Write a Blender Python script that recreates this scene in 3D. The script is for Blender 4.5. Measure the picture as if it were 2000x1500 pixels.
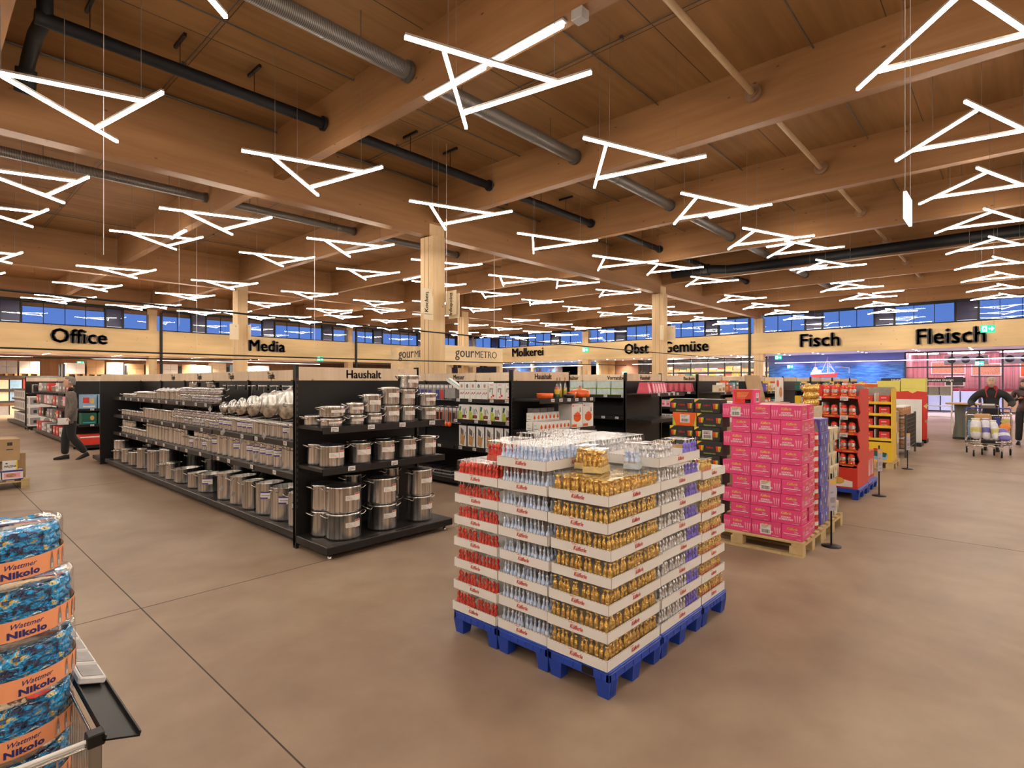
import bpy, bmesh, math, random
from mathutils import Vector, Matrix
for o in list(bpy.data.objects): bpy.data.objects.remove(o)
S = bpy.context.scene
COL = S.collection
PI = math.pi
rnd = random.Random(7)

# ------------------------------------------------------------------ camera
# world axes: X runs along the long timber beams, Y across them; the eye is 1.65 m up
YAW = math.radians(47.6)
cam = bpy.data.cameras.new('camera'); co = bpy.data.objects.new('camera', cam); COL.objects.link(co)
co.location = (0, 0, 1.65); co.rotation_euler = (PI/2, 0, -YAW)
cam.sensor_width = 36; cam.lens = 36*1075.5/2000
cam.shift_y = -(750-745.85)/2000
cam.clip_end = 200; cam.clip_start = 0.05
S.camera = co

# ------------------------------------------------------------------ world, exposure
W = bpy.data.worlds.new('dusk'); S.world = W; W.use_nodes = True
nt = W.node_tree; nt.nodes.clear()
wo = nt.nodes.new('ShaderNodeOutputWorld'); bg = nt.nodes.new('ShaderNodeBackground')
tc = nt.nodes.new('ShaderNodeTexCoord'); sx = nt.nodes.new('ShaderNodeSeparateXYZ'); cr = nt.nodes.new('ShaderNodeValToRGB')
nt.links.new(tc.outputs['Generated'], sx.inputs[0]); nt.links.new(sx.outputs[2], cr.inputs[0])
cr.color_ramp.elements[0].position = 0.0; cr.color_ramp.elements[0].color = (0.10, 0.20, 0.52, 1)
cr.color_ramp.elements[1].position = 0.4; cr.color_ramp.elements[1].color = (0.07, 0.15, 0.44, 1)
nt.links.new(cr.outputs[0], bg.inputs[0]); bg.inputs[1].default_value = 1.25
nt.links.new(bg.outputs[0], wo.inputs[0])
S.view_settings.view_transform = 'Standard'; S.view_settings.look = 'None'
S.view_settings.gamma = 1; S.view_settings.use_curve_mapping = False
S.view_settings.exposure = 0.1
S.cycles.transparent_max_bounces = 24
LAMP = 44.0        # radiance of the pendant light bars

# ------------------------------------------------------------------ materials
MATS = {}
def _n(t, k, **kw):
    n = t.nodes.new(k)
    for a, v in kw.items(): setattr(n, a, v)
    return n
def mat(name, col, rough=.5, metal=0., var=0., scale=(8,8,8), bump=0., emit=0., col2=None, spec=.5, ecol=None, noise=4.):
    """principled material with a procedural noise that varies colour and surface"""
    if name in MATS: return MATS[name]
    m = bpy.data.materials.new(name); m.use_nodes = True; t = m.node_tree
    b = t.nodes['Principled BSDF']; MATS[name] = m
    b.inputs['Roughness'].default_value = rough; b.inputs['Metallic'].default_value = metal
    b.inputs['Specular IOR Level'].default_value = spec
    c = (*col, 1); b.inputs['Base Color'].default_value = c
    if var or bump or col2:
        tc = _n(t, 'ShaderNodeTexCoord'); mp = _n(t, 'ShaderNodeMapping'); nz = _n(t, 'ShaderNodeTexNoise')
        mp.inputs['Scale'].default_value = scale; nz.inputs['Scale'].default_value = 1.; nz.inputs['Detail'].default_value = noise
        t.links.new(tc.outputs['Object'], mp.inputs[0]); t.links.new(mp.outputs[0], nz.inputs['Vector'])
        r = _n(t, 'ShaderNodeValToRGB')
        c2 = col2 or tuple(x*(1-var) for x in col)
        r.color_ramp.elements[0].position = .35; r.color_ramp.elements[0].color = (*c2, 1)
        r.color_ramp.elements[1].position = .65; r.color_ramp.elements[1].color = c
        t.links.new(nz.outputs[0], r.inputs[0]); t.links.new(r.outputs[0], b.inputs['Base Color'])
        if bump:
            bp = _n(t, 'ShaderNodeBump'); bp.inputs['Strength'].default_value = bump; bp.inputs['Distance'].default_value = .01
            t.links.new(nz.outputs[0], bp.inputs['Height']); t.links.new(bp.outputs[0], b.inputs['Normal'])
    if emit:
        b.inputs['Emission Color'].default_value = (*(ecol or col), 1); b.inputs['Emission Strength'].default_value = emit
    return m
def wood(name, light, dark, axis, knots=True, rough=.55, ring=9.):
    """planed timber: fine grain along one axis, boards slightly different, small knots"""
    if name in MATS: return MATS[name]
    m = bpy.data.materials.new(name); m.use_nodes = True; t = m.node_tree; b = t.nodes['Principled BSDF']; MATS[name] = m
    b.inputs['Roughness'].default_value = rough; b.inputs['Specular IOR Level'].default_value = .3
    tc = _n(t, 'ShaderNodeTexCoord'); mp = _n(t, 'ShaderNodeMapping'); nz = _n(t, 'ShaderNodeTexNoise')
    s = [ring, ring, ring]; s[axis] = ring*.06
    mp.inputs['Scale'].default_value = s; nz.inputs['Scale'].default_value = 1; nz.inputs['Detail'].default_value = 8; nz.inputs['Roughness'].default_value = .65
    t.links.new(tc.outputs['Object'], mp.inputs[0]); t.links.new(mp.outputs[0], nz.inputs['Vector'])
    r = _n(t, 'ShaderNodeValToRGB'); e = r.color_ramp.elements
    e[0].position = .3; e[0].color = (*dark, 1); e[1].position = .68; e[1].color = (*light, 1)
    t.links.new(nz.outputs[0], r.inputs[0]); out = r.outputs[0]
    mp2 = _n(t, 'ShaderNodeMapping'); n2 = _n(t, 'ShaderNodeTexNoise'); s2 = [1.2, 1.2, 1.2]; s2[axis] = .25
    mp2.inputs['Scale'].default_value = s2; n2.inputs['Scale'].default_value = 1
    t.links.new(tc.outputs['Object'], mp2.inputs[0]); t.links.new(mp2.outputs[0], n2.inputs['Vector'])
    mx = _n(t, 'ShaderNodeMixRGB', blend_type='MULTIPLY'); mx.inputs[0].default_value = .55
    t.links.new(out, mx.inputs[1]); t.links.new(n2.outputs[0], mx.inputs[2]); out = mx.outputs[0]
    if knots:
        mp3 = _n(t, 'ShaderNodeMapping'); vo = _n(t, 'ShaderNodeTexVoronoi'); s3 = [4.5, 4.5, 4.5]; s3[axis] = 2.2
        mp3.inputs['Scale'].default_value = s3; vo.inputs['Scale'].default_value = 1
        t.links.new(tc.outputs['Object'], mp3.inputs[0]); t.links.new(mp3.outputs[0], vo.inputs['Vector'])
        r3 = _n(t, 'ShaderNodeValToRGB'); e = r3.color_ramp.elements
        e[0].position = .035; e[0].color = (.18, .1, .06, 1); e[1].position = .085; e[1].color = (1, 1, 1, 1)
        t.links.new(vo.outputs['Distance'], r3.inputs[0])
        m3 = _n(t, 'ShaderNodeMixRGB', blend_type='MULTIPLY'); m3.inputs[0].default_value = .75
        t.links.new(out, m3.inputs[1]); t.links.new(r3.outputs[0], m3.inputs[2]); out = m3.outputs[0]
    t.links.new(out, b.inputs['Base Color'])
    return m
def steel(name, base=(.90,.885,.86), rough=.26, streak=45.):
    """brushed steel: reflection streaks up the pot wall, painted into the colour"""
    if name in MATS: return MATS[name]
    m = bpy.data.materials.new(name); m.use_nodes = True; t = m.node_tree; b = t.nodes['Principled BSDF']; MATS[name] = m
    b.inputs['Metallic'].default_value = 1; b.inputs['Base Color'].default_value = (*base, 1); b.inputs['Roughness'].default_value = rough
    tc = _n(t, 'ShaderNodeTexCoord'); mp = _n(t, 'ShaderNodeMapping'); nz = _n(t, 'ShaderNodeTexNoise')
    mp.inputs['Scale'].default_value = (streak, streak, .6); nz.inputs['Scale'].default_value = 1; nz.inputs['Detail'].default_value = 3
    t.links.new(tc.outputs['Object'], mp.inputs[0]); t.links.new(mp.outputs[0], nz.inputs['Vector'])
    r = _n(t, 'ShaderNodeValToRGB'); e = r.color_ramp.elements
    e[0].position = .36; e[0].color = (*[x*.5 for x in base], 1); e[1].position = .62; e[1].color = (*[min(1, x*1.2) for x in base], 1)  # streaky reflections painted as dark and light tones of the base colour
    t.links.new(nz.outputs[0], r.inputs[0]); t.links.new(r.outputs[0], b.inputs['Base Color'])
    bp = _n(t, 'ShaderNodeBump'); bp.inputs['Strength'].default_value = .6; bp.inputs['Distance'].default_value = .004
    t.links.new(nz.outputs[0], bp.inputs['Height']); t.links.new(bp.outputs[0], b.inputs['Normal'])
    return m
def clear(name, tint=(1,1,1), gloss=.12, rough=.08, bump=0.):
    """thin clear film or pane: see-through with a glossy coat"""
    if name in MATS: return MATS[name]
    m = bpy.data.materials.new(name); m.use_nodes = True; t = m.node_tree; MATS[name] = m
    t.nodes.clear(); o = _n(t, 'ShaderNodeOutputMaterial'); mx = _n(t, 'ShaderNodeMixShader')
    tr = _n(t, 'ShaderNodeBsdfTransparent'); gl = _n(t, 'ShaderNodeBsdfGlossy')
    tr.inputs[0].default_value = (*tint, 1); gl.inputs['Roughness'].default_value = rough
    fr = _n(t, 'ShaderNodeFresnel'); fr.inputs[0].default_value = 1.45
    ad = _n(t, 'ShaderNodeMath', operation='ADD'); ad.inputs[1].default_value = gloss; ad.use_clamp = True
    ge = _n(t, 'ShaderNodeNewGeometry'); iv = _n(t, 'ShaderNodeMath', operation='SUBTRACT'); iv.inputs[0].default_value = 1; ml = _n(t, 'ShaderNodeMath', operation='MULTIPLY')
    t.links.new(ge.outputs['Backfacing'], iv.inputs[1])      # only the outer skin of the film mirrors
    t.links.new(fr.outputs[0], ad.inputs[0]); t.links.new(ad.outputs[0], ml.inputs[0]); t.links.new(iv.outputs[0], ml.inputs[1]); t.links.new(ml.outputs[0], mx.inputs[0])
    if bump:
        tc = _n(t, 'ShaderNodeTexCoord'); nz = _n(t, 'ShaderNodeTexNoise'); nz.inputs['Scale'].default_value = 25
        bp = _n(t, 'ShaderNodeBump'); bp.inputs['Strength'].default_value = bump; bp.inputs['Distance'].default_value = .01
        t.links.new(tc.outputs['Object'], nz.inputs['Vector']); t.links.new(nz.outputs[0], bp.inputs['Height']); t.links.new(bp.outputs[0], gl.inputs['Normal'])
    t.links.new(tr.outputs[0], mx.inputs[1]); t.links.new(gl.outputs[0], mx.inputs[2]); t.links.new(mx.outputs[0], o.inputs[0])
    return m
def foil(name, col, col2, rough=.32, scale=60., metal=.3):
    if name in MATS: return MATS[name]
    return mat(name, col, rough, metal, scale=(scale,)*3, bump=1.0, col2=col2)

# ------------------------------------------------------------------ mesh builder
TXT = {}
def text_data(s, bold=.0, sx=1., shear=0.):
    k = (s, bold, sx, shear)
    if k not in TXT:
        c = bpy.data.curves.new('lettering', 'FONT'); c.body = s; c.size = 1; c.align_x = 'CENTER'; c.resolution_u = 2
        c.offset = bold; c.shear = shear; c.space_character = 1.0 + bold*1.2
        o = bpy.data.objects.new('lettering', c); COL.objects.link(o)
        me = bpy.data.meshes.new_from_object(o)
        TXT[k] = ([(v.co.x*sx, v.co.y) for v in me.vertices], [tuple(p.vertices) for p in me.polygons], [(e.vertices[0], e.vertices[1]) for e in me.edges])
        bpy.data.objects.remove(o); bpy.data.curves.remove(c); bpy.data.meshes.remove(me)
    return TXT[k]
class B:
    """collects shapes, then links them as ONE mesh object"""
    def __init__(s): s.v = []; s.f = []; s.m = []; s.sm = []
    def add(s, vs, fs, mi=0, M=None, smooth=False):
        n = len(s.v)
        for p in vs:
            p = Vector(p); s.v.append(tuple(M @ p) if M is not None else tuple(p))
        for f in fs: s.f.append(tuple(n+i for i in f)); s.m.append(mi); s.sm.append(smooth)
        return s
    def box(s, x0, x1, y0, y1, z0, z1, mi=0, M=None, bev=0.):
        if bev and min(x1-x0, y1-y0, z1-z0) > 2.2*bev:
            b = bev; vs = []; 
            for z, i in ((z0, b), (z0+b, 0), (z1-b, 0), (z1, b)):
                for (x, y) in ((x0+i+b*(i==0), y0+i), (x1-i-b*(i==0), y0+i), (x1-i, y0+i+b*(i==0)), (x1-i, y1-i-b*(i==0)), (x1-i-b*(i==0), y1-i), (x0+i+b*(i==0), y1-i), (x0+i, y1-i-b*(i==0)), (x0+i, y0+i+b*(i==0))):
                    vs.append((x, y, z))
            fs = [tuple(range(7, -1, -1)), tuple(range(24, 32))]
            for k in range(3):
                for j in range(8): fs.append((k*8+j, k*8+(j+1) % 8, k*8+8+(j+1) % 8, k*8+8+j))
            return s.add(vs, fs, mi, M)
        vs = [(x, y, z) for z in (z0, z1) for (x, y) in ((x0, y0), (x1, y0), (x1, y1), (x0, y1))]
        fs = [(3, 2, 1, 0), (4, 5, 6, 7), (0, 1, 5, 4), (1, 2, 6, 5), (2, 3, 7, 6), (3, 0, 4, 7)]
        return s.add(vs, fs, mi, M)
    def lathe(s, prof, c=(0,0,0), n=16, mi=0, M=None, smooth=True, caps=True, sy=1.):
        vs = []; fs = []
        for r, z in prof:
            for k in range(n): a = 2*PI*k/n; vs.append((c[0]+r*math.cos(a), c[1]+r*sy*math.sin(a), c[2]+z))
        for j in range(len(prof)-1):
            for k in range(n): fs.append((j*n+k, j*n+(k+1) % n, (j+1)*n+(k+1) % n, (j+1)*n+k))
        s.add(vs, fs, mi, M, smooth)
        if caps:
            s.add(vs[:n], [tuple(range(n-1, -1, -1))], mi, M); s.add(vs[-n:], [tuple(range(n))], mi, M)
        return s
    def tube(s, pts, r, n=8, mi=0, M=None, closed=False, taper=None):
        pts = [Vector(p) for p in pts]; vs = []; fs = []; m = len(pts); up0 = None
        for i, p in enumerate(pts):
            a = pts[(i-1) % m] if (i or closed) else p; b = pts[(i+1) % m] if (i < m-1 or closed) else p
            d = (b-a).normalized()
            if up0 is None: up0 = Vector((0,0,1)) if abs(d.z) < .9 else Vector((1,0,0))
            u = d.cross(up0)
            if u.length < 1e-4: u = d.cross(Vector((.3,1,.2)))
            u.normalize(); w = u.cross(d).normalized(); up0 = w if abs(w.dot(d)) < .5 else up0
            rr = r*(taper[i] if taper else 1)
            for k in range(n):
                t = 2*PI*k/n; vs.append(p+u*math.cos(t)*rr+w*math.sin(t)*rr)
        for i in range(m if closed else m-1):
            for k in range(n):
                j = (i+1) % m; fs.append((i*n+k, i*n+(k+1) % n, j*n+(k+1) % n, j*n+k))
        s.add(vs, fs, mi, M, True)
        if not closed:
            s.add(vs[:n], [tuple(range(n))], mi, M); s.add(vs[-n:], [tuple(range(n-1, -1, -1))], mi, M)
        return s
    def bar(s, a, b, w, h, mi=0):
        """rectangular bar from a to b, w across, h high"""
        a = Vector(a); b = Vector(b); d = (b-a).normalized(); u = Vector((0,0,1)).cross(d)
        if u.length < 1e-4: u = Vector((1,0,0))
        u.normalize(); q = d.cross(u).normalized()
        vs = [p+u*sx*w/2+q*sy*h/2 for p in (a, b) for sx, sy in ((-1,-1),(1,-1),(1,1),(-1,1))]
        return s.add(vs, [(3,2,1,0),(4,5,6,7),(0,1,5,4),(1,2,6,5),(2,3,7,6),(3,0,4,7)], mi)
    def prism(s, poly, z0, z1, mi=0, M=None, mside=None):
        n = len(poly); vs = [(x, y, z0) for x, y in poly]+[(x, y, z1) for x, y in poly]
        s.add(vs, [tuple(range(n-1, -1, -1)), tuple(range(n, 2*n))], mi, M)
        return s.add(vs, [(i, (i+1) % n, n+(i+1) % n, n+i) for i in range(n)], mi if mside is None else mside, M)
    def text(s, string, M, size, mi=0, depth=.001, bold=0., sx=1., shear=0.):
        """raised lettering in the local XY plane of M, centred on its origin (baseline at 0)"""
        if bold > .02:      # heavy face: strokes widened by overlapping passes
            e = bold*.85*size
            for dx, dy in ((-e, 0), (e, 0), (0, e*.45), (0, -e*.45)): s.text(string, M @ Matrix.Translation((dx, dy, 0)), size, mi, depth, 0., sx, shear)
            return s
        v2, fs, es = text_data(string, bold, sx, shear)
        top = [(x*size, y*size, depth) for x, y in v2]; s.add(top, fs, mi, M)
        if depth > .004:
            cnt = {}
            for f in fs:
                for i in range(len(f)):
                    a, b = f[i], f[(i+1) % len(f)]; cnt[(a, b)] = 1
            n = len(v2); vs = top+[(x*size, y*size, 0) for x, y in v2]
            s.add(vs, [(b, a, a+n, b+n) for (a, b) in cnt if (b, a) not in cnt], mi, M)
        return s
    def mesh(s, name, mats):
        me = bpy.data.meshes.new(name); me.from_pydata(s.v, [], s.f)
        for m in mats: me.materials.append(m)
        me.polygons.foreach_set('material_index', s.m); me.polygons.foreach_set('use_smooth', s.sm); me.update()
        return me
    def obj(s, name, mats, parent=None, loc=None, kind=None):
        if not isinstance(mats, (list, tuple)): mats = [mats]
        o = bpy.data.objects.new(name, s.mesh(name, mats)); COL.objects.link(o)
        if parent: o.parent = parent
        if loc: o.location = loc
        if kind: o['kind'] = kind
        return o
def link(name, me, parent=None, loc=None, rz=0.):
    o = bpy.data.objects.new(name, me); COL.objects.link(o)
    if parent: o.parent = parent
    if loc: o.location = loc
    if rz: o.rotation_euler = (0, 0, rz)
    return o
def tag(o, label, cat, group=None):
    o['label'] = label; o['category'] = cat
    if group: o['group'] = group
    return o
def thing(name, label, cat, loc=(0,0,0), rz=0., group=None):
    o = bpy.data.objects.new(name, None); COL.objects.link(o); o.empty_display_size = .1
    o.location = loc; o.rotation_euler = (0, 0, rz)
    return tag(o, label, cat, group)
def dup(root, loc, rz=0., label=None, group=None):
    r = root.copy(); COL.objects.link(r); r.location = loc; r.rotation_euler = (0, 0, rz)
    if label: r['label'] = label
    if group: r['group'] = group
    for ch in root.children:
        c = ch.copy(); COL.objects.link(c); c.parent = r
        for g in ch.children:
            d = g.copy(); COL.objects.link(d); d.parent = c
    return r
def struct(o): o['kind'] = 'structure'; return o
ORD = ['', 'first', 'second', 'third', 'fourth', 'fifth', 'sixth', 'seventh', 'eighth', 'ninth', 'tenth', 'eleventh', 'twelfth', 'thirteenth', 'fourteenth', 'fifteenth', 'sixteenth', 'seventeenth', 'eighteenth', 'nineteenth', 'twentieth']
def nth(i):
    if i <= 20: return ORD[i]
    t = {2: 'twenty', 3: 'thirty', 4: 'forty'}[i//10]
    return t+'-'+ORD[i % 10] if i % 10 else {2: 'twentieth', 3: 'thirtieth', 4: 'fortieth'}[i//10]
# local frames for things painted or fixed on faces: X to the right as seen, Y up, Z out
def face(x, y, z, d):
    """d = way the face looks: '-x', '-y', '+x', '+y', '+z'"""
    R = {'-y': ((1,0,0),(0,0,1),(0,-1,0)), '-x': ((0,-1,0),(0,0,1),(-1,0,0)), '+x': ((0,1,0),(0,0,1),(1,0,0)), '+y': ((-1,0,0),(0,0,1),(0,1,0)), '+z': ((1,0,0),(0,1,0),(0,0,1))}[d]
    M = Matrix(((R[0][0], R[1][0], R[2][0], x), (R[0][1], R[1][1], R[2][1], y), (R[0][2], R[1][2], R[2][2], z), (0,0,0,1)))
    return M
def quad(b, M, x0, x1, y0, y1, mi, d=.001):
    return b.add([(x0,y0,d),(x1,y0,d),(x1,y1,d),(x0,y1,d)], [(0,1,2,3)], mi, M)
def poly(b, M, pts, mi, d=.001):
    return b.add([(x,y,d) for x, y in pts], [tuple(range(len(pts)))], mi, M)
def disc(b, M, cx, cy, rx, ry, mi, d=.001, n=16):
    return poly(b, M, [(cx+rx*math.cos(2*PI*k/n), cy+ry*math.sin(2*PI*k/n)) for k in range(n)], mi, d)

# common materials
WH = mat('white_card', (.74,.72,.70), .5, var=.04)
BLK = mat('black_steel', (.009,.008,.008), .45, spec=.3, var=.2, scale=(3,3,3))
BLK2 = mat('charcoal_steel', (.014,.012,.012), .4, spec=.35, var=.15, scale=(3,3,3))
INK = mat('dark_lettering', (.03,.022,.02), .5, var=.1)
TAGW = mat('price_tag_white', (.66,.64,.64), .4, var=.08, scale=(60,60,60))
RED = mat('red_print', (.55,.03,.03), .4, var=.1)
GREEN = mat('exit_green', (.0,.42,.22), .4, emit=1.2, ecol=(.0,.5,.28), var=.05)
EXW = mat('exit_white', (.8,.95,.9), .4, emit=2.5, ecol=(.75,1,.92), var=.02)
STEEL = steel('brushed_steel')
STEEL2 = steel('polished_steel', (.88,.87,.85), .18, 30.)
CHROME = mat('chrome_wire', (.62,.6,.58), .25, 1., var=.1)
TANW = wood('sign_board_wood', (.95,.74,.54), (.80,.60,.42), 2, knots=True, ring=14.)
KRAFT = mat('kraft_cardboard', (.42,.27,.14), .7, var=.12, scale=(5,5,5), bump=.05)
CLEAR = clear('clear_film', (.99,.99,.99), .05, .12, .4)
# ================================================================== THE HALL
ZB, ZY, ZC = 5.36, 5.73, 6.65          # underside of long beams, of cross beams, of the roof boards
YR = [-1.2, 11.1, 23.35, 35.6]         # rows of long beams
XR = [9.12, 21.42, 33.8]
WALLY, WALLX = 35.2, 33.5              # planes of the upper walls
def floor_mat():
    m = bpy.data.materials.new('polished_concrete'); m.use_nodes = True; t = m.node_tree; b = t.nodes['Principled BSDF']
    tc = _n(t, 'ShaderNodeTexCoord'); n1 = _n(t, 'ShaderNodeTexNoise'); n2 = _n(t, 'ShaderNodeTexNoise'); n3 = _n(t, 'ShaderNodeTexNoise')
    n1.inputs['Scale'].default_value = .55; n1.inputs['Detail'].default_value = 6; n1.inputs['Distortion'].default_value = .8
    n2.inputs['Scale'].default_value = 3.; n2.inputs['Detail'].default_value = 8; n3.inputs['Scale'].default_value = 90; n3.inputs['Detail'].default_value = 3
    for n in (n1, n2, n3): t.links.new(tc.outputs['Object'], n.inputs['Vector'])
    r = _n(t, 'ShaderNodeValToRGB'); e = r.color_ramp.elements
    e[0].position = .32; e[0].color = (.25, .168, .115, 1); e[1].position = .62; e[1].color = (.335, .25, .183, 1)
    t.links.new(n1.outputs[0], r.inputs[0])
    r2 = _n(t, 'ShaderNodeValToRGB'); e = r2.color_ramp.elements
    e[0].position = .3; e[0].color = (.80, .76, .74, 1); e[1].position = .65; e[1].color = (1.05, 1.05, 1.05, 1)
    t.links.new(n2.outputs[0], r2.inputs[0])
    mx = _n(t, 'ShaderNodeMixRGB', blend_type='MULTIPLY'); mx.inputs[0].default_value = .8
    t.links.new(r.outputs[0], mx.inputs[1]); t.links.new(r2.outputs[0], mx.inputs[2]); t.links.new(mx.outputs[0], b.inputs['Base Color'])
    mr = _n(t, 'ShaderNodeMapRange'); mr.inputs[3].default_value = .36; mr.inputs[4].default_value = .55
    t.links.new(n2.outputs[0], mr.inputs[0]); t.links.new(mr.outputs[0], b.inputs['Roughness'])
    bp = _n(t, 'ShaderNodeBump'); bp.inputs['Strength'].default_value = .05; bp.inputs['Distance'].default_value = .005
    t.links.new(n3.outputs[0], bp.inputs['Height']); t.links.new(bp.outputs[0], b.inputs['Normal'])
    b.inputs['Specular IOR Level'].default_value = .16
    return m
FX0, FX1, FY0, FY1 = -14., 45., -14., 41.
b = B(); b.box(FX0, FX1, FY0, FY1, -.2, 0, 0)
jm = mat('saw_cut_joint', (.05,.035,.03), .8, var=.2)
for x in (-11.15, -5.0, 1.14, 7.3, 13.4, 19.5, 25.6, 31.7): b.box(x-.004, x+.004, FY0, FY1, .0, .0006, 1)
for y in (-7.6, -1.45, 4.7, 10.85, 17., 23.1, 29.3): b.box(FX0, FX1, y-.004, y+.004, .0, .0006, 1)
struct(b.obj('floor', [floor_mat(), jm]))

CEILW = wood('roof_board_spruce', (.34,.165,.055), (.26,.12,.038), 0, knots=False, rough=.8, ring=6.)
BEAMX = wood('glulam_along', (.42,.21,.085), (.33,.155,.058), 0, ring=7.)
BEAMY = wood('glulam_across', (.42,.21,.085), (.33,.155,.058), 1, ring=7.)
COLW = wood('glulam_column', (.92,.66,.38), (.76,.51,.27), 2, ring=8.)
FASX = wood('fascia_spruce_along', (.92,.68,.37), (.83,.58,.29), 0, ring=5.)
FASY = wood('fascia_spruce_across', (.92,.68,.37), (.83,.58,.29), 1, ring=5.)
SEAM = mat('dark_seam', (.05,.03,.02), .8, var=.2)
b = B(); b.box(FX0, WALLX+.4, FY0, WALLY+.6, ZC, ZC+.25, 0)
# joints between the roof boards
for k in range(-6, 17):
    x = 9.12+2.05*k
    if FX0 < x < WALLX: b.box(x-.006, x+.006, FY0, WALLY, ZC-.003, ZC, 1)
for k in range(-7, 20):
    y = 11.1+1.225*2*k
    if FY0 < y < WALLY: b.box(FX0, WALLX, y-.006, y+.006, ZC-.003, ZC, 1)
struct(b.obj('ceiling', [CEILW, SEAM]))
for y in YR:
    b = B(); b.box(FX0, WALLX+.4, y-.15, y+.15, ZB, ZC, 0);
    struct(b.obj('long_timber_beam', [BEAMX]))
for k in range(-5, 6):
    x = 9.12+4.1*k if k != -2 else .67
    b = B(); 
    for y0, y1 in zip([FY0]+YR, YR+[WALLY]):
        if y1-y0 > .6: b.box(x-.1, x+.1, y0+.15 if y0 > FY0 else y0, y1-.15, ZY, ZC, 0)
    struct(b.obj('cross_timber_beam', [BEAMY]))
# roof conduits and rails just under the boards
GREY = mat('galvanised_conduit', (.10,.085,.075), .5, .3, var=.2)
for k, (x) in enumerate([6.95, 11.2, 15.3, 2.9, 19.4, 23.5]):
    b = B(); b.tube([(x, -1.0, ZC-.03), (x, 10.9, ZC-.03)], .009, 6); b.tube([(x, 11.3, ZC-.03), (x, 23.1, ZC-.03)], .009, 6)
    for y in (1.3, 4.2, 7.1, 9.6, 13., 16., 20.): b.box(x-.03, x+.03, y-.02, y+.02, ZC-.05, ZC)
    tag(b.obj('ceiling_conduit', [GREY]), 'thin grey conduit clipped under the roof boards, '+nth([6.95,11.2,15.3,2.9,19.4,23.5].index(x)+1)+' of six', 'conduit')
for k, (y, x0, x1) in enumerate([(10.8, -2, 31), (2.2, 5, 31), (4.7, 5, 31), (8.0, 1, 31), (13.4, 1, 31), (16.4, 1, 31), (20.9, 1, 31)]):
    b = B(); b.tube([(x0, y, ZC-.06), (x1, y, ZC-.06)], .02 if k == 0 else .012, 6)
    tag(b.obj('sprinkler_pipe', [GREY]), 'thin sprinkler pipe running along under the roof, '+nth(k+1)+' of seven', 'pipe')
# columns
def column(x, y, z1=ZB, z0=0):
    b = B(); b.box(x-.2, x+.2, y-.26, y+.26, z0, z1, 0, bev=.012)
    for s in (-1, 1): b.box(x-.204, x-.2, y+s*.085-.003, y+s*.085+.003, z0, z1, 1)
    b.box(x-.24, x+.24, y-.17, y+.17, z1, z1+.3, 0)
    return struct(b.obj('timber_column', [COLW, SEAM]))
for x, y in [(9.12, 11.1), (9.12, 23.35), (21.42, 11.1), (21.42, 23.35)]: column(x, y)
for y in YR[1:3]: column(33.75, y)
for x in XR[:2]: column(x, 35.55)
column(33.75, 35.55); column(33.75, -1.2); column(-3.2, 35.55)
# solid walls of the rest of the hall
WALLM = mat('painted_wall_warm', (.62,.52,.42), .7, var=.06, scale=(1,1,1))
BROWN = wood('brown_back_wall', (.36,.19,.09), (.25,.125,.055), 2, knots=False, ring=4.)
for nme, q in (('wall_west', (FX0-.2, FX0, FY0, FY1, 0, 6.9)), ('wall_south', (FX0, FX1, FY0-.2, FY0, 0, 6.9)), ('wall_north', (FX0, FX1, FY1, FY1+.2, 0, 3.4)), ('wall_east', (FX1, FX1+.2, FY0, FY1, 0, 3.5))):
    b = B(); b.box(*q); struct(b.obj(nme, [BROWN if nme in ('wall_north',) else WALLM]))

# ------------------------------------------------ fascia bands under the windows
b = B(); b.box(FX0, WALLX+.2, WALLY, WALLY+.3, 3.08, 4.5, 0); struct(b.obj('trim_1', [FASX]))
b = B(); b.box(WALLX, WALLX+.3, FY0, WALLY, 3.28, 4.5, 0); struct(b.obj('trim_2', [FASY]))
for k, x in enumerate((9.12, 21.42)):
    b = B(); b.box(x+.3, x+.42, WALLY-.12, WALLY, 0, 5.5); struct(b.obj('trim_%d' % (3+k), [BLK]))
b = B(); b.box(WALLX-.1, WALLX, 11.5, 11.62, 0, 5.4); struct(b.obj('trim_5', [BLK]))
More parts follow.
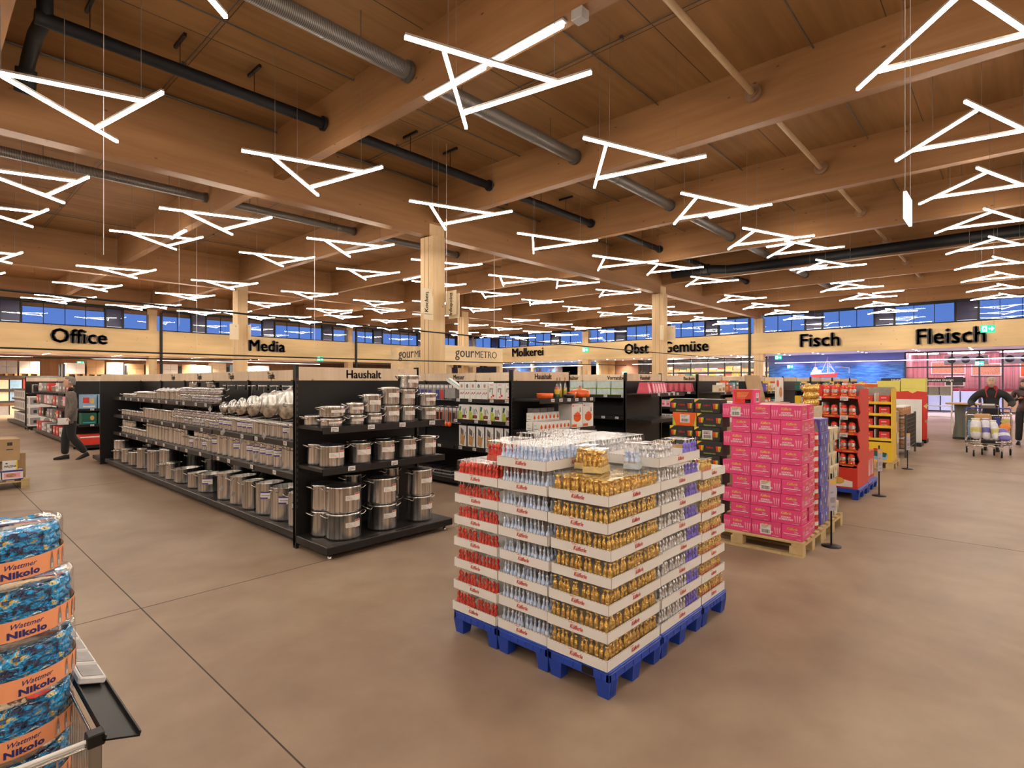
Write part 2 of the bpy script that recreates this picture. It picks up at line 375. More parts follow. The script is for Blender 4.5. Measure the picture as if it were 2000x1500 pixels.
# ------------------------------------------------ clerestory windows
GLASS = clear('window_glass', (.92,.95,1.0), .03, .0)
VENT = mat('dark_violet_vent_panel', (.045,.035,.085), .25, var=.1, scale=(2,2,2))
BRIGHT = mat('light_metal_sill', (.5,.5,.52), .3, .6, var=.1)
def window(n, axis, a0, a1, vents, step, z0=4.5, z1=5.55):
    """axis 0: in the wall at y=WALLY running along x; axis 1: in the wall at x=WALLX running along y"""
    def bx(b, u0, u1, w0, w1, za, zb, mi=0):
        if axis == 0: b.box(u0, u1, WALLY+w0, WALLY+w1, za, zb, mi)
        else: b.box(WALLX+w0, WALLX+w1, u0, u1, za, zb, mi)
    fr = B()
    bx(fr, a0, a1, .0, .16, z0-.02, z0+.035); bx(fr, a0, a1, .0, .16, z1-.02, z1+.12)
    cuts = sorted(set([a0]+[c for v in vents for c in v]+[a1])); vs = {v[0] for v in vents}
    for c0, c1 in zip(cuts[:-1], cuts[1:]):
        if c0 in vs: bx(fr, c0-.05, c0+.03, -.01, .16, z0, z1); bx(fr, c1-.03, c1+.05, -.01, .16, z0, z1)
        else:
            k = max(1, round((c1-c0)/step))
            for i in range(1, k): u = c0+(c1-c0)*i/k; bx(fr, u-.012, u+.012, .04, .12, z0, z1)
    w = fr.obj('window_%d' % n, [BLK]); struct(w)
    for c0, c1 in zip(cuts[:-1], cuts[1:]):
        if c0 in vs:
            v = B(); bx(v, c0+.03, c1-.03, .05, .08, z0+.05, z1-.03, 0); bx(v, c0+.06, c1-.06, .02, .05, z0+.05, z0+.075, 1); v.obj('vent_panel', [VENT, BRIGHT], w)
            g = B(); bx(g, c0+.03, c1-.03, .035, .04, z0+.08, z1-.03, 0); g.obj('pane', [GLASS], w)
        else:
            k = max(1, round((c1-c0)/step))
            for i in range(k):
                g = B(); bx(g, c0+(c1-c0)*i/k+.01, c0+(c1-c0)*(i+1)/k-.01, .07, .078, z0+.03, z1-.02, 0); g.obj('pane', [GLASS], w)
wn = 1
for x0, x1 in ((-9.5, 8.8), (9.6, 21.1), (21.9, 33.4)):
    vs = [(v, v+.75) for v in [-9.4+4.09*i for i in range(12)] if v > x0+.1 and v+.75 < x1-.1]
    window(wn, 0, x0, x1, vs, .83); wn += 1
for y0 in (-13.7+.0, -1.0+.0, 11.45, 23.7):
    y1 = {-13.7: -1.5, -1.0: 10.75, 11.45: 23.0, 23.7: 35.1}[y0]
    base = {-13.7: -11.5, -1.0: 1.25, 11.45: 13.45, 23.7: 25.7}[y0]
    window(wn, 1, y0, y1, [(base+3.25*i, base+3.25*i+.83) for i in range(3) if base+3.25*i+.9 < y1], .83, z1=5.45); wn += 1
b = B(); b.box(FX0, WALLX+.4, WALLY+.02, WALLY+.3, 5.65, ZC); struct(b.obj('trim_6', [BEAMX]))
b = B(); b.box(WALLX+.02, WALLX+.3, FY0, WALLY, 5.56, ZC); struct(b.obj('trim_7', [BEAMY]))
# dark roof edge strip behind the panes keeps rain off: low parapet outside
# ------------------------------------------------ side rooms: soffits and backs
SOF1 = mat('soffit_pale', (.72,.62,.58), .6, var=.03)
b = B(); b.box(FX0, WALLX+.3, WALLY+.3, FY1, 3.14, 3.3); struct(b.obj('trim_8', [SOF1]))
b = B(); b.box(WALLX+.3, FX1, FY0, WALLY+.3, 3.30, 3.46); struct(b.obj('trim_9', [mat('soffit_white', (.75,.73,.78), .5, var=.03)]))
# lettering on the fascia
def wall_letters(s, x, y, z, d, width, size, bold, label, shear=0., depth=.05):
    v2 = text_data(s, 0., 1, shear)[0]; w = max(p[0] for p in v2)-min(p[0] for p in v2)
    b = B(); b.text(s, Matrix(), size, 0, depth, bold, width/(w*size), shear)
    o = b.obj('wall_lettering', [INK]); o.matrix_world = face(x, y, z, d); return tag(o, label, 'sign')
wall_letters('Office', 5.85, WALLY-.055, 3.62, '-y', 2.25, 1.0, .06, 'large dark lettering Office on the wooden fascia')
wall_letters('Media', 15.35, WALLY-.055, 3.60, '-y', 2.25, 1.0, .06, 'large dark lettering Media on the wooden fascia behind a column')
wall_letters('Molkerei', WALLX-.055, 28.85, 3.72, '-x', 3.25, .95, .03, 'large dark lettering Molkerei on the wooden fascia')
wall_letters('Obst & Gemüse', WALLX-.055, 17.0, 3.58, '-x', 5.9, 1.0, .04, 'large dark lettering Obst & Gemüse on the fascia')
wall_letters('Fisch', WALLX-.055, 7.85, 3.6, '-x', 1.9, 1.0, .06, 'large dark lettering Fisch on the fascia above the sea mural')
wall_letters('Fleisch', WALLX-.055, 2.28, 3.5, '-x', 2.55, 1.06, .06, 'large dark lettering Fleisch on the fascia at far right')

# ================================================================== PENDANT LIGHTS
BAR = mat('light_bar_diffuser', (.9,.88,.84), .4, emit=LAMP, ecol=(1,.90,.76), var=.001)
HOUS = mat('light_bar_housing', (.55,.52,.48), .35, .6, var=.05)
def light_bar(a, c):
    b = B(); a = Vector(a); c = Vector(c)
    b.bar(a, c, .033, .03, 0); up = Vector((0,0,.028)); b.bar(a+up, c+up, .034, .026, 1); return b
WIRE = mat('suspension_wire', (.22,.19,.17), .5, .5, var=.1)
def lamp(lw, loc, label):
    t = thing('pendant_light', label, 'pendant light', loc, 0, 'triangular pendant lights over the sales floor')
    zt = ZC-loc[2]
    if lw not in LM:
        LM[lw] = [light_bar((0,0,0), (1.64,-.585,0)).mesh('light_bar', [BAR, HOUS]), light_bar((.41,-.1,0), (1.71,.97,0)).mesh('light_bar', [BAR, HOUS]), light_bar((1.42,.70,0), (1.73,-.99,0)).mesh('light_bar', [BAR, HOUS])]
        for (x, y) in ((.42,-.15), (1.05,.43), (1.62,-.57)): LM[lw].append(B().tube([(x,y,.04), (x,y,zt)], .0035, 4).mesh('suspension_wire', [WIRE]))
    for k, me in enumerate(LM[lw]): link('light_bar' if k < 3 else 'suspension_wire', me, t)
LM = {}
for k in range(-4, 8):
    for i in range(-5, 10):
        x = 3.25+3*i+(.0); y = 4.376+3.9*k
        hi = (i % 8 in (4, 5)) or (k % 4 == 3)
        z = 1.65+(3.64 if hi else 3.35)
        if y > 33.5 or x > 31.6: continue
        row = k+4; col = i+6
        lamp(hi, (x, y, z), 'three-bar triangular pendant light, %s from the left in the %s row from the back wall' % (nth(col), nth(8-k)) if k > -2 else 'three-bar triangular pendant light behind the viewer, %s row, %s along' % (nth(-k-1), nth(col)))
# bright tube lights on the undersides of the cross beams
TUBE = mat('cold_tube_light', (.9,.95,1), .3, emit=14, ecol=(.82,.88,1), var=.001)
def tube_light(x, y, z, label, ln=1.25, ang=PI/2):
    t = thing('tube_light', label, 'tube light', (x, y, z), ang, 'tube lights under the cross beams')
    b = B(); b.box(-ln/2, ln/2, -.05, .05, -.03, 0, 0, bev=.01); b.obj('housing', [HOUS], t)
    b = B(); b.box(-ln/2+.04, ln/2-.04, -.04, .04, -.07, -.031, 0, bev=.012); b.obj('diffuser', [TUBE], t)
for j, (x, y) in enumerate([(4.97, 5.6), (4.97, 4.35), (13.22, 4.95), (4.97, 16.9), (13.22, 17.3), (21.42, 17.5), (17.3, 4.9), (25.5, 5.0), (29.6, 4.2), (21.42, 5.4), (9.12, 29.), (25.5, 17.4), (17.3, 29.)]):
    tube_light(x, y, ZY, 'cold white tube light under a cross beam, %s of thirteen counting from the near one' % nth(j+1))
# small junction box by the nearest tube light
b = B(); b.box(4.9, 5.04, 3.45, 3.6, ZY-.12, ZY, 0, bev=.01); tag(b.obj('junction_box', [mat('grey_plastic', (.35,.33,.31), .5, var=.05)]), 'small grey box under the beam beside the nearest tube light', 'box')

# ================================================================== DUCTS AND PIPES UNDER THE ROOF
XB = [9.12+4.1*k for k in range(-5, 6)]
DUCT = mat('black_insulated_duct', (.006,.006,.007), .6, var=.3, scale=(9,9,9), bump=.5, spec=.25)
def black_duct(x0, x1, y, z, label, hang=True):
    t = thing('insulated_duct', label, 'duct', (0,0,0))
    b = B(); n = int((x1-x0)/.45); pts = [(x0+(x1-x0)*i/n, y, z) for i in range(n+1)]
    b.tube(pts, .088, 12, taper=[1+.05*math.sin(i*2.1) for i in range(n+1)]); b.obj('pipe_run', [DUCT], t)
    b = B(); b.tube([(x1-.05, y, z), (x1, y, z)], .125, 12); b.obj('end_collar', [BLK], t)
    if hang:
        x = x0+.55; j = 0
        while x < x1-.3:
            b = B(); b.tube([(x, y, z+.08), (x, y, ZC-.1)], .006, 5); b.box(x-.02, x+.02, y-.22, y+.22, ZC-.1, ZC-.05); b.obj('hanger', [BLK], t); x += 1.05
for j, (a, c) in enumerate(zip(XB[3:9], XB[4:10])): black_duct(a+.12, c-.13, 8.9, 6.15, 'black insulated pipe between cross beams, %s stretch from the left' % nth(j+1))
b = B(); b.tube([(1.14, 8.9, 6.6), (1.14, 8.9, 6.2), (1.12, 9.0, 6.13), (1.1, 9.3, 6.12), (1.1, 9.9, 6.05), (1.1, 10.25, 5.95)], .085, 12); b.tube([(1.1, 10.15, 6.0), (1.1, 10.3, 5.72)], .12, 12)
tag(b.obj('duct_elbow', [DUCT]), 'black insulated pipe bend dropping to the long beam at upper left', 'duct')
b = B(); b.tube([(9.4, 8.6, 6.1), (9.9, 8.55, 6.1), (10.0, 8.55, 6.25), (10.0, 8.75, 6.3)], .03, 8); b.tube([(9.4, 8.6, 6.1), (9.32, 8.7, 5.98), (9.32, 9.15, 5.98), (9.9, 9.2, 6.0)], .03, 8)
tag(b.obj('pipe_loop', [DUCT]), 'small black pipe loop beside the middle duct under the beam', 'pipe')
# cross-running fat duct with a bend, right
t = thing('insulated_duct', 'long black insulated duct crossing under the roof at right', 'duct')
b = B(); b.tube([(20.2,9.9,5.85),(20.2,9.0,5.85),(20.2,8.3,5.84),(20.6,7.9,5.84),(20.7,7.2,5.84)]+[(20.75+.0*i, 6.6-1.25*i, 5.84) for i in range(7)], .17, 12); b.obj('pipe_run', [DUCT], t)
b = B(); b.tube([(20.2,8.65,5.85),(20.2,8.45,5.85)], .22, 12); b.obj('flange', [BLK], t)
# perforated grey air outlets
def grille_mat():
    m = bpy.data.materials.new('perforated_duct'); m.use_nodes = True; t = m.node_tree; bb = t.nodes['Principled BSDF']
    tc = _n(t, 'ShaderNodeTexCoord'); wv = _n(t, 'ShaderNodeTexWave'); wv.inputs['Scale'].default_value = 13; wv.bands_direction = 'X'; wv.inputs['Distortion'].default_value = 0
    r = _n(t, 'ShaderNodeValToRGB'); e = r.color_ramp.elements; e[0].position = .35; e[0].color = (.09,.08,.07,1); e[1].position = .6; e[1].color = (.22,.2,.18,1)
    t.links.new(tc.outputs['Object'], wv.inputs[0]); t.links.new(wv.outputs[0], r.inputs[0]); t.links.new(r.outputs[0], bb.inputs['Base Color'])
    bb.inputs['Metallic'].default_value = .4; bb.inputs['Roughness'].default_value = .45; return m
PERF = grille_mat()
def air_duct(x0, x1, y, z, label, r=.12):
    t = thing('air_duct', label, 'duct')
    b = B(); b.tube([(x0, y, z), (x1-.06, y, z)], r, 14)
    for x in (x0+(x1-x0)*.33, x0+(x1-x0)*.66): b.tube([(x-.02, y, z), (x+.02, y, z)], r*1.04, 14)
    b.obj('perforated_tube', [PERF], t); b = B(); b.tube([(x1-.06, y, z), (x1, y, z)], r*1.25, 14); b.obj('end_collar', [GREY], t)
    b = B()
    for x in (x0+.8, x1-.8): b.tube([(x, y, z+r), (x, y, ZC)], .006, 5)
    b.obj('hangers', [GREY], t)
for j, (a, c) in enumerate(zip(XB[3:10], XB[4:11])):
    air_duct(a+(.12 if j != 1 else .12), c-.12, 6.5, 6.15, 'perforated grey air duct in front row, %s stretch from the left' % nth(j+1))
for j, (a, c) in enumerate(zip(XB[2:6], XB[3:7])):
    air_duct(a+.12, c-.12, 14.6, 6.15, 'perforated grey air duct beyond the first long beam, %s stretch' % nth(j+1), .1)
TANP = mat('tan_pipe', (.40,.26,.13), .5, var=.1)
for j, (a, c) in enumerate(zip(XB[4:10], XB[5:11])):
    t = thing('round_pipe', 'tan round pipe with end flange against a cross beam, %s stretch from the left' % nth(j+1), 'pipe')
    b = B(); b.tube([(a+.1, 3.05, 6.2), (c-.1, 3.05, 6.2)], .045, 10); b.obj('pipe_run', [TANP], t)
    b = B(); b.tube([(c-.17, 3.05, 6.2), (c-.1, 3.05, 6.2)], .13, 14); b.tube([(c-.2, 3.05, 6.2), (c-.17, 3.05, 6.2)], .08, 12); b.obj('flange', [mat('copper_flange', (.35,.22,.14), .4, .5, var=.2)], t)
# long cables stretched across the hall
for j, (y, z0, z1, x0, x1, r) in enumerate([(9.5, 3.02, 2.70, -13, 31, .016), (9.5, 2.205, 2.20, -13, 16, .013), (9.5, 2.03, 2.03, -13, 4.0, .010)]):
    b = B(); n = 24; b.tube([(x0+(x1-x0)*i/n, y, z0+(z1-z0)*i/n-.12*math.sin(PI*i/n)) for i in range(n+1)], r, 6)
    tag(b.obj('black_cable', [BLK]), ['thick black cable stretched across in front of the first column', 'black cable crossing the Office and Media lettering', 'lowest thin black cable at far left'][j], 'cable')
# vertical suspension rods
ROD = mat('white_rod', (.6,.58,.56), .4, .3, var=.03)
for j, (x, y, z0, z1, r) in enumerate([(11.6, 11.3, 3.0, 5.2, .012), (8.2, 15.5, 2.6, 4.8, .012), (6.2, 19.3, 2.7, 4.7, .012), (7.6, 8.8, 3.3, ZC, .006), (1.6, 8.2, 3.2, ZC, .005), (4.4, 14.9, 3.0, ZC, .005)]):
    b = B(); b.tube([(x, y, z0), (x, y, ZC-.01)], r*.6, 6); tag(b.obj('hanging_rod', [ROD]), 'thin pale rod hanging straight down from the roof, %s of six' % nth(j+1), 'rod')
# ================================================================== SHELF RACKS
def price_tag(b, M, x, y, w=.075, h=.042, mi=1, mt=2):
    quad(b, M, x-w/2, x+w/2, y-h/2, y+h/2, mi, .006)
    for k in range(3): quad(b, M, x-w*.38, x+w*(.1+.1*k), y+h*(.18-.2*k), y+h*(.27-.2*k), mt, .007)
TAGME = None
def put_tag(parent, M):
    global TAGME
    if TAGME is None:
        b = B(); b.box(-.038, .038, -.022, .022, 0, .004, 0)
        for k, w in enumerate((.026, .03, .012)): quad(b, Matrix(), -.03, -.03+w*2, .008-.012*k-.003, .008-.012*k+.002, 1, .0045)
        TAGME = b.mesh('price_tag', [TAGW, INK])
    o = link('price_tag', TAGME, parent); o.matrix_local = M; return o
def shelf(parent, x0, x1, y0, y1, z, d, tags=(), lip=.045, t=.03):
    """one shelf board with a front lip on side d; tags = positions along the lip"""
    b = B(); b.box(x0, x1, y0, y1, z-t, z, 0)
    if d == '-x': b.box(x0-.012, x0, y0+.005, y1-.005, z-lip-.01, z+.004, 0)
    if d == '-y': b.box(x0+.005, x1-.005, y0-.012, y0, z-lip-.01, z+.004, 0)
    o = b.obj('shelf', [BLK2], parent)
    for u in tags:
        M = face(x0-.013, u, z-.02, '-x') if d == '-x' else face(u, y0-.013, z-.02, '-y')
        put_tag(o, M @ Matrix.Rotation(rnd.uniform(-.04, .04), 4, 'Z'))
    return o
def header(parent, x0, x1, y0, y1, z0, z1, word=None, d='-x', size=.1, sx=1., at=None, bold=.035):
    b = B(); b.box(x0, x1, y0, y1, z0, z1, 0)
    if word:
        if d == '-x': M = face(x0, at if at is not None else (y0+y1)/2, z0+(z1-z0)*.5-size*.34, '-x')
        else: M = face(at if at is not None else (x0+x1)/2, y0, z0+(z1-z0)*.5-size*.34, '-y')
        b.text(word, M, size, 1, .003, bold, sx)
    return b.obj('header_board', [TANW, INK], parent)
HZ0, HZ1 = 1.665, 1.80
def endcap(label, x0, x1, y, shelves, word, size=.105, tags=(), depth=.6):
    t = thing('end_shelf_rack', label, 'shelf rack', ((x0+x1)/2, y, 0), 0, 'end shelf racks facing the aisle')
    dx = (x1-x0)/2
    b = B(); b.box(-dx, dx, .0, .035, .02, HZ0, 0); b.obj('back_panel', [BLK], t)
    for s in (-1, 1):
        b = B(); b.box(s*dx-.03*(s > 0), s*dx+.03*(s < 0), -.02, .04, .0, HZ1+.02, 0)
        for k in range(22): b.box(s*dx-.02*(s > 0)+.006*(s < 0), s*dx-.006*(s > 0)+.02*(s < 0), -.022, -.02, .4+.06*k, .43+.06*k, 1)
        b.obj('upright', [BLK, INK], t)
    b = B(); b.box(-dx, dx, -depth-.03, 0, .055, .13, 0, bev=.006)
    for k in range(4): b.box(-dx+.1+.36*k, -dx+.3+.36*k, -depth+.03, -depth+.05, .1305, .132, 1)
    b.obj('base_shelf', [BLK2, INK], t)
    for s in (-1, 1):
        b = B(); b.lathe([(.02, 0), (.02, .03), (.008, .032), (.008, .06)], (s*(dx-.06), -depth+.04, 0), 8); b.obj('foot', [CHROME], t)
    for k, z in enumerate(shelves): shelf(t, -dx+.02, dx-.01, -.5, 0, z, '-y', [u-(x0+x1)/2 for u in (tags[k] if k < len(tags) else ())], lip=.05)
    header(t, -dx+.03, dx-.01, -.02, .0, HZ0, HZ1, word, '-y', size)
    return t
def rack_run(label, xc, y0, nb, shelves, words, tags, size=.1, wsx=.8, far_panel=None, bw=1.34, depth=.62, right=True, skip=(), group='long shelf racks', at=None):
    t = thing('shelf_rack', label, 'shelf rack', (xc, y0, 0), 0, group)
    L = nb*bw
    b = B(); b.box(-.02, .02, 0, L, .05, HZ0, 0); b.obj('back_panel', [BLK], t)
    b = B(); b.box(-depth-.03, 0, 0, L, .055, .13, 0, bev=.006)
    for k in range(nb*3): b.box(-depth+.02, -depth+.04, .12+k*bw/3, .30+k*bw/3, .1305, .132, 1)
    b.obj('base_shelf', [BLK2, INK], t)
    b = B(); b.box(0, depth+.03, 0, L, .055, .13, 0, bev=.006); b.obj('base_shelf', [BLK2], t)
    b = B(); b.box(-depth+.05, depth-.05, .05, L-.05, 0, .055, 0); b.obj('kick_plinth', [BLK], t)
    for k in range(nb+1):
        b = B(); b.box(-.045, .045, k*bw-.025, k*bw+.025, 0, HZ0+.01, 0); b.obj('upright', [BLK], t)
    for j, z in enumerate(shelves):
        for k in range(nb):
            if (j, k) in skip: continue
            shelf(t, -.5, -.02, k*bw+.012, (k+1)*bw-.012, z, '-x', [u-y0 for u in tags[j] if k*bw < u-y0 < (k+1)*bw] if j < len(tags) else ())
        if right:
            for k in range(nb):
                b = B(); b.box(.02, .5, k*bw+.012, (k+1)*bw-.012, z-.03, z, 0); b.obj('shelf', [BLK2], t)
    for k in range(nb):
        w = words[k] if k < len(words) else None
        header(t, -.03, .03, k*bw+.006, (k+1)*bw-.006, HZ0, HZ1, w, '-x', size, wsx, at=(k+.5)*bw if at is None else k*bw+at)
    return t

# ---- the long rack of pots, the rack on its head, and the far head
TG1 = [8.3+.42*i+rnd.uniform(-.1,.1) for i in range(12)]
TG2 = [5.9+.62*i+rnd.uniform(-.15,.15) for i in range(12)]
TG3 = [5.7+.55*i+rnd.uniform(-.15,.15) for i in range(14)]
POTRACK = rack_run('long black shelf rack filled with steel pots, headed Töpfe', 3.28, 5.35, 6, [.655, 1.0, 1.35], ['Töpfe']*5+[None], [TG3, TG2, TG1], skip={(2, 0), (2, 1)}, at=.62, size=.125, wsx=.72)
endcap('black end rack of large stockpots headed Haushalt, nearest the viewer', 2.58, 4.10, 5.27, [.83, 1.22], 'Haushalt', .125, [(2.9, 3.4), (2.72, 3.12, 3.5, 3.9)])
t = thing('end_shelf_rack', 'black end panel and header closing the far end of the pot rack', 'shelf rack', (3.3, 13.52, 0))
b = B(); b.box(-.72, .78, 0, .04, 0, HZ0); b.obj('back_panel', [BLK], t); b = B(); b.box(-.7, .76, -.01, .05, HZ0, HZ1); b.obj('header_board', [TANW], t)
b = B(); b.box(-.72, .78, .04, .68, .055, .13, bev=.006); b.obj('base_shelf', [BLK2], t)

# ------------------------------------------------ pots
LBL_R = [mat('label_paper', (.72,.68,.64), .45, var=.06), RED, mat('label_grey_print', (.35,.33,.32), .5, var=.1)]
BLUEP = mat('label_blue', (.05,.04,.30), .45, var=.1)
DARKIN = mat('pot_inside_dark', (.05,.05,.045), .3, .6, var=.2)
PM = {}
def pot_mesh(r, h, lid, lab, knob=True):
    k = (round(r, 2), round(h, 2), lid, lab)
    if k in PM: return PM[k]
    r, h = k[0], k[1]; out = {}
    b = B(); pr = [(r*.93, 0), (r*.985, .008), (r, .02), (r, h-.006), (r*1.02, h-.004), (r*1.02, h)]
    b.lathe(pr+[(r*.985, h), (r*.975, h-.01), (r*.965, .012), (.001, .010)], n=28, caps=False); b.add([(r*.93*math.cos(2*PI*i/28), r*.93*math.sin(2*PI*i/28), 0) for i in range(28)], [tuple(range(27, -1, -1))])
    out['body'] = b.mesh('pot_body', [STEEL])
    # loop handle on +x, fixed just under the rim
    hz = h-max(.025, h*.13); w = min(.055, r*.42)
    b = B(); pts = [(r*.99*math.cos(a/r), r*.99*math.sin(a/r), hz) for a in (-w,)]+[(r+.012, -w, hz+.004), (r+.042, -w*.75, hz+.022), (r+.05, 0, hz+.026), (r+.042, w*.75, hz+.022), (r+.012, w, hz+.004)]+[(r*.99*math.cos(w/r), r*.99*math.sin(w/r), hz)]
    b.tube(pts, .0055, 6); out['handle'] = b.mesh('handle', [CHROME])
    if lid:
        b = B(); b.lathe([(r*1.0, 0), (r*1.015, .004), (r*.98, .008), (r*.6, .014 if lid == 1 else .03), (.001, .018 if lid == 1 else .036)], n=28, caps=False)
        b.lathe([(.012, 0), (.012, .02), (.022, .026), (.022, .034), (.005, .036)], (0, 0, .015), 10) if lid == 2 else None
        out['lid'] = b.mesh('lid', [STEEL2 if lid == 2 else STEEL])
    if lab:
        b = B(); lw, lh = min(r*1.0, .085), min(h*.32, .06); z = h*.62; n = 6
        def cyl(a0, a1, z0, z1, mi, e):
            for i in range(n):
                p = [a0+(a1-a0)*i/n, a0+(a1-a0)*(i+1)/n]; R = r+e
                b.add([(R*math.cos(p[0]), R*math.sin(p[0]), z0), (R*math.cos(p[1]), R*math.sin(p[1]), z0), (R*math.cos(p[1]), R*math.sin(p[1]), z1), (R*math.cos(p[0]), R*math.sin(p[0]), z1)], [(0,1,2,3)], mi)
        aw = lw/r/1.0
        if lab == 'r':
            cyl(-aw, aw*.1, z-lh*.5, z+lh*.3, 0, .0015); cyl(aw*.12, aw, z-lh*.6, z+lh*.6, 0, .0015); cyl(aw*.16, aw*.96, z+lh*.35, z+lh*.55, 1, .002)
            for q in range(3): cyl(-aw*.9, -aw*(.1+.2*q), z-lh*(.35-.2*q), z-lh*(.29-.2*q), 2, .002)
            b2 = [LBL_R[0], RED, LBL_R[2]]
        else:
            cyl(-aw*.8, aw*.8, z-lh*.6, z+lh*.7, 0, .0015); cyl(-aw*.8, aw*.8, z+lh*.5, z+lh*.7, 1, .002); cyl(-aw*.8, aw*.2, z-lh*.6, z-lh*.3, 1, .002); cyl(-aw*.6, aw*.5, z-lh*.05, z+lh*.12, 2, .002)
            b2 = [LBL_R[0], BLUEP, LBL_R[2]]
        out['label'] = b.mesh('label', b2)
    PM[k] = out; return out
def pot(loc, r, h, label, rz=0., lid=0, lab=None, la=-PI*.75, group='steel pots on the long rack'):
    me = pot_mesh(r, h, lid, lab)
    t = thing('cooking_pot', label, 'pot', loc, rz, group)
    link('pot_body', me['body'], t); link('handle', me['handle'], t); link('handle', me['handle'], t, rz=PI)
    if lid: link('lid', me['lid'], t, (0, 0, round(h, 2)))
    if lab: link('label', me['label'], t, rz=la-rz)
    return t
def hang_tag(x, y, z, label):
    b = B(); b.box(-.03, .03, -.001, .001, -.03, .03, 0, Matrix.Rotation(PI/4, 4, 'Y')); o = b.obj('swing_tag', [TAGW]); o.location = (x, y, z); o.rotation_euler = (0, 0, -.9-PI/2+PI); tag(o, label, 'tag'); return o
# base shelf: front row, near end to far end  (y, radius, height, lid, label side)
BASE = [(5.60,.13,.36,0,'b'), (6.02,.20,.36,0,'b'), (6.40,.15,.36,0,'b'), (6.78,.115,.34,0,None), (7.16,.15,.35,0,None), (7.58,.14,.35,0,None), (8.28,.17,.25,0,'b'), (8.70,.13,.22,0,None), (9.3,.17,.22,0,None), (9.72,.10,.26,1,None), (10.05,.12,.21,1,None), (10.7,.18,.37,1,None), (11.3,.13,.35,1,None), (11.85,.16,.24,1,None), (12.35,.14,.26,1,None), (12.95,.17,.19,1,None)]
for i, (y, r, h, lid, lb) in enumerate(BASE):
    pot((2.68+r*1.02, y, .132), r, h, 'steel %s on the base shelf of the long rack, %s from near end' % ('open stockpot' if not lid else 'lidded pot', nth(i+1)), rnd.uniform(-.6, .5), lid, lb, la=-PI*.72)
for i, (y, r, h) in enumerate([(10.05,.12,.21), (12.95,.17,.17)]):
    z = .132+[.228, .208][i]; pot((2.68+.01+r, y, z), r, h, 'lidded pot stacked on another on the base shelf, %s from near end' % nth(i+1), 1.4, 1)
BACKB = [(7.2,.13,.42), (7.9,.14,.42), (8.95,.12,.36), (9.75,.12,.38), (11.0,.12,.4), (12.0,.13,.36)]
for i, (y, r, h) in enumerate(BACKB):
    pot((3.12, y, .132), r, h, 'steel stockpot at the back of the base shelf, %s from the near end' % nth(i+1), rnd.uniform(-.4,.4), 0)
# upper shelves, filled near end to far end
def fill(y0, y1, z, hmax, spec, shelfname, xfront=2.84):
    y = y0; i = 0
    while y < y1:
        r, h, lid, lb, st = spec(y); i += 1
        pot((xfront+r, y+r, z), r, h, 'steel pot on the %s shelf of the long rack, %s from near end' % (shelfname, nth(i)), rnd.uniform(-.6, .5), lid, lb if rnd.random() < .45 else None)
        if st: pot((xfront+r+.01, y+r, z+round(h, 2)+.018), r, round(h*.8, 2), 'pot stacked on the %s shelf of the long rack, above the %s pot' % (shelfname, nth(i)), rnd.uniform(0, 3), lid, lb)
        y += 2*r+.022+rnd.uniform(0, .012)
fill(5.42, 13.05, .656, .3, lambda y: (.085+rnd.uniform(-.01,.012), .27, 1, 'b', False) if y < 8.2 else ((.075, .17, 1, 'b', y < 9) if y < 9.3 else ((.078, .25, 1, None, False) if y < 11.4 else (.08, .12, 1, None, y > 12.4))), 'lower')
fill(5.42, 13.1, 1.001, .3, lambda y: (.062+rnd.uniform(-.006,.008), .17, 1, 'b', False) if y < 8.0 else ((.072, .11, 1, 'b', True) if y < 9.9 else ((.08, .18, 1, None, False) if y < 11.6 else (.08, .10, 1, None, False))), 'middle')
fill(8.15, 13.1, 1.351, .3, lambda y: (.075, .10, 1, 'b', True) if y < 9.7 else ((.11, .15, 2, None, False) if y < 10.9 else ((.07, .11, 1, None, False) if y < 12 else (.07, .06, 1, None, False))), 'top', 2.86)
# saucepans with long handles lying on top
SP = None
def saucepan(loc, rz, label, r=.08, h=.07):
    t = thing('saucepan', label, 'saucepan', loc, rz, 'saucepans lying on the top shelf')
    b = B(); b.lathe([(r*.95, 0), (r, .01), (r, h), (r*1.02, h), (r*.97, h-.004), (r*.94, .006), (.001, .006)], n=22, caps=False); b.obj('pan_body', [STEEL2], t)
    b = B(); b.tube([(r*.98, 0, h*.7), (r+.06, 0, h*.8), (r+.2, 0, h*.98)], .008, 6); b.obj('handle', [CHROME], t)
saucepan((2.98, 8.6, 1.575), -2.2, 'steel saucepan lying on stacked pots, nearer of two'); saucepan((2.98, 9.35, 1.575), -2.0, 'steel saucepan lying on stacked pots, farther of two')
# rack of hanging lids
t = thing('lid_rack', 'wire rack of hanging steel lids at the near end of the pot rack', 'rack', (0, 0, 0))
b = B(); b.tube([(2.9, 5.42, 1.60), (2.9, 8.0, 1.60)], .006, 6); b.obj('rail', [CHROME], t)
for k in range(7):
    y = 5.55+.38*k; b = B(); b.tube([(2.74, y, 1.215), (3.2, y, 1.26), (3.22, y, 1.6)], .004, 5); b.tube([(2.74, y+.3, 1.215), (2.74, y, 1.215), (2.74, y, 1.26)], .004, 5); b.obj('wire_prong', [CHROME], t)
for k in range(8):
    b = B(); M = face(2.885, 5.6+.32*k, 1.585, '-x'); quad(b, M, -.035, .035, -.035, .03, 0, 0); quad(b, M, -.025, .02, -.01, .0, 1, .001); quad(b, M, -.025, .01, .01, .018, 1, .001); b.box(2.885, 2.888, 5.6+.32*k-.035, 5.6+.32*k+.035, 1.55, 1.615, 0); b.obj('price_tag', [TAGW, INK], t)
LIDM = steel('lid_steel', (.50,.48,.45), .24, 12.)
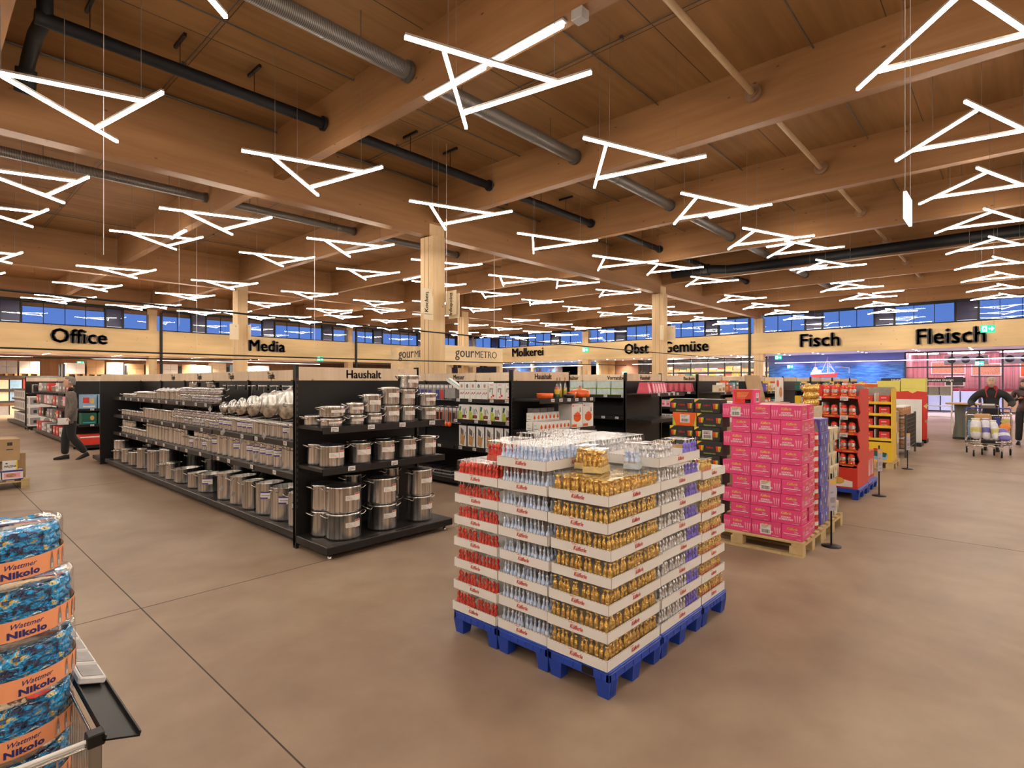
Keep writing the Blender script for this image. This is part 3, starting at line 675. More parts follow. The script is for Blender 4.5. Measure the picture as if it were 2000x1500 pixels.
def lid_mesh(r):
    b = B(); b.lathe([(r*1.0, 0), (r*1.01, .006), (r*.96, .01), (r*.5, .028), (.001, .034)], n=32, caps=False); b.lathe([(r*.99, .002), (r*.5, .022), (.001, .028)], n=32, caps=False); return b.mesh('lid_disc', [LIDM])
LIDS = [(5.92,.165,3), (6.36,.145,3), (6.80,.125,3), (7.17,.105,2), (7.47,.09,2), (7.75,.075,2)]
cnt = 0
for y, r, n in LIDS:
    me = lid_mesh(r); hb = B(); hb.tube([(-.03, 0, .03), (-.025, 0, .06), (.025, 0, .06), (.03, 0, .03)], .005, 6); hm = hb.mesh('lid_handle', [CHROME])
    for k in range(n):
        cnt += 1
        o = thing('steel_disc_cover', 'round steel lid in the wire rack, %s row from near end, %s from aisle' % (nth(LIDS.index((y, r, n))+1), nth(k+1)), 'lid', (2.82+.13*k, y+.02*k, 1.235+r+.03*k), 0, 'hanging steel lids')
        o.rotation_euler = (0, -PI/2+.16, .25); link('lid_disc', me, o); link('lid_handle', hm, o)
for j, (x, y, z) in enumerate([(2.78, 7.0, .93), (2.77, 6.35, 1.03), (2.77, 7.55, 1.01), (2.72, 6.45, .80), (2.7, 5.75, .77), (2.66, 6.95, .3), (2.66, 7.3, .32), (2.78, 8.05, 1.28), (2.83, 9.3, 1.4)]):
    hang_tag(x-.03, y, z, 'white diamond swing tag hanging from a pot, %s from the near end' % nth(j+1))
# pots on the near end rack
EC = [('front of the base shelf, lower left', 2.88,4.88,.132,.165,.24,1), ('front of the base shelf, upper left', 2.88,4.88,None,.165,.24,1), ('front of the base shelf, lower middle', 3.33,4.88,.132,.15,.25,1), ('front of the base shelf, upper middle', 3.33,4.88,None,.15,.25,1), ('front of the base shelf, lower right', 3.82,4.88,.132,.145,.26,1), ('front of the base shelf, upper right', 3.82,4.88,None,.145,.27,1),
      ('back of the base shelf, lower left', 2.80,5.09,.132,.13,.24,1), ('back of the base shelf, upper left', 2.80,5.09,None,.13,.24,1), ('back of the base shelf, lower middle', 3.12,5.12,.132,.1,.25,1), ('back of the base shelf, upper middle', 3.12,5.12,None,.1,.28,1), ('back of the base shelf, lower right', 3.58,5.1,.132,.1,.25,1), ('back of the base shelf, upper right', 3.58,5.1,None,.1,.3,1)]
last = None
for s, x, y, z, r, h, lid in EC:
    zz = z if z else last; pot((x, y, zz), r, h, 'large lidded stockpot, '+s, rnd.uniform(-.3,.15), lid, 'r' if 'front' in s else None, la=-PI*.5+.1, group='stockpots on the near end rack'); last = zz+round(h, 2)+.02
MID = [(2.74,4.90,.125,.20), (3.05,4.9,.108,.205), (3.34,4.9,.106,.205), (3.62,4.9,.106,.205), (3.90,4.9,.106,.205)]
for i, (x, y, r, h) in enumerate(MID): pot((x+.03, y, .832), r, h, 'lidded stockpot on middle shelf of near end rack, %s from left' % nth(i+1), rnd.uniform(-.3,.2), 1, 'r', la=-PI*.5, group='stockpots on the near end rack')
for i, (x, r) in enumerate([(2.75,.1), (3.2,.09), (3.5,.09), (3.78,.09)]): pot((x, 5.13, .832), r, .2, 'stockpot in the back row of the middle shelf, %s from left' % nth(i+1), 0., 1, None, group='stockpots on the near end rack')
TOPP = [('lower left, low casserole',2.74,4.86,1.222,.105,.075,'r'), ('left, casserole on casserole',2.76,4.88,1.317,.115,.085,'r'), ('lower, second from left low casserole',3.0,4.87,1.222,.085,.09,'r'), ('upper, second from left casserole',3.0,4.87,1.332,.088,.095,'r'), ('lower, third from left casserole',3.22,4.88,1.222,.088,.10,'r'), ('upper, third from left tall pot',3.21,4.9,1.342,.095,.17,'r'), ('lower, fourth from left tall pot',3.44,4.9,1.222,.1,.17,'r'), ('upper, fourth from left tall pot',3.44,4.9,1.412,.1,.17,'r'), ('lower, fifth from left tall pot',3.66,4.9,1.222,.09,.16,'r'), ('upper, fifth from left tall pot',3.66,4.9,1.402,.09,.16,'r'), ('topmost pot on the pile',3.68,4.9,1.582,.11,.13,'r'), ('lower right pot',3.92,4.88,1.222,.1,.14,'r'), ('upper right pot',3.92,4.88,1.382,.1,.13,'r'), ('back row, lower left casserole',2.72,5.12,1.222,.11,.09,None), ('back row, casserole at the left',2.98,5.12,1.222,.11,.13,None)]
for s, x, y, z, r, h, lb in TOPP: pot((x, y, z), r, h, 'pot on top shelf of near end rack, '+s, rnd.uniform(-.15,.15), 1, lb, la=-PI*.5+.15, group='stockpots on the near end rack')
# ================================================================== CHOCOLATE DISPLAY ON BLUE PALLETS
BLUE = mat('blue_plastic', (.015,.06,.42), .38, var=.15, scale=(6,6,6), bump=.05)
def blue_pallet(x0, x1, y0, y1, label, h=.15, logo=False, group='blue plastic pallets under the chocolate display'):
    t = thing('plastic_pallet', label, 'pallet', (x0, y0, 0), 0, group); w, d = x1-x0, y1-y0
    b = B(); b.box(0, w, 0, d, h-.016, h, 0, bev=.004)
    for (u0, u1, v0, v1) in ((0, w, 0, .025), (0, w, d-.025, d), (0, .025, 0, d), (w-.025, w, 0, d)): b.box(u0, u1, v0, v1, h-.06, h-.012, 0, bev=.006)
    for k in range(5):
        b.box(.06+k*(w-.12)/5, .07+k*(w-.12)/5, -.003, 0, h-.05, h-.02, 0); b.box(-.003, 0, .05+k*(d-.1)/5, .06+k*(d-.1)/5, h-.05, h-.02, 0)
    if logo: b.box(-.004, 0, .1, .17, h-.05, h-.012, 1)
    b.obj('deck', [BLUE, BLK], t)
    for lx in ([.0, w/2-.045, w-.09] if w > .5 else [0, w-.09]):
        for ly in ([.0, d-.09] if d < .5 else [0, d/2-.045, d-.09]):
            b = B(); q = .012
            vs = [(lx, ly, h-.055), (lx+.09, ly, h-.055), (lx+.09, ly+.09, h-.055), (lx, ly+.09, h-.055)]; vb = [(lx+q, ly+q, 0), (lx+.09-q, ly+q, 0), (lx+.09-q, ly+.09-q, 0), (lx+q, ly+.09-q, 0)]
            b.add(vb+vs, [(3,2,1,0), (4,5,6,7), (0,1,5,4), (1,2,6,5), (2,3,7,6), (3,0,4,7)])
            for k in range(3):
                u = lx+.02+.022*k; b.add([(u+.004, ly+q-.004, .01), (u+.012, ly+q-.004, .01), (u+.014, ly-.002, h-.06), (u+.002, ly-.002, h-.06)], [(0,1,2,3)])
            b.obj('foot', [BLUE], t)
    return t
DX = [2.43, 3.005, 3.58, 3.985]; DY = [1.54, 1.945, 2.345, 2.745]
for i in range(3):
    for j in range(3):
        if i == 2 and j: continue
        nm = {(0,0): 'blue plastic pallet under the gold stack at the near corner', (0,1): 'blue plastic pallet under the light blue stack', (0,2): 'blue plastic pallet under the red stack'}.get((i, j), 'blue plastic pallet under the silver side, column %s from the corner, row %s' % (nth(i), nth(j+1)))
        if i == 2: blue_pallet(DX[2]+.003, DX[3], DY[0], DY[0]+.6, 'blue plastic pallet under the red and gold stack at the right end')
        else: blue_pallet(DX[i]+.002, DX[i+1]-.002, DY[j]+.002, DY[j+1]-.002, nm, logo=(i, j) == (0, 0))
# trays of white card with the red script
SCRIPT = mat('red_script', (.70,.06,.035), .4, var=.05)
TRAYM = {}
def tray_mesh(w, d):
    k = (round(w, 3), round(d, 3))
    if k in TRAYM: return TRAYM[k]
    b = B(); h = .056; e = .004
    b.box(0, w, 0, d, 0, .004, 0)
    for q in ((0, w, 0, e), (0, w, d-e, d), (0, e, e, d-e), (w-e, w, e, d-e)): b.box(*q, .004, h, 0)
    b.box(-.0005, .0015, -.0005, .0015, .0, h+.001, 2)
    for k2 in range(int(w/.02)): b.box(.004+.02*k2, .013+.02*k2, -.0012, 0, h-.002, h+.0005, 2)
    for k2 in range(int(d/.02)): b.box(-.0012, 0, .004+.02*k2, .013+.02*k2, h-.002, h+.0005, 2)
    for M in (face(w*.5, 0, .018, '-y'), face(0, d*.5, .018, '-x')):
        b.text('Küfferle', M, .034, 1, .0012, .03, .78, .35)
        poly(b, M, [(-.05,.030), (-.018,.031), (-.018,.034), (-.05,.033)], 1, .0012)
    TRAYM[k] = b.mesh('tray', [WH, SCRIPT, mat('card_edge_brown', (.36,.27,.2), .7, var=.1)]); return TRAYM[k]
def tray(x, y, z, w, d, label): 
    o = link('card_tray', tray_mesh(w, d), None, (x, y, z)); return tag(o, label, 'tray', 'white card trays of the chocolate display')
GOLD = foil('gold_foil', (1.0,.70,.22), (.50,.27,.03), .26, metal=.75)
REDF = foil('red_foil', (.90,.07,.04), (.42,.018,.01), .28, metal=.5)
SILF = foil('silver_foil', (.95,.95,.97), (.45,.45,.48), .25, metal=.7)
BLUF = foil('light_blue_foil', (.34,.52,.85), (.78,.84,.95), .3, metal=.3)
PURF = foil('purple_foil', (.10,.07,.55), (.22,.17,.75), .3)
BRNF = foil('red_brown_foil', (.55,.10,.05), (.85,.45,.12), .3)
LOOP = mat('white_ribbon_loop', (.75,.75,.76), .4, var=.1)
def figure(kind, f1, f2=None):
    b = B(); f2 = f2 or f1
    if kind == 'bell':      # wrapped cone with a gathered twist on top
        b.lathe([(.0095, 0), (.0105, .004), (.0120, .045), (.0115, .05)], n=8, mi=0); b.lathe([(.0115, .05), (.0130, .058), (.010, .072), (.0035, .080), (.007, .088), (.011, .098), (.004, .1)], n=8, mi=1)
    elif kind == 'man':     # figure with round head
        b.lathe([(.012, 0), (.0135, .01), (.0125, .05), (.006, .062), (.010, .070), (.011, .078), (.008, .086), (.002, .092)], n=8, mi=0); b.lathe([(.0138, .018), (.0138, .026)], n=8, mi=1, caps=False)
        b.tube([(0, 0, .09), (0, .004, .112)], .0016, 4, 2)
    else:                   # bottle
        b.lathe([(.0125, 0), (.0135, .006), (.0135, .04), (.012, .048), (.006, .062), (.006, .074), (.009, .08), (.003, .088)], n=8, mi=0); b.lathe([(.0139, .014), (.0139, .034)], n=8, mi=1, caps=False)
        b.tube([(-.003, 0, .085), (-.004, 0, .112), (.004, 0, .112), (.003, 0, .085)], .0016, 4, 2)
    return b.mesh('foil_figure', [f1, f2, LOOP])
FIG = {'gold': figure('bell', GOLD), 'red': figure('man', REDF, BRNF), 'silver': figure('man', SILF), 'blue': figure('bottle', BLUF, mat('pale_label', (.55,.45,.4), .5, var=.2, scale=(80,80,80))), 'purple': figure('man', PURF), 'brown': figure('bell', BRNF, GOLD)}
PACKB = {}
def pack_mesh(w, d, h, base=None):
    k = (round(w, 3), round(d, 3), round(h, 3), base)
    if k not in PACKB:
        b = B(); b.box(0, w, 0, d, .002, h, 0)
        if base: b.box(-.0006, w+.0006, -.0006, d+.0006, .0015, .035, 1)
        PACKB[k] = b.mesh('clear_box', [CLEAR] + ([MATS[base]] if base else [])); 
    return PACKB[k]
mat('gold_card', (.72,.55,.25), .5, var=.2, scale=(40,40,40)); mat('red_card', (.6,.12,.08), .5, var=.3, scale=(40,40,40)); mat('pale_blue_card', (.55,.65,.75), .5, var=.2, scale=(40,40,40))
def pack(x, y, z, w, d, kind, label, nx=5, ny=6, rows='xy', h=.128, base=None, rz=0., group=None):
    t = thing('chocolate_pack', label, 'pack', (x, y, z), rz, group or 'clear packs of foil wrapped chocolate figures')
    link('clear_box', pack_mesh(w, d, h, base), t); me = FIG[kind]
    for i in range(nx):
        for j in range(ny):
            if rows == 'x' and i: continue            # only the row behind the face that looks to -x
            if rows == 'y' and j: continue
            if rows == 'xy' and i and j: continue
            o = link('foil_figure', me, t, (w*(i+.5)/nx+rnd.uniform(-.001,.001), d*(j+.5)/ny+rnd.uniform(-.001,.001), .005+(.004 if not base else .0)))
            o.rotation_euler = (rnd.uniform(-.07,.07), rnd.uniform(-.07,.07), rnd.uniform(0, 6)); s = rnd.uniform(.98,1.08); o.scale = (s*1.02, s*1.02, s*1.08)
    return t
LH = .1415
ZT = .151
# gold stack, near corner: 7 layers, packs 2 (y) x 3 (x)
for L in range(7):
    jx, jy = [(-.01,.0), (-.004,.003), (.004,.0), (.012,-.012), (.010,-.01), (-.004,.0), (.004,.0)][L]
    x0, y0, z = 2.435+jx, 1.55+jy, ZT+LH*L; top = L == 6
    tray(x0, y0, z, .565, .395, 'white card tray with red script in the gold stack, %s from bottom' % nth(L+1))
    for i in range(3):
        for j in range(2):
            if i and j and not top: continue
            pack(x0+.012+.183*i, y0+.012+.188*j, z+.005, .175, .182, 'gold', 'clear pack of gold figures, gold stack layer %s from bottom, %s' % (nth(L+1), {(0,0): 'corner', (0,1): 'left side', (1,0): 'right face middle', (2,0): 'right face end', (1,1): 'inner middle', (2,1): 'inner end'}[(i, j)]), 5, 6, 'all' if top and i+j < 2 else ('xy' if i == 0 and j == 0 else ('x' if i == 0 else 'y')))
# light blue stack: 8 layers
for L in range(8):
    jx, jy = [(0,0), (.004,.0), (.003,0), (.004,-.01), (.0,-.004), (.004,0), (.0,0), (-.004,.004)][L]
    x0, y0, z = 2.435+jx, 1.955+jy, ZT+LH*L; top = L == 7
    tray(x0, y0, z, .565, .385, 'white card tray with red script in the light blue stack, %s from bottom' % nth(L+1))
    for i in range(3):
        for j in range(2):
            if i and not top and not (j == 0 and i == 1): continue
            if L < 7 and i == 1 and j == 1: continue
            pack(x0+.012+.183*i, y0+.01+.184*j, z+.005, .175, .178, 'blue', 'clear pack of light blue figures, layer %s from bottom, %s' % (nth(L+1), ['near', 'far'][j]+' '+['front', 'middle', 'inner'][i]), 5, 6, 'all' if top and i < 2 else 'xy' if i == 0 else 'y', h=.130)
# red stack: 7 layers
for L in range(7):
    jx, jy = [(-.01,.006), (-.006,.0), (.0,.0), (-.002,0), (.0,.0), (.004,0), (.0,0)][L]
    x0, y0, z = 2.435+jx, 2.345+jy, ZT+LH*L*1.0
    tray(x0, y0, z, .565, .395, 'white card tray with red script in the red stack, %s from bottom' % nth(L+1))
    for j in range(2):
        pack(x0+.012, y0+.012+.188*j, z+.005, .175, .182, 'red', 'clear pack of red figures, red stack layer %s from bottom, %s' % (nth(L+1), ['near', 'far'][j]), 5, 6, 'x' if L < 6 else 'all')
    if L == 6:
        for i in (1, 2):
            for j in range(2): pack(x0+.012+.183*i, y0+.012+.188*j, z+.005, .175, .182, 'red', 'clear pack of red figures on top of the red stack, %s, %s' % (['', 'middle', 'inner'][i], ['near', 'far'][j]), 5, 6, 'y')
pack(2.50, 2.33, ZT+LH*7+.005, .16, .17, 'red', 'loose pack of red figures with red base lying on the red stack', 5, 6, 'xy', base='red_card')
pack(2.68, 2.40, ZT+LH*7+.005, .16, .17, 'red', 'second loose pack of red figures behind the first on the red stack', 5, 6, 'xy', base='red_card')
# loose packs on the gold stack
zt = ZT+LH*7-.005
pack(2.60, 1.70, zt, .15, .11, 'gold', 'loose gold pack with gold card base, nearer on top of the gold stack', 5, 4, 'all', h=.13, base='gold_card', rz=.25)
pack(2.68, 1.83, zt, .15, .10, 'gold', 'loose gold pack standing behind another on the gold stack', 5, 4, 'all', h=.135, base='gold_card', rz=.2)
pack(2.87, 1.62, zt, .08, .09, 'blue', 'loose light blue pack standing at the right of the gold stack', 3, 3, 'all', h=.155, base='pale_blue_card', rz=.3)
# silver and purple stack
for L in range(8):
    jx = [0,.012,0,.02,0,.006,.0,-.02][L]; x0, y0, z = 3.01+jx, 1.552, ZT+LH*L; top = L == 7
    tray(x0, y0, z, .565, .385, 'white card tray with red script in the silver and purple stack, %s from bottom' % nth(L+1))
    for i in range(3):
        if top and i == 1: continue
        pack(x0+.012+.183*i, y0+.012, z+.005, .175, .178, 'purple' if i == 2 else 'silver', 'clear pack of %s figures, right face layer %s from bottom, %s' % (['silver', 'silver', 'purple'][i], nth(L+1), ['left', 'middle', 'right'][i]), 5, 6, 'xy' if i == 0 else 'y')
pack(3.17, 1.6, ZT+LH*7+.006, .1, .1, 'silver', 'lone silver pack standing loose in the top silver tray', 4, 4, 'all', h=.13)
# red-gold stack at the right end
for L in range(7):
    x0, y0, z = 3.59+[.0,.0,.0,.0,.0,.0,.01][L], 1.552, ZT+LH*L*.985
    tray(x0, y0, z, .392, .58, 'white card tray with red script in the red and gold stack, %s from bottom' % nth(L+1))
    if L < 6 or True:
        for i in range(2):
            if L == 6 and i == 1: continue
            pack(x0+.012+.188*i, y0+.012, z+.005, .18, .178, 'brown', 'clear pack of red and gold figures, right end layer %s from bottom, %s' % (nth(L+1), ['left', 'right'][i]), 5, 6, 'y')
# inner stacks seen only from above
for (x0, y0, w, d, kind, nm, n) in ((3.01, 1.955, .565, .385, 'silver', 'inner silver stack behind the silver stack', 8), (3.01, 2.345, .565, .385, 'silver', 'inner stack behind the light blue stack', 8)):
    for L in range(n-1):
        b = B(); b.box(0, w, 0, d, 0, LH-.001, 0); o = b.obj('card_carton', [WH], None, (x0, y0, ZT+LH*L)); tag(o, 'closed white carton of the %s, %s from bottom' % (nm, nth(L+1)), 'carton')
    L = n-1; tray(x0, y0, ZT+LH*L, w, d, 'white card tray on top of the %s' % nm)
    for i in range(3):
        for j in range(2): pack(x0+.012+.183*i, y0+.01+.184*j, ZT+LH*L+.005, .175, .178, kind, 'silver pack on top of the %s, %s, %s' % (nm.replace('inner ', ''), ['left', 'middle', 'right'][i], ['near', 'far'][j]), 5, 6, 'xy')
# ================================================================== GOODS AND THE OTHER RACKS
C = {'white': WH, 'kraft': KRAFT, 'ink': INK, 'red': RED, 'tag': TAGW, 'black': mat('black_card', (.02,.018,.02), .4, var=.2),
     'orange': mat('orange_enamel', (.80,.13,.02), .25, var=.25, scale=(6,6,6)), 'pink': mat('pink_card', (.72,.055,.20), .42, var=.12, scale=(5,5,5)), 'lpink': mat('pale_pink_print', (.85,.32,.45), .45, var=.1),
     'yellow': mat('yellow_card', (.78,.50,.02), .45, var=.08), 'green': mat('dark_green_card', (.01,.10,.07), .45, var=.15), 'lime': mat('lime_print', (.45,.55,.06), .45, var=.3, scale=(20,20,20)),
     'blue': mat('navy_print', (.03,.04,.28), .45, var=.15), 'lblue': mat('sky_print', (.25,.42,.62), .45, var=.2, scale=(9,9,9)), 'grey': mat('grey_print', (.30,.28,.28), .5, var=.2, scale=(20,20,20)),
     'rred': mat('bright_red_card', (.62,.035,.02), .42, var=.1), 'gold': mat('gold_print', (.80,.50,.12), .4, .3, var=.2), 'brown': mat('beech_print', (.52,.30,.12), .5, var=.2, scale=(12,12,30)), 'violet': mat('violet_card', (.10,.08,.40), .4, var=.15, scale=(9,9,9)),
     'cream': mat('cream_card', (.66,.56,.40), .5, var=.15, scale=(9,9,9)), 'teal': mat('teal_print', (.05,.35,.42), .4, var=.1), 'lyel': mat('pale_yellow_card', (.70,.62,.14), .5, var=.05), 'dpink': mat('deep_pink_plastic', (.60,.05,.10), .3, var=.2, scale=(9,9,9)), 'skin': mat('food_print', (.6,.3,.15), .5, var=.5, scale=(25,25,25))}
GM = {}
def goods(kind, key, draw, loc, label, cat, rz=0., group=None, name=None):
    """one thing that is one mesh; same key shares the mesh"""
    k = (kind, key)
    if k not in GM:
        b = B(); ml = draw(b); GM[k] = b.mesh(name or kind, ml)
    o = link(name or kind, GM[k], None, loc, rz); return tag(o, label, cat, group)
def cbox(w, d, h, base, art=None, mats=()):
    def f(b):
        b.box(0, w, 0, d, 0, h, 0, bev=min(.003, h*.05))
        if art: art(b, w, d, h)
        return [C[base]]+[C[m] for m in mats]
    return f
def barcode(b, M, x0, x1, y0, y1, mp, mi_):
    quad(b, M, x0, x1, y0, y1, mp, .0012); w = x1-x0; h = y1-y0
    for k in range(3): quad(b, M, x0+w*.12, x0+w*(.8-.12*k), y1-h*(.14+.11*k), y1-h*(.11+.11*k), mi_, .0018)
    k = 0; x = x0+w*.14
    r = random.Random(3)
    while x < x1-w*.16:
        q = w*r.choice([.02, .035, .05]); quad(b, M, x, x+q, y0+h*.12, y0+h*.48, mi_, .0018); x += q+w*.03

# ---- racks 2 to 9 of the same row
def racks():
    heads = [(6.45, ['Messer']*3+[None]*2), (9.55, ['Vorratsbehälter', 'Vorratsbehälter', None, None, None]), (12.65, ['Backen', 'Backen', None, None, None]), (15.75, [None]*5), (18.85, [None]*5), (21.95, [None]*5), (25.05, [None]*5), (28.15, [None]*5)]
    for j, (x, words) in enumerate(heads):
        z3 = [[.62, 1.05, 1.38], [.62, .99, 1.40], [.72, 1.06, 1.42], [.6, 1.0, 1.38], [.6, 1.0, 1.38], [.6, 1.0, 1.38], [.6, 1.0, 1.38], [.6, 1.0, 1.38]][j]
        tg = [[5.5+.37*i+rnd.uniform(-.08,.08) for i in range(5 if j < 3 else 0)] for q in z3]
        rack_run('black double-sided shelf rack with wooden header, %s behind the row of end racks from left' % nth(j+2), x, 5.35, 5 if j < 4 else 3, z3, words, tg, size=.115, wsx=.85, at=.42, right=False, skip={(1, 1), (1, 2), (2, 1), (2, 2)} if j == 0 else (), group='shelf racks of the household row')
    for j, (x0, x1, sh, w, sz) in enumerate([(5.75, 7.12, [.97, 1.41], 'Haushalt', .115), (8.85, 10.22, [.97, 1.44], 'Haushalt', .115), (11.95, 13.32, [.97, 1.42], None, .1), (15.05, 16.42, [.97, 1.4], None, .1), (18.15, 19.5, [.97, 1.4], None, .1), (21.25, 22.6, [.97, 1.4], None, .1), (24.35, 25.7, [.97, 1.4], None, .1), (27.45, 28.8, [.97, 1.4], None, .1)]):
        tg = [[x0+.25+.22*i for i in range(4)], [x0+.3+.19*i for i in range(6)]] if j == 0 else [[x0+.9], [x0+.3, x0+.7, x0+.9, x0+1.05]] if j < 4 else []
        endcap('black end rack with wooden header, %s from left in the row' % nth(j+2), x0, x1, 5.27, sh, w, sz, tg)
racks()
# --- knife, mixer and chopper boxes in the second rack
def art_knife(b, w, d, h):
    M = face(0, d/2, 0, '-x'); quad(b, M, -d*.44, d*.44, h*.03, h*.97, 1)
    poly(b, M, [(-d*.30, h*.12), (d*.14, h*.04), (d*.30, h*.5), (d*.12, h*.48), (-d*.30, h*.58)], 2, .002)
    for k in range(5): x = -d*.24+.075*d*k; quad(b, M, x, x+d*.05, h*(.58-.02*k), h*(.88-.03*k), 3, .003)
    poly(b, M, [(d*.22, h*.45), (d*.26, h*.45), (d*.36, h*.68), (d*.31, h*.68)], 3, .003)
for i in range(6):
    goods('knife_block_box', 'a', cbox(.16, .195, .345, 'black', art_knife, ('white', 'brown', 'ink')), (5.97, 5.42+.2*i, .62), 'white box picturing a wooden knife block, %s from the right on its shelf' % nth(i+1), 'box', group='knife block boxes')
def art_chop(b, w, d, h):
    M = face(0, d/2, 0, '-x'); poly(b, M, [(-d*.5, 0), (-d*.05, 0), (-d*.2, h*.5), (-d*.5, h*.6)], 1); poly(b, M, [(-d*.45, h*.6), (-d*.3, h*.55), (-d*.22, h*.85), (-d*.4, h*.9)], 4, .002)
    quad(b, M, -d*.12, d*.28, h*.12, h*.32, 2, .002); quad(b, M, -d*.08, -d*.02, h*.3, h*.75, 3, .003); quad(b, M, d*.05, d*.14, h*.32, h*.7, 3, .003); poly(b, M, [(d*.16, h*.75), (d*.2, h*.78), (d*.34, h*.45), (d*.30, h*.42)], 2, .003); quad(b, M, d*.0, d*.2, h*.18, h*.26, 5, .003); quad(b, M, -d*.5, d*.5, 0, h*.03, 5, .002)
for i in range(5):
    goods('chopper_box', 'a', cbox(.2, .235, .24, 'white', art_chop, ('lime', 'ink', 'grey', 'green', 'red')), (5.97, 5.42+.24*i, 1.05), 'white and lime box picturing a vegetable slicer, %s from the right' % nth(i+1), 'box', group='slicer boxes')
def art_mix(b, w, d, h):
    M = face(0, d/2, 0, '-x'); quad(b, M, -d*.06, d*.06, h*.3, h*.7, 1); quad(b, M, -d*.34, d*.1, h*.62, h*.7, 1, .002); quad(b, M, -d*.36, -d*.22, h*.45, h*.62, 1, .002); disc(b, M, d*.12, h*.24, d*.14, h*.07, 2, .002); disc(b, M, -d*.1, h*.16, d*.1, h*.05, 3, .002); quad(b, M, -d*.5, d*.5, 0, h*.05, 3, .002); quad(b, M, -d*.3, d*.1, h*.88, h*.91, 2, .002)
for i in range(3): goods('mixer_box', 'a', cbox(.16, .17, .25, 'white', art_mix, ('grey', 'red', 'orange')), (5.97, 5.42+.175*i, 1.38), 'white box picturing a grey meat grinder, %s from the right on the top shelf' % nth(i+1), 'box', group='grinder boxes')
def art_grind(col):
    def f(b, w, d, h):
        M = face(0, d/2, 0, '-x'); disc(b, M, 0, h*.76, d*.2, h*.11, 1); disc(b, M, 0, h*.76, d*.1, h*.055, 2, .002); quad(b, M, -d*.4, d*.4, h*.55, h*.57, 2, .002)
        for k in range(4): disc(b, M, -d*.3+d*.2*k, h*(.3+.06*(k % 2)), d*.09, h*.05, 3 if k % 2 else 2, .002)
    return f
for i in range(5): goods('grinder_box', 'gb'[i % 2], cbox(.14, .125, .27, 'white', art_grind(0), (('green' if i % 2 else 'brown'), 'grey', 'red')), (5.97, 5.96+.13*i, 1.38), 'slim white box with a %s round picture, %s from the right' % (['brown', 'green'][i % 2], nth(i+1)), 'box', group='slim white boxes')
def art_slab(b, w, d, h): b.box(0, w*.25, 0, d, h, h+.002, 1)
o = goods('teal_carton', 'a', cbox(.10, .34, .05, 'white', art_slab, ('teal',)), (5.97, 6.62, 1.52), 'white and teal flat box leaning askew on the top shelf', 'box'); o.rotation_euler = (.45, 0, 0)
for i in range(4): goods('flat_carton', 'a', cbox(.2, .26, .04, 'grey', None), (5.97, 6.7, 1.38+.041*i) if i < 3 else (5.99, 6.72, 1.38+.041*i), 'flat grey box in the small pile on the top shelf, %s from bottom' % nth(i+1), 'box')
def art_bk(b, w, d, h):
    M = face(0, d/2, 0, '-x'); quad(b, M, -d*.4, d*.4, h*.2, h*.85, 1); quad(b, M, -d*.36, d*.1, h*.72, h*.82, 2, .002); poly(b, M, [(-d*.02, h*.25), (d*.2, h*.25), (d*.25, h*.5), (-d*.0, h*.55)], 3, .002); disc(b, M, d*.1, h*.64, d*.12, h*.08, 4, .002); quad(b, M, -d*.35, -d*.2, h*.4, h*.6, 4, .002); quad(b, M, -d*.3, d*.3, h*.08, h*.13, 1, .002); quad(b, M, -d*.3, d*.1, h*.9, h*.94, 1, .002)
for i in range(5): goods('black_knife_box', 'a', cbox(.2, .21, .30, 'black', art_bk, ('white', 'red', 'brown', 'ink')), (5.93, 5.42+.215*i, .132), 'black box with red and white picture panel on the base, %s from the right' % nth(i+1), 'box', group='black knife boxes')
for i in range(14):
    y = 6.75+.24*(i//2); z = .132+.05*(i % 2); goods('baking_sheet', 'a', lambda b: (b.box(0, .4, 0, .22, 0, .02, 0), b.box(.01, .39, .01, .21, .02, .047, 1), [C['grey'], BLK2])[2], (5.93, y, z), 'flat wrapped baking tin on the base, %s in its row' % nth(i+1), 'tin', group='flat tins on the base of the second rack')
# blister packs on hooks
HOOKC = ['navy', 'navy', 'grey', 'violet', 'navy', 'steel', 'grey', 'red', 'steel', 'grey']
def blister(col):
    def f(b):
        b.box(0, .004, -.045, .045, -.26, 0, 0); b.box(-.012, 0, -.03, .03, -.24, -.08, 1); b.box(-.001, 0, -.04, .04, -.05, -.005, 2); return [C['grey'], col, C['tag']]
    return f
cols = [C['blue'], C['blue'], C['grey'], C['violet'], STEEL2, C['red']]
k = 0
hk = thing('hook_rail', 'wire hook rail carrying kitchen tools in the knife rack', 'rail', (6.4, 0, 0)); b = B(); b.tube([(-.0, 6.7, 1.6), (-.0, 10.7, 1.6)], .008, 5); b.obj('rail', [CHROME], hk); b = B(); b.tube([(0, 6.7, 1.22), (0, 10.7, 1.22)], .008, 5); b.obj('rail', [CHROME], hk)
for row, z in enumerate((1.60, 1.22)):
    for i in range(34):
        y = 6.78+.105*i; b = None; k += 1
        ci = (i*7+i//3) % 6 if row == 0 else (4 if i % 3 else 2)
        goods('blister_pack', ci, blister(cols[ci]), (6.12+.0*i, y, z-.0), 'kitchen tool in a blister pack on the %s hook row, %s from the right' % (['upper', 'lower'][row], nth(i+1)), 'kitchen tool', group='kitchen tools on hooks')
for i in range(34):
    if i % 2 == 0:
        for z in (1.605, 1.225): b = B(); b.tube([(-.3, 6.78+.105*i, z), (0, 6.78+.105*i, z)], .003, 4); b.obj('hook', [CHROME], hk)
def ladle(b):
    b.tube([(0, 0, 0), (0, 0, -.2)], .006, 6); b.lathe([(.008, -.2), (.03, -.22), (.035, -.26), (.02, -.28), (.002, -.285)], n=10, caps=False); return [C['orange']]
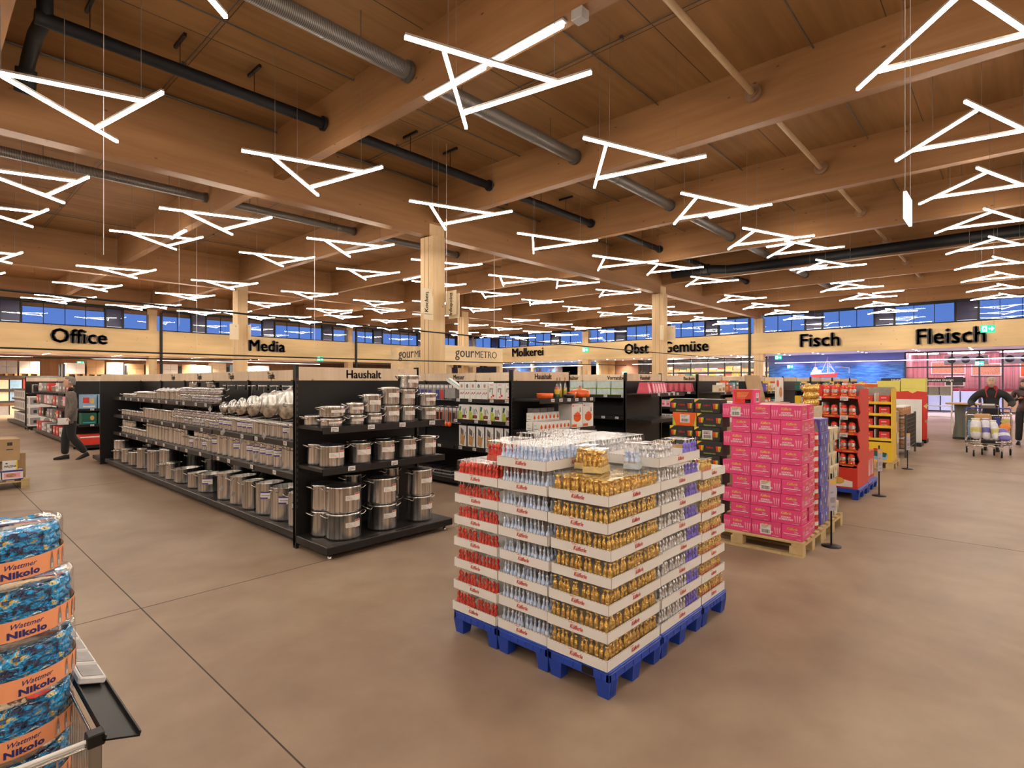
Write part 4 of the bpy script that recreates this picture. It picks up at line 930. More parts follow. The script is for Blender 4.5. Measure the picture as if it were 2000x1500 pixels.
for i in range(5): goods('ladle', 'a', ladle, (5.98, 6.85+.085*i, 1.2), 'orange plastic ladle hanging low in the knife rack, %s from the right' % nth(i+1), 'ladle', group='orange ladles')

# --- second end rack: orange cookware, oil bottles, boxes
def casserole(r, h, lid, loc, label, col='orange'):
    t = thing('casserole', label, 'casserole', loc)
    b = B(); b.lathe([(r*.8, 0), (r*.96, .01), (r, h*.5), (r*1.0, h), (r*.95, h), (r*.9, .012), (.001, .012)], n=24, caps=False); b.obj('pot_body', [C[col]], t)
    for s in (-1, 1): b = B(); b.tube([(s*r*.97, -.03, h*.8), (s*(r+.03), -.02, h*.85), (s*(r+.03), .02, h*.85), (s*r*.97, .03, h*.8)], .006, 6); b.obj('handle', [C[col]], t)
    if lid:
        b = B(); b.lathe([(r*1.02, 0), (r*1.0, .012), (r*.6, .035), (.02, .048)], n=24, caps=False); b.lathe([(.008, .045), (.008, .07), (.022, .078), (.02, .086), (.002, .09)], n=10); l = b.obj('lid', [C[col]], t, (0, 0, h))
    return t
casserole(.12, .075, 0, (6.13, 4.96, 1.411), 'flat orange enamel pan on the top shelf of the second end rack')
casserole(.15, .09, 1, (6.98, 4.95, 1.411), 'large orange casserole with knobbed lid on the top shelf')
casserole(.065, .09, 0, (6.73, 4.92, 1.411), 'small orange pot beside the oil bottles')
b = B(); b.lathe([(.06, 0), (.075, .01), (.085, .05), (.075, .055), (.06, .02), (.001, .02)], (0,0,0), 18, caps=False); tag(b.obj('mortar_bowl', [C['black']], None, (6.6, 4.88, 1.411)), 'small black dish in front of the oil bottles', 'dish')
OIL = mat('golden_oil', (.55,.36,.02), .12, var=.1); BOTG = clear('bottle_glass', (.9,.95,.85), .12, .03)
for i, (x, y, kind) in enumerate([(6.36, 4.92, 0), (6.56, 5.02, 1), (6.66, 5.0, 1)]):
    t = thing('oil_bottle', ['decorative glass bottle of layered vegetables with red neck', 'tall slim bottle of golden oil, left of the pair', 'tall slim bottle of golden oil, right of the pair'][i], 'bottle', (x, y, 1.411))
    b = B()
    if kind: b.lathe([(.03, 0), (.033, .01), (.033, .16), (.012, .21), (.011, .26), (.014, .265)], n=14)
    else: b.lathe([(.04, 0), (.045, .02), (.035, .07), (.048, .12), (.03, .17), (.012, .2), (.012, .24), (.018, .25)], n=14)
    b.obj('glass', [BOTG], t)
    b = B()
    if kind: b.lathe([(.028, .006), (.030, .012), (.030, .14), (.028, .15)], n=12, mi=0); b.obj('oil', [OIL], t)
    else:
        b.lathe([(.037, .006), (.041, .02), (.033, .06)], n=12, mi=0); b.lathe([(.033, .06), (.044, .11), (.04, .13)], n=12, mi=1); b.lathe([(.04, .13), (.028, .165)], n=12, mi=2); b.obj('pickled_vegetables', [C['green'], C['yellow'], C['rred']], t)
    b = B(); b.lathe([(.012, 0), (.013, .03), (.006, .05)], (0, 0, .25+.012*kind), 10); b.obj('stopper', [[C['grey'], C['brown'], C['brown']][i]], t)
def art_pot(b, w, d, h):
    M = face(w/2, 0, 0, '-y'); quad(b, M, -w*.5, -w*.05, h*.04, h*.14, 1); disc(b, M, 0, h*.40, w*.34, h*.16, 1, .002); disc(b, M, 0, h*.50, w*.36, h*.05, 2, .003); disc(b, M, 0, h*.57, w*.24, h*.06, 1, .004); quad(b, M, -w*.04, w*.04, h*.6, h*.66, 1, .004)
    quad(b, M, -w*.46, -w*.3, h*.88, h*.93, 3, .002); quad(b, M, -w*.25, w*.1, h*.9, h*.915, 4, .002); poly(b, M, [(w*.2, h*.62), (w*.34, h*.64), (w*.3, h*.85), (w*.22, h*.8)], 4, .002)
for i in range(2): goods('casserole_box', 'a', cbox(.27, .25, .36, 'white', art_pot, ('orange', 'rred', 'pink', 'grey')), (6.56+.285*i, 4.80, .971), 'tall white box picturing an orange casserole, %s one' % ['left', 'right'][i], 'box')
def art_sb(b, w, d, h):
    M = face(w/2, 0, 0, '-y'); disc(b, M, w*.05, h*.42, w*.28, h*.2, 1); quad(b, M, -w*.1, w*.2, h*.6, h*.7, 2, .002); quad(b, M, -w*.4, w*.4, h*.08, h*.13, 3, .002); M = face(0, d/2, 0, '-x'); quad(b, M, -d*.3, d*.3, h*.2, h*.26, 3, .002); quad(b, M, -d*.3, 0, h*.6, h*.66, 3, .002)
n = 0
for r_, (y, z, cnt_) in enumerate([(4.80, .971, 8), (4.93, .971, 8), (4.95, 1.095, 7)]):
    for i in range(cnt_):
        n += 1; goods('small_pot_box', 'a', cbox(.085, .11, .12, 'white', art_sb, ('orange', 'rred', 'grey')), (5.81+.088*i+(.03 if r_ == 2 else 0), y, z), 'small white box picturing an orange pot, %s row, %s from left' % (['front', 'back lower', 'back upper'][r_], nth(i+1)), 'box', group='small pot boxes on the second end rack')
for i in range(3): goods('grey_photo_box', 'a', cbox(.16, .1, .30, 'grey', None), (6.0+.17*i, 5.08, .971), 'tall grey box standing at the back of the lower shelf, %s from left' % nth(i+1), 'box', group='tall grey boxes')
# --- translucent storage tubs in the third rack
TUB = mat('translucent_tub', (.55,.66,.66), .3, var=.15, scale=(10,10,10))
for i in range(4):
    t = thing('storage_tub', 'stacked translucent tub with lime rims, %s from the right in the third rack' % nth(i+1), 'storage tub', (9.28, 5.60+.33*i, 1.401), 0, 'translucent tubs')
    b = B(); b.prism([(-.14, -.15), (.14, -.15), (.14, .15), (-.14, .15)], .005, .12); b.prism([(-.135, -.145), (.135, -.145), (.135, .145), (-.135, .145)], .135, .26); b.obj('tub_body', [TUB], t)
    b = B(); b.box(-.15, .15, -.16, .16, .12, .134, 0, bev=.004); b.box(-.145, .145, -.155, .155, 0, .008, 0); b.obj('rim', [C['lime']], t)
# --- red wedge packs, third end rack and neighbours
def wedge(b):
    b.add([(0,0,0),(.13,0,0),(.13,.24,0),(0,.24,0),(.02,.04,.2),(.10,.04,.2),(.10,.2,.2),(.02,.2,.2)], [(3,2,1,0),(4,5,6,7),(0,1,5,4),(1,2,6,5),(2,3,7,6),(3,0,4,7)], 0)
    M = face(.065, -.001, 0, '-y'); b.add([(.03,.005,.03),(.10,.005,.03),(.085,.034,.17),(.04,.034,.17)], [(0,1,2,3)], 1); b.box(.02, .05, -.002, 0, .01, .03, 2); return [C['dpink'], C['lpink'], C['tag']]
for i in range(8): goods('cake_tin_pack', 'a', wedge, (8.93+.105*i+(.06 if i else 0), 4.84 if i < 6 else 4.95, 1.441), 'deep pink wedge-shaped bakeware pack, %s from left on the third end rack' % nth(i+1), 'pack', group='pink bakeware packs')
for i in range(5):
    goods('cake_tin_pack', 'a', wedge, (12.2, 5.5+.14*i, 1.421), 'deep pink bakeware pack in the fourth rack, %s from the right' % nth(i+1), 'pack', rz=-PI/2*0, group='pink bakeware packs')
for r_, (z, bc) in enumerate(((1.061, 'lpink'), (.721, 'grey'))):
    for i in range(9): goods('bakeware_box', bc, cbox(.2, .12, .16, 'white', lambda b, w, d, h: (quad(b, face(0, d/2, 0, '-x'), -d*.42, d*.42, h*.1, h*.9, 1), quad(b, face(0, d/2, 0, '-x'), -d*.2, d*.2, h*.3, h*.5, 2, .002)), (bc, 'red')), (12.2, 5.42+.125*i, z), 'small printed box in the baking rack, shelf %s from top, %s from the right' % (nth(r_+2), nth(i+1)), 'box', group='small boxes in the baking rack')
# --- filler packs in the racks farther right (seen over the pallets)
FC = ['rred', 'yellow', 'lblue', 'cream', 'green', 'white', 'gold', 'orange', 'violet']
for j, x0 in enumerate((11.95, 15.05, 18.15, 21.25, 24.35, 27.45)):
    for r_, z in enumerate((.971, [1.421, 1.401][j > 0])):
        for i in range(6):
            c = FC[(i*2+j*5+r_*3) % 9]; h = .16+.05*((i+j) % 3)
            goods('product_pack', (c, h), cbox(.17, .14, h, c, lambda b, w, d, h: (quad(b, face(w/2, 0, 0, '-y'), -w*.4, w*.4, h*.15, h*.5, 1), quad(b, face(w/2, 0, 0, '-y'), -w*.3, w*.3, h*.65, h*.8, 2, .002)), ('skin', 'white')), (x0+.08+.205*i, 4.82, z), '%s packet on the %s shelf of the %s end rack, %s from left' % ({'rred': 'red', 'lblue': 'pale blue'}.get(c, c), ['lower', 'upper'][r_], nth(j+4), nth(i+1)), 'packet', group='packets on the far end racks')

# ---- the block of racks farther left
rack_run('black shelf rack behind the walking man on the left', 3.4, 17.15, 5, [.6, 1.0, 1.38], [None]*5, [], size=.1, right=False, group='racks of the left block')
endcap('black end rack with green and red boxes behind the walking man, headed Haushalt', 2.72, 4.1, 17.05, [.62, 1.0], None, .1, [(3.0, 3.6), (3.0, 3.6)])
b = B(); b.text('Haushalt', face(3.75, 17.02, 1.70, '-y'), .15, 0, .004, .04, 1.1); tag(b.obj('header_lettering', [INK]), 'dark lettering Haushalt on the header behind the walking man', 'sign')
rack_run('black shelf rack at far left, farther down the aisle', 3.4, 25.5, 4, [.6, 1.0, 1.38], [None]*4, [], right=False, group='racks of the left block')
endcap('black end rack with coffee machine cartons at far left', 2.72, 4.1, 25.4, [1.27], None)
def art_cm(b, w, d, h):
    M = face(w/2, 0, 0, '-y'); quad(b, M, -w*.45, -w*.0, h*.15, h*.85, 1); quad(b, M, -w*.3, -w*.15, h*.3, h*.6, 2, .002); disc(b, M, w*.28, h*.5, w*.14, h*.3, 1, .002)
    M = face(0, d/2, 0, '-x'); quad(b, M, -d*.4, d*.3, h*.2, h*.8, 1)
for i in range(3):
    for j in range(2): goods('coffee_machine_carton', 'a', cbox(.6, .5, .34, 'white', art_cm, ('grey', 'ink')), (2.76+.62*j, 24.86, .132+.345*i), 'white carton picturing a coffee machine, %s from bottom, %s column' % (nth(i+1), ['left', 'right'][j]), 'carton', group='coffee machine cartons')
t = thing('espresso_machine', 'silver and black countertop oven on the far left rack', 'appliance', (2.85, 24.95, 1.271)); b = B(); b.box(0, .55, 0, .35, 0, .3, 0, bev=.01); b.obj('housing', [STEEL2], t); b = B(); b.box(.04, .51, -.01, 0, .04, .26, 0); b.obj('door', [BLK], t); b = B(); b.tube([(.08, -.03, .22), (.47, -.03, .22)], .008, 6); b.obj('handle', [CHROME], t)
for r_, (z, c, n) in enumerate(((.621, 'green', 4), (1.001, 'lblue', 3))):
    for i in range(n):
        goods('gift_carton', (c, i % 2), cbox(.3, .3, .28 if r_ == 0 else .34, c, lambda b, w, d, h: (quad(b, face(w/2, 0, 0, '-y'), -w*.4, w*.4, h*.1, h*.2, 1), disc(b, face(w/2, 0, 0, '-y'), w*.2, h*.55, w*.14, h*.2, 2, .002), quad(b, face(w/2, 0, 0, '-y'), -w*.4, 0, h*.4, h*.8, 3, .002)), ('teal' if r_ == 0 else 'white', 'gold', 'green' if r_ == 0 else 'rred')), (2.8+.33*i, 16.6, z), '%s carton on the %s shelf behind the walking man, %s from left' % (['dark green', 'colourful'][r_], ['middle', 'upper'][r_], nth(i+1)), 'carton', group='cartons on the end rack behind the walking man')
for i in range(2): goods('grill_carton', 'a', cbox(.66, .45, .24, 'rred', lambda b, w, d, h: (quad(b, face(w/2, 0, 0, '-y'), -w*.5, w*.5, h*.72, h*.85, 1), quad(b, face(w/2, 0, 0, '-y'), w*.1, w*.45, h*.15, h*.7, 2, .002)), ('white', 'green')), (2.75+.68*i, 16.46, .132), 'long red carton with green panel on the base, %s one' % ['left', 'right'][i], 'carton')
for i in range(13):
    for r_, z in enumerate((.132, .601, 1.001, 1.381)):
        c = [['rred', 'rred', 'white', 'grey', 'white', 'black'], ['grey', 'steel', 'red', 'black', 'steel', 'grey'], ['white', 'steel', 'rred', 'grey', 'steel', 'lpink'], ['grey', 'rred', 'steel', 'steel', 'white', 'grey']][r_][(i*5+r_) % 6]
        nm = {'rred': 'red', 'lpink': 'pale pink', 'steel': 'steel'}.get(c, c)
        if c == 'steel': pot((2.93, 17.45+.5*i, z), .1, .14, 'small steel pot, shelf %s from bottom, left block rack, %s along' % (nth(r_+1), nth(i+1)), 1.4, 1, group='pots on the left block rack')
        else: goods('household_box', c, cbox(.3, .36, .24, c, lambda b, w, d, h: (quad(b, face(0, d/2, 0, '-x'), -d*.3, d*.3, h*.3, h*.6, 1),), ('white' if c != 'white' else 'grey',)), (2.82, 17.3+.5*i, z), '%s box on shelf %s from bottom, left block rack, %s along' % (nm, nth(r_+1), nth(i+1)), 'box', group='boxes on the left block rack')
for i in range(8):
    for j in range(3): goods('appliance_carton', 'w', cbox(.4, .55, .33, 'white', art_cm, ('grey', 'ink')), (2.92, 25.62+.6*i, (.132, .601, 1.001)[j]), 'white appliance carton in the far left rack, level %s, %s along' % (nth(j+1), nth(i+1)), 'carton', group='appliance cartons')
# ---- high racks with palletised cartons under the left soffit
RKB = mat('rack_post_dark', (.03,.03,.035), .5, var=.2)
for j in range(9):
    x0 = -8.2+2.75*j
    t = thing('pallet_rack', 'dark pallet rack bay under the soffit, %s bay from left' % nth(j+1), 'pallet rack', (x0, 37.2, 0), 0, 'pallet rack bays along the left back wall')
    for s in (0, 2.7): b = B(); b.box(s-.04, s+.04, 0, .08, 0, 2.6); b.obj('post', [RKB], t); b = B(); b.box(s-.04, s+.04, .92, 1.0, 0, 2.6); b.obj('post', [RKB], t)
    for z in (.7, 1.3, 1.96): b = B(); b.box(0.04, 2.66, 0, .06, z-.1, z); b.box(.04, 2.66, .06, 1.0, z-.04, z-.01); b.obj('shelf_beam', [RKB], t)
    for i in range(3):
        c = ['kraft', 'cream', 'kraft', 'kraft', 'white', 'kraft', 'white', 'cream', 'lblue', 'white', 'white', 'kraft', 'grey', 'white', 'white', 'white'][(j*3+i) % 16]
        if (j, i) in ((3, 2), (4, 2)): continue
        h = [.62, .58, .75, .66, .6, .64, .62][(j*3+i) % 7]; X = x0+.09+.87*i
        p = thing('loaded_pallet', '%s cartons on a wooden pallet on top of the back racks, %s from left' % ({'kraft': 'brown', 'lblue': 'pale blue', 'blue': 'colourful'}.get(c, c), nth(j*3+i+1)), 'pallet of cartons', (X, 37.22, 1.965), 0, 'pallets of cartons on the back racks')
        b = B(); b.box(0, .8, 0, .8, .09, .12)
        for q in (0, .35, .7): b.box(q, q+.1, 0, .8, 0, .09)
        b.obj('wooden_pallet', [C['brown']], p)
        for u in range(2):
            for v in range(2): b = B(); b.box(.01+.395*u, .40+.395*u, .02, .78, .122+h/2*v, .12+h/2*(v+1)-.002, 0, bev=.006); b.obj('carton', [C[c]], p)
    for i in range(5):
        for z in (.0, .7, 1.3):
            c = ['kraft', 'white', 'grey', 'cream', 'lblue', 'rred'][(i+j*2+int(z*10)) % 6]
            goods('stock_carton', (c, 1), cbox(.45, .5, .45, c, None), (x0+.12+.5*i, 37.28, z), '%s stock carton in the back rack, %s level, bay %s, %s from left' % ({'rred': 'red', 'lblue': 'pale blue', 'kraft': 'brown'}.get(c, c), {.0: 'floor', .7: 'middle', 1.3: 'upper'}[z], nth(j+1), nth(i+1)), 'carton', group='stock cartons in the back racks')
# ================================================================== PROMOTION ROW
PALW = wood('pallet_pine', (.80,.60,.32), (.62,.44,.20), 0, knots=True, ring=12.)
def euro(x0, y0, label, w=.8, l=1.2, group='wooden pallets'):
    """wooden pallet, long side along y"""
    t = thing('wooden_pallet', label, 'pallet', (x0, y0, 0), 0, group)
    for k in range(5): b = B(); u = (w-.1)/4*k; b.box(u, u+.1, 0, l, .122, .144, 0, bev=.003); b.obj('deck_board', [PALW], t)
    for v in (0, l/2-.05, l-.1): b = B(); b.box(0, w, v, v+.1, .1, .122); b.obj('cross_board', [PALW], t)
    for u in (0, w/2-.05, w-.1):
        b = B(); b.box(u, u+.1, 0, l, 0, .022); b.obj('skid', [PALW], t)
        for v in (0, l/2-.05, l-.1): b = B(); b.box(u, u+.1, v, v+.12 if v else .12, .022, .1, 0, bev=.004); b.obj('block', [PALW], t)
    return t
euro(5.62, 1.46, 'wooden pallet under the pink cartons', .76); euro(6.42, 1.47, 'wooden pallet under the violet and beige packs', .86, 1.2)
# pink cartons: face to -x and face to -y both printed
def art_pink(long_):
    def f(b, w, d, h):
        for M, q in ((face(0, d/2, 0, '-x'), d), (face(w/2, 0, 0, '-y'), w)):
            b.text('Küfferle', M @ Matrix.Translation((0, h*.66, 0)), h*.26, 2, .0015, .03, .8, .35)
            if q > .22:
                b.text('SCHOKO', M @ Matrix.Translation((0, h*.42, 0)), h*.16, 3, .0015, .04, .9); b.text('SCHIRMCHEN', M @ Matrix.Translation((0, h*.27, 0)), h*.16, 3, .0015, .04, .9)
                for s in (-1, 1):
                    for k in (-1, 0, 1):
                        x = s*q*.37+k*q*.045; poly(b, M, [(x-.002+k*.004, h*.2), (x+.002+k*.004, h*.2), (x+.007+k*.01, h*.66), (x-.007+k*.01, h*.66)], 1, .0013); b.text('?', M @ Matrix.Translation((x+k*.012, h*.68, 0)), h*.16, 1, .0013, .0, .8)
            else:
                quad(b, M, -q*.4, q*.4, h*.38, h*.42, 3, .0015); quad(b, M, -q*.25, q*.25, h*.27, h*.29, 1, .0015); b.tube([tuple(M @ Vector((q*(.1+.2*math.sin(a)), h*(.52+.06*math.cos(a)), .002))) for a in (0, .8, 1.6, 2.4, 3.1)], .0015, 4, 3)
            quad(b, M, q*.2, q*.42, h*.07, h*.09, 3, .0015)
    return f
def art_pbc(b, w, d, h):
    art_pink(True)(b, w, d, h); M = face(0, d/2, 0, '-x'); barcode(b, M, -d*.2, d*.16, h*.12, h*.78, 4, 5)
PM_ = ('lpink', 'gold', 'white', 'tag', 'ink')
n = 0
rows = ['LLS', 'sSL', 'LLS', 'SLS', 'LLs', 'sLS', 'LSL', 'SLS', 'LLs']
rows = [['L','L','S'], ['S','S','L'], ['L','L','S'], ['S','Lb','S'], ['L','S','L'], ['S','L','S'], ['L','S','L'], ['S','L','S'], ['Lb','S','L']]
for r_, row in enumerate(rows):
    y = 1.475+rnd.uniform(-.006,.006); z = .146+.1425*r_
    for q in reversed(row):
        n += 1; d = .28 if q[0] == 'L' else .19; bc = (q == 'Lb') or (r_ == 0 and q == 'L' and y > 1.5 and y < 1.8); w = .19 if q[0] == 'L' else .28
        goods('candy_carton', ('p', q[0], bc), cbox(w, d-.003, .1405, 'pink', art_pbc if bc else art_pink(1), PM_), (5.655+rnd.uniform(0,.006), y, z), 'pink candy carton %s, row %s from the pallet, %s from the right' % ('with white barcode label' if bc else 'turned %s side out' % ('long' if q[0] == 'L' else 'short'), nth(r_+1), nth(len(row)-row.index(q)) if row.count(q) == 1 else ('first' if y < 1.6 else 'second' if y < 1.9 else 'third')), 'carton', group='pink candy cartons'); y += d
    x2 = 5.655+.29
    goods('candy_carton', ('p2',), cbox(.185, .28, .1405, 'pink', art_pink(1), PM_), (x2, 1.482+.005*(r_ % 3), z), 'pink candy carton behind the corner, on the right side, row %s from the pallet' % nth(r_+1), 'carton', group='pink candy cartons')
    if r_ < 9: goods('candy_carton', ('p3',), cbox(.185, .27, .1405, 'pink', None), (x2, 1.79, z), 'pink candy carton in the second row back, level %s' % nth(r_+1), 'carton', group='pink candy cartons')
def art_rb(b, w, d, h):
    M = face(0, d/2, 0, '-x'); poly(b, M, [(-d*.36, h*.05), (d*.36, h*.05), (d*.45, h*.97), (-d*.45, h*.97)], 1, .0012); 
    for k in range(5): quad(b, M, -d*.28, d*(.28-.04*k), h*(.78-.1*k), h*(.81-.1*k), 2, .0018)
    barcode(b, M, d*.1, d*.36, h*.06, h*.32, 3, 4); barcode(b, face(w/2, 0, 0, '-y'), -w*.2, w*.25, h*.1, h*.75, 3, 4)
goods('candy_carton', 'red', cbox(.2, .21, .145, 'pink', art_rb, ('rred', 'gold', 'tag', 'ink')), (5.70, 1.93, .146+.1425*9), 'red and pink carton lying alone on top of the pink cartons', 'carton')
# black candy cartons
def art_black(b, w, d, h):
    M = face(0, d/2, 0, '-x'); b.text('Küfferle', M @ Matrix.Translation((0, h*.5, 0)), h*.2, 2, .0014, .03, .8, .3)
    for s in (-1, 1):
        for k in range(4): x = s*d*.34+.011*(k-1.5); poly(b, M, [(x-.003, h*.3), (x+.003, h*.3), (x+.008+.004*(k-1.5), h*.68), (x-.006+.004*(k-1.5), h*.68)], [2, 3, 4, 1][k], .0014)
    b.text('Schokoschirmchen', M @ Matrix.Translation((0, h*.1, 0)), h*.14, 1, .0014, .02, .8); poly(b, M, [(-d*.5, h), (-d*.5, h*.75), (-d*.3, h)], 4, .0014)
def art_blackbc(b, w, d, h):
    art_black(b, w, d, h); barcode(b, face(0, d/2, 0, '-x'), -d*.18, d*.22, h*.14, h*.78, 5, 0)
def art_or(b, w, d, h):
    M = face(0, d/2, 0, '-x'); poly(b, M, [(-d*.5, h), (-d*.5, h*.8), (-d*.35, 0), (-d*.5, 0)], 2, .0012); poly(b, M, [(d*.5, h), (d*.38, 0), (d*.5, 0)], 2, .0012); barcode(b, M, -d*.18, d*.22, h*.25, h*.85, 3, 4)
BM = ('lime', 'rred', 'orange', 'yellow', 'tag')
for r_ in range(9):
    z = .146+.147*r_; y = 2.225+(.0 if r_ % 2 else .03)
    for i in range(2):
        if r_ == 8 and i == 1: pass
        k = (r_*2+i) % 3
        if r_ == 7 and i == 1:
            goods('candy_carton', 'o', cbox(.2, .27, .145, 'orange', art_or, ('rred', 'lime', 'tag', 'ink')), (5.655, y+.28, z), 'orange carton with barcode beside the black cartons', 'carton')
        else: goods('candy_carton', ('b', k == 0), cbox(.2, .272, .145, 'black', art_blackbc if k == 0 else art_black, BM), (5.655, y+.28*i, z), 'black candy carton with colourful sticks, row %s from the pallet, %s' % (nth(r_+1), ['right', 'left'][i]), 'carton', group='black candy cartons')
# red drums, violet cartons, beige packs
for r_ in range(9):
    for i in range(2):
        def dr(b): b.lathe([(.068, 0), (.07, .01), (.07, .035)], n=18, mi=0); b.lathe([(.071, .035), (.071, .075)], n=18, mi=1); b.lathe([(.07, .075), (.07, .1), (.066, .108)], n=18, mi=0); return [C['rred'], C['white']]
        goods('sweet_tin', 'a', dr, (6.14+.145*i, 1.56, .146+.11*r_), 'red and white round tin at the right of the pink cartons, level %s, %s' % (nth(r_+1), ['left', 'right'][i]), 'tin', group='red round tins')
def art_v(b, w, d, h):
    for M, q in ((face(0, d/2, 0, '-x'), d), (face(w/2, 0, 0, '-y'), w)):
        poly(b, M, [(q*.1, h*.05), (q*.45, h*.05), (q*.28, h*.9)], 1, .0012); quad(b, M, -q*.35, -q*.1, h*.5, h*.8, 2, .0012); b.tube([tuple(M @ Vector((-q*.2+.01*math.sin(a), h*(.62+.1*math.cos(a)), .002))) for a in (-.5, 0, 1, 2, 3)], .0015, 4, 3)
for r_ in range(8):
    for i in range(2): goods('gift_box', 'v', cbox(.17, .17, .138, 'violet', art_v, ('grey', 'lblue', 'white')), (6.44+.175*i, 1.50+.01*(r_ % 2), .146+.139*r_), 'violet gift box with a silver tree, level %s, %s' % (nth(r_+1), ['left', 'right'][i]), 'box', group='violet gift boxes')
for r_ in range(7):
    for i in range(2): goods('gift_box', 'c', cbox(.2, .19, .14, 'cream', art_v, ('green', 'gold', 'brown')), (6.83+.205*i, 1.50+.02*(r_ % 3), .146+.141*r_), 'beige gift box with a dark tree print, level %s, %s' % (nth(r_+1), ['left', 'right'][i]), 'box', group='beige gift boxes')
# stock behind and things standing on it
euro(7.3, 2.25, 'wooden pallet of brown cartons behind the violet boxes', .8, .8)
for r_ in range(4): goods('stock_carton', 'p3', cbox(.8, .78, .305, 'kraft', None), (7.3, 2.26, .146+.308*r_), 'large brown carton behind the pink stack, %s from bottom' % nth(r_+1), 'carton')
t = thing('open_carton', 'large open brown carton with a raised flap above the pink stack', 'carton', (7.35, 2.55, 1.379))
b = B(); b.box(0, .62, 0, .004, 0, .06); b.box(0, .62, .3, .304, 0, .06); b.box(0, .004, 0, .3, 0, .06); b.box(.616, .62, 0, .3, 0, .06); b.box(0, .62, 0, .304, 0, .003); b.obj('carton_body', [KRAFT], t)
b = B(); b.add([(0,0,.06),(.62,0,.06),(.60,.06,.36),(.02,.06,.36),(0,.006,.06),(.62,.006,.06),(.60,.066,.36),(.02,.066,.36)], [(0,1,2,3),(7,6,5,4),(0,4,5,1),(3,2,6,7)]); b.obj('flap', [KRAFT], t)
goods('white_box', 'a', cbox(.24, .2, .25, 'white', lambda b, w, d, h: (quad(b, face(w/2, 0, 0, '-y'), -.06, -.045, h*.4, h*.55, 1), quad(b, face(w/2, 0, 0, '-y'), .02, .035, h*.4, h*.55, 1)), ('ink',)), (6.9, 2.6, 1.15), 'white box with two dark slots above the pink stack', 'box')
goods('stock_carton', 'w', cbox(.4, .5, 1.0, 'kraft', None), (6.84, 2.2, .146), 'tall brown carton under the white box', 'carton')
goods('picture_board', 'a', lambda b: (b.box(0, .3, 0, .02, 0, .33, 0), disc(b, face(.18, 0, 0, '-y'), 0, .13, .09, .09, 1), disc(b, face(.18, 0, 0, '-y'), 0, .13, .07, .07, 2, .002), disc(b, face(.05, 0, 0, '-y'), 0, .25, .05, .05, 3, .002))[0] and [C['white'], C['tag'], C['skin'], C['rred']] or [C['white'], C['tag'], C['skin'], C['rred']], (7.98, 2.4, 1.379), 'white board picturing a bowl of nuts', 'board')
GB = mat('gold_ball_foil', (.85,.60,.16), .25, .7, col2=(.55,.3,.05), scale=(60,60,60), bump=.8)
euro(8.14, 2.0, 'wooden pallet under the golden chocolate boxes', .62, .8)
for r_ in range(4): goods('stock_carton', 'g', cbox(.6, .6, .29, 'cream', None), (8.15, 2.02, .146+.292*r_), 'beige carton under the golden chocolate balls, %s from bottom' % nth(r_+1), 'carton')
for i in range(5):
    for k in range(3):
        goods('gold_chocolate', 'a', lambda b: (b.lathe([(.006, 0), (.04, .01), (.052, .035), (.05, .06), (.035, .08), (.03, .083), (.034, .095), (.008, .1)], n=12, caps=True), [GB])[1], (8.2+.108*i, 2.08, 1.313+.1*k), 'golden foil chocolate ball, %s from left, level %s' % (nth(i+1), nth(k+1)), 'chocolate', group='golden chocolate balls')
# sign stands in the row
LAVC = mat('lavender_card', (.42,.38,.48), .5, var=.08)
def stand(x, y, label, h0=.36, h1=.68, w=.095):
    t = thing('sign_stand', label, 'sign stand', (x, y, 0), -.5, 'sign stands in the promotion row')
    b = B(); b.lathe([(.09, 0), (.09, .008), (.02, .014)], n=18); b.obj('base', [BLK], t); b = B(); b.tube([(0, 0, .01), (0, 0, h1+.05)], .009, 8); b.obj('pole', [BLK], t)
    b = B(); b.box(-w/2, w/2, -.016, -.010, h0, h1, 0); M = face(0, -.016, h0, '-y')
    quad(b, M, -w*.46, w*.46, (h1-h0)*.82, (h1-h0)*.97, 1); quad(b, M, -w*.35, w*.35, (h1-h0)*.25, (h1-h0)*.42, 2); quad(b, M, -w*.35, w*.1, (h1-h0)*.55, (h1-h0)*.6, 2); quad(b, M, -w*.2, w*.3, (h1-h0)*.1, (h1-h0)*.15, 2); b.obj('price_board', [LAVC, C['gold'], C['grey']], t)
stand(6.24, 1.36, 'sign stand with price board in front of the violet boxes'); stand(9.46, 1.45, 'sign stand in front of the red chocolate display'); stand(12.75, 1.5, 'sign stand beside the yellow display'); stand(5.4, 2.62, 'sign stand behind the blue pallets, half hidden by the black cartons', .55, 1.0, .16)
# red chocolate display on blue pallets
for k in range(2): blue_pallet(8.9+.72*k, 9.6+.72*k, 1.6, 2.3, 'blue plastic pallet under the red display, %s' % ['left', 'right'][k], h=.15, group='blue plastic pallets farther back')
t = thing('chocolate_display', 'tall red card display of chocolate figures on a blue pallet', 'display', (8.92, 1.62, .151))
ZL = [.47-.15, .67-.15, .915-.15, 1.16-.15, 1.43-.15]
b = B()   # zigzag side panel in the x-z plane
prof = [(0, 0), (0, .32)]
for k, z in enumerate(ZL[1:]): prof += [(.30, ZL[k]+.0+.19 if False else z-.05), (0.02*(k+1), z-.04), (.02*(k+1), z+.0)]
prof = [(0,0),(0,.32),(.16,.36),(.03,.47),(.03,.52),(.17,.56),(.05,.71),(.05,.765),(.19,.80),(.07,.955),(.07,1.01),(.21,1.05),(.09,1.22),(.09,1.28),(.26,1.40),(.8,1.40),(.8,0)]
MXZ = Matrix(((1,0,0,0),(0,0,-1,0),(0,1,0,0),(0,0,0,1)))
b.prism(prof, -.012, 0, 0, MXZ); b.obj('side_panel', [C['rred']], t); b = B(); b.prism(prof, -.72, -.708, 0, MXZ); b.obj('side_panel', [C['rred']], t)
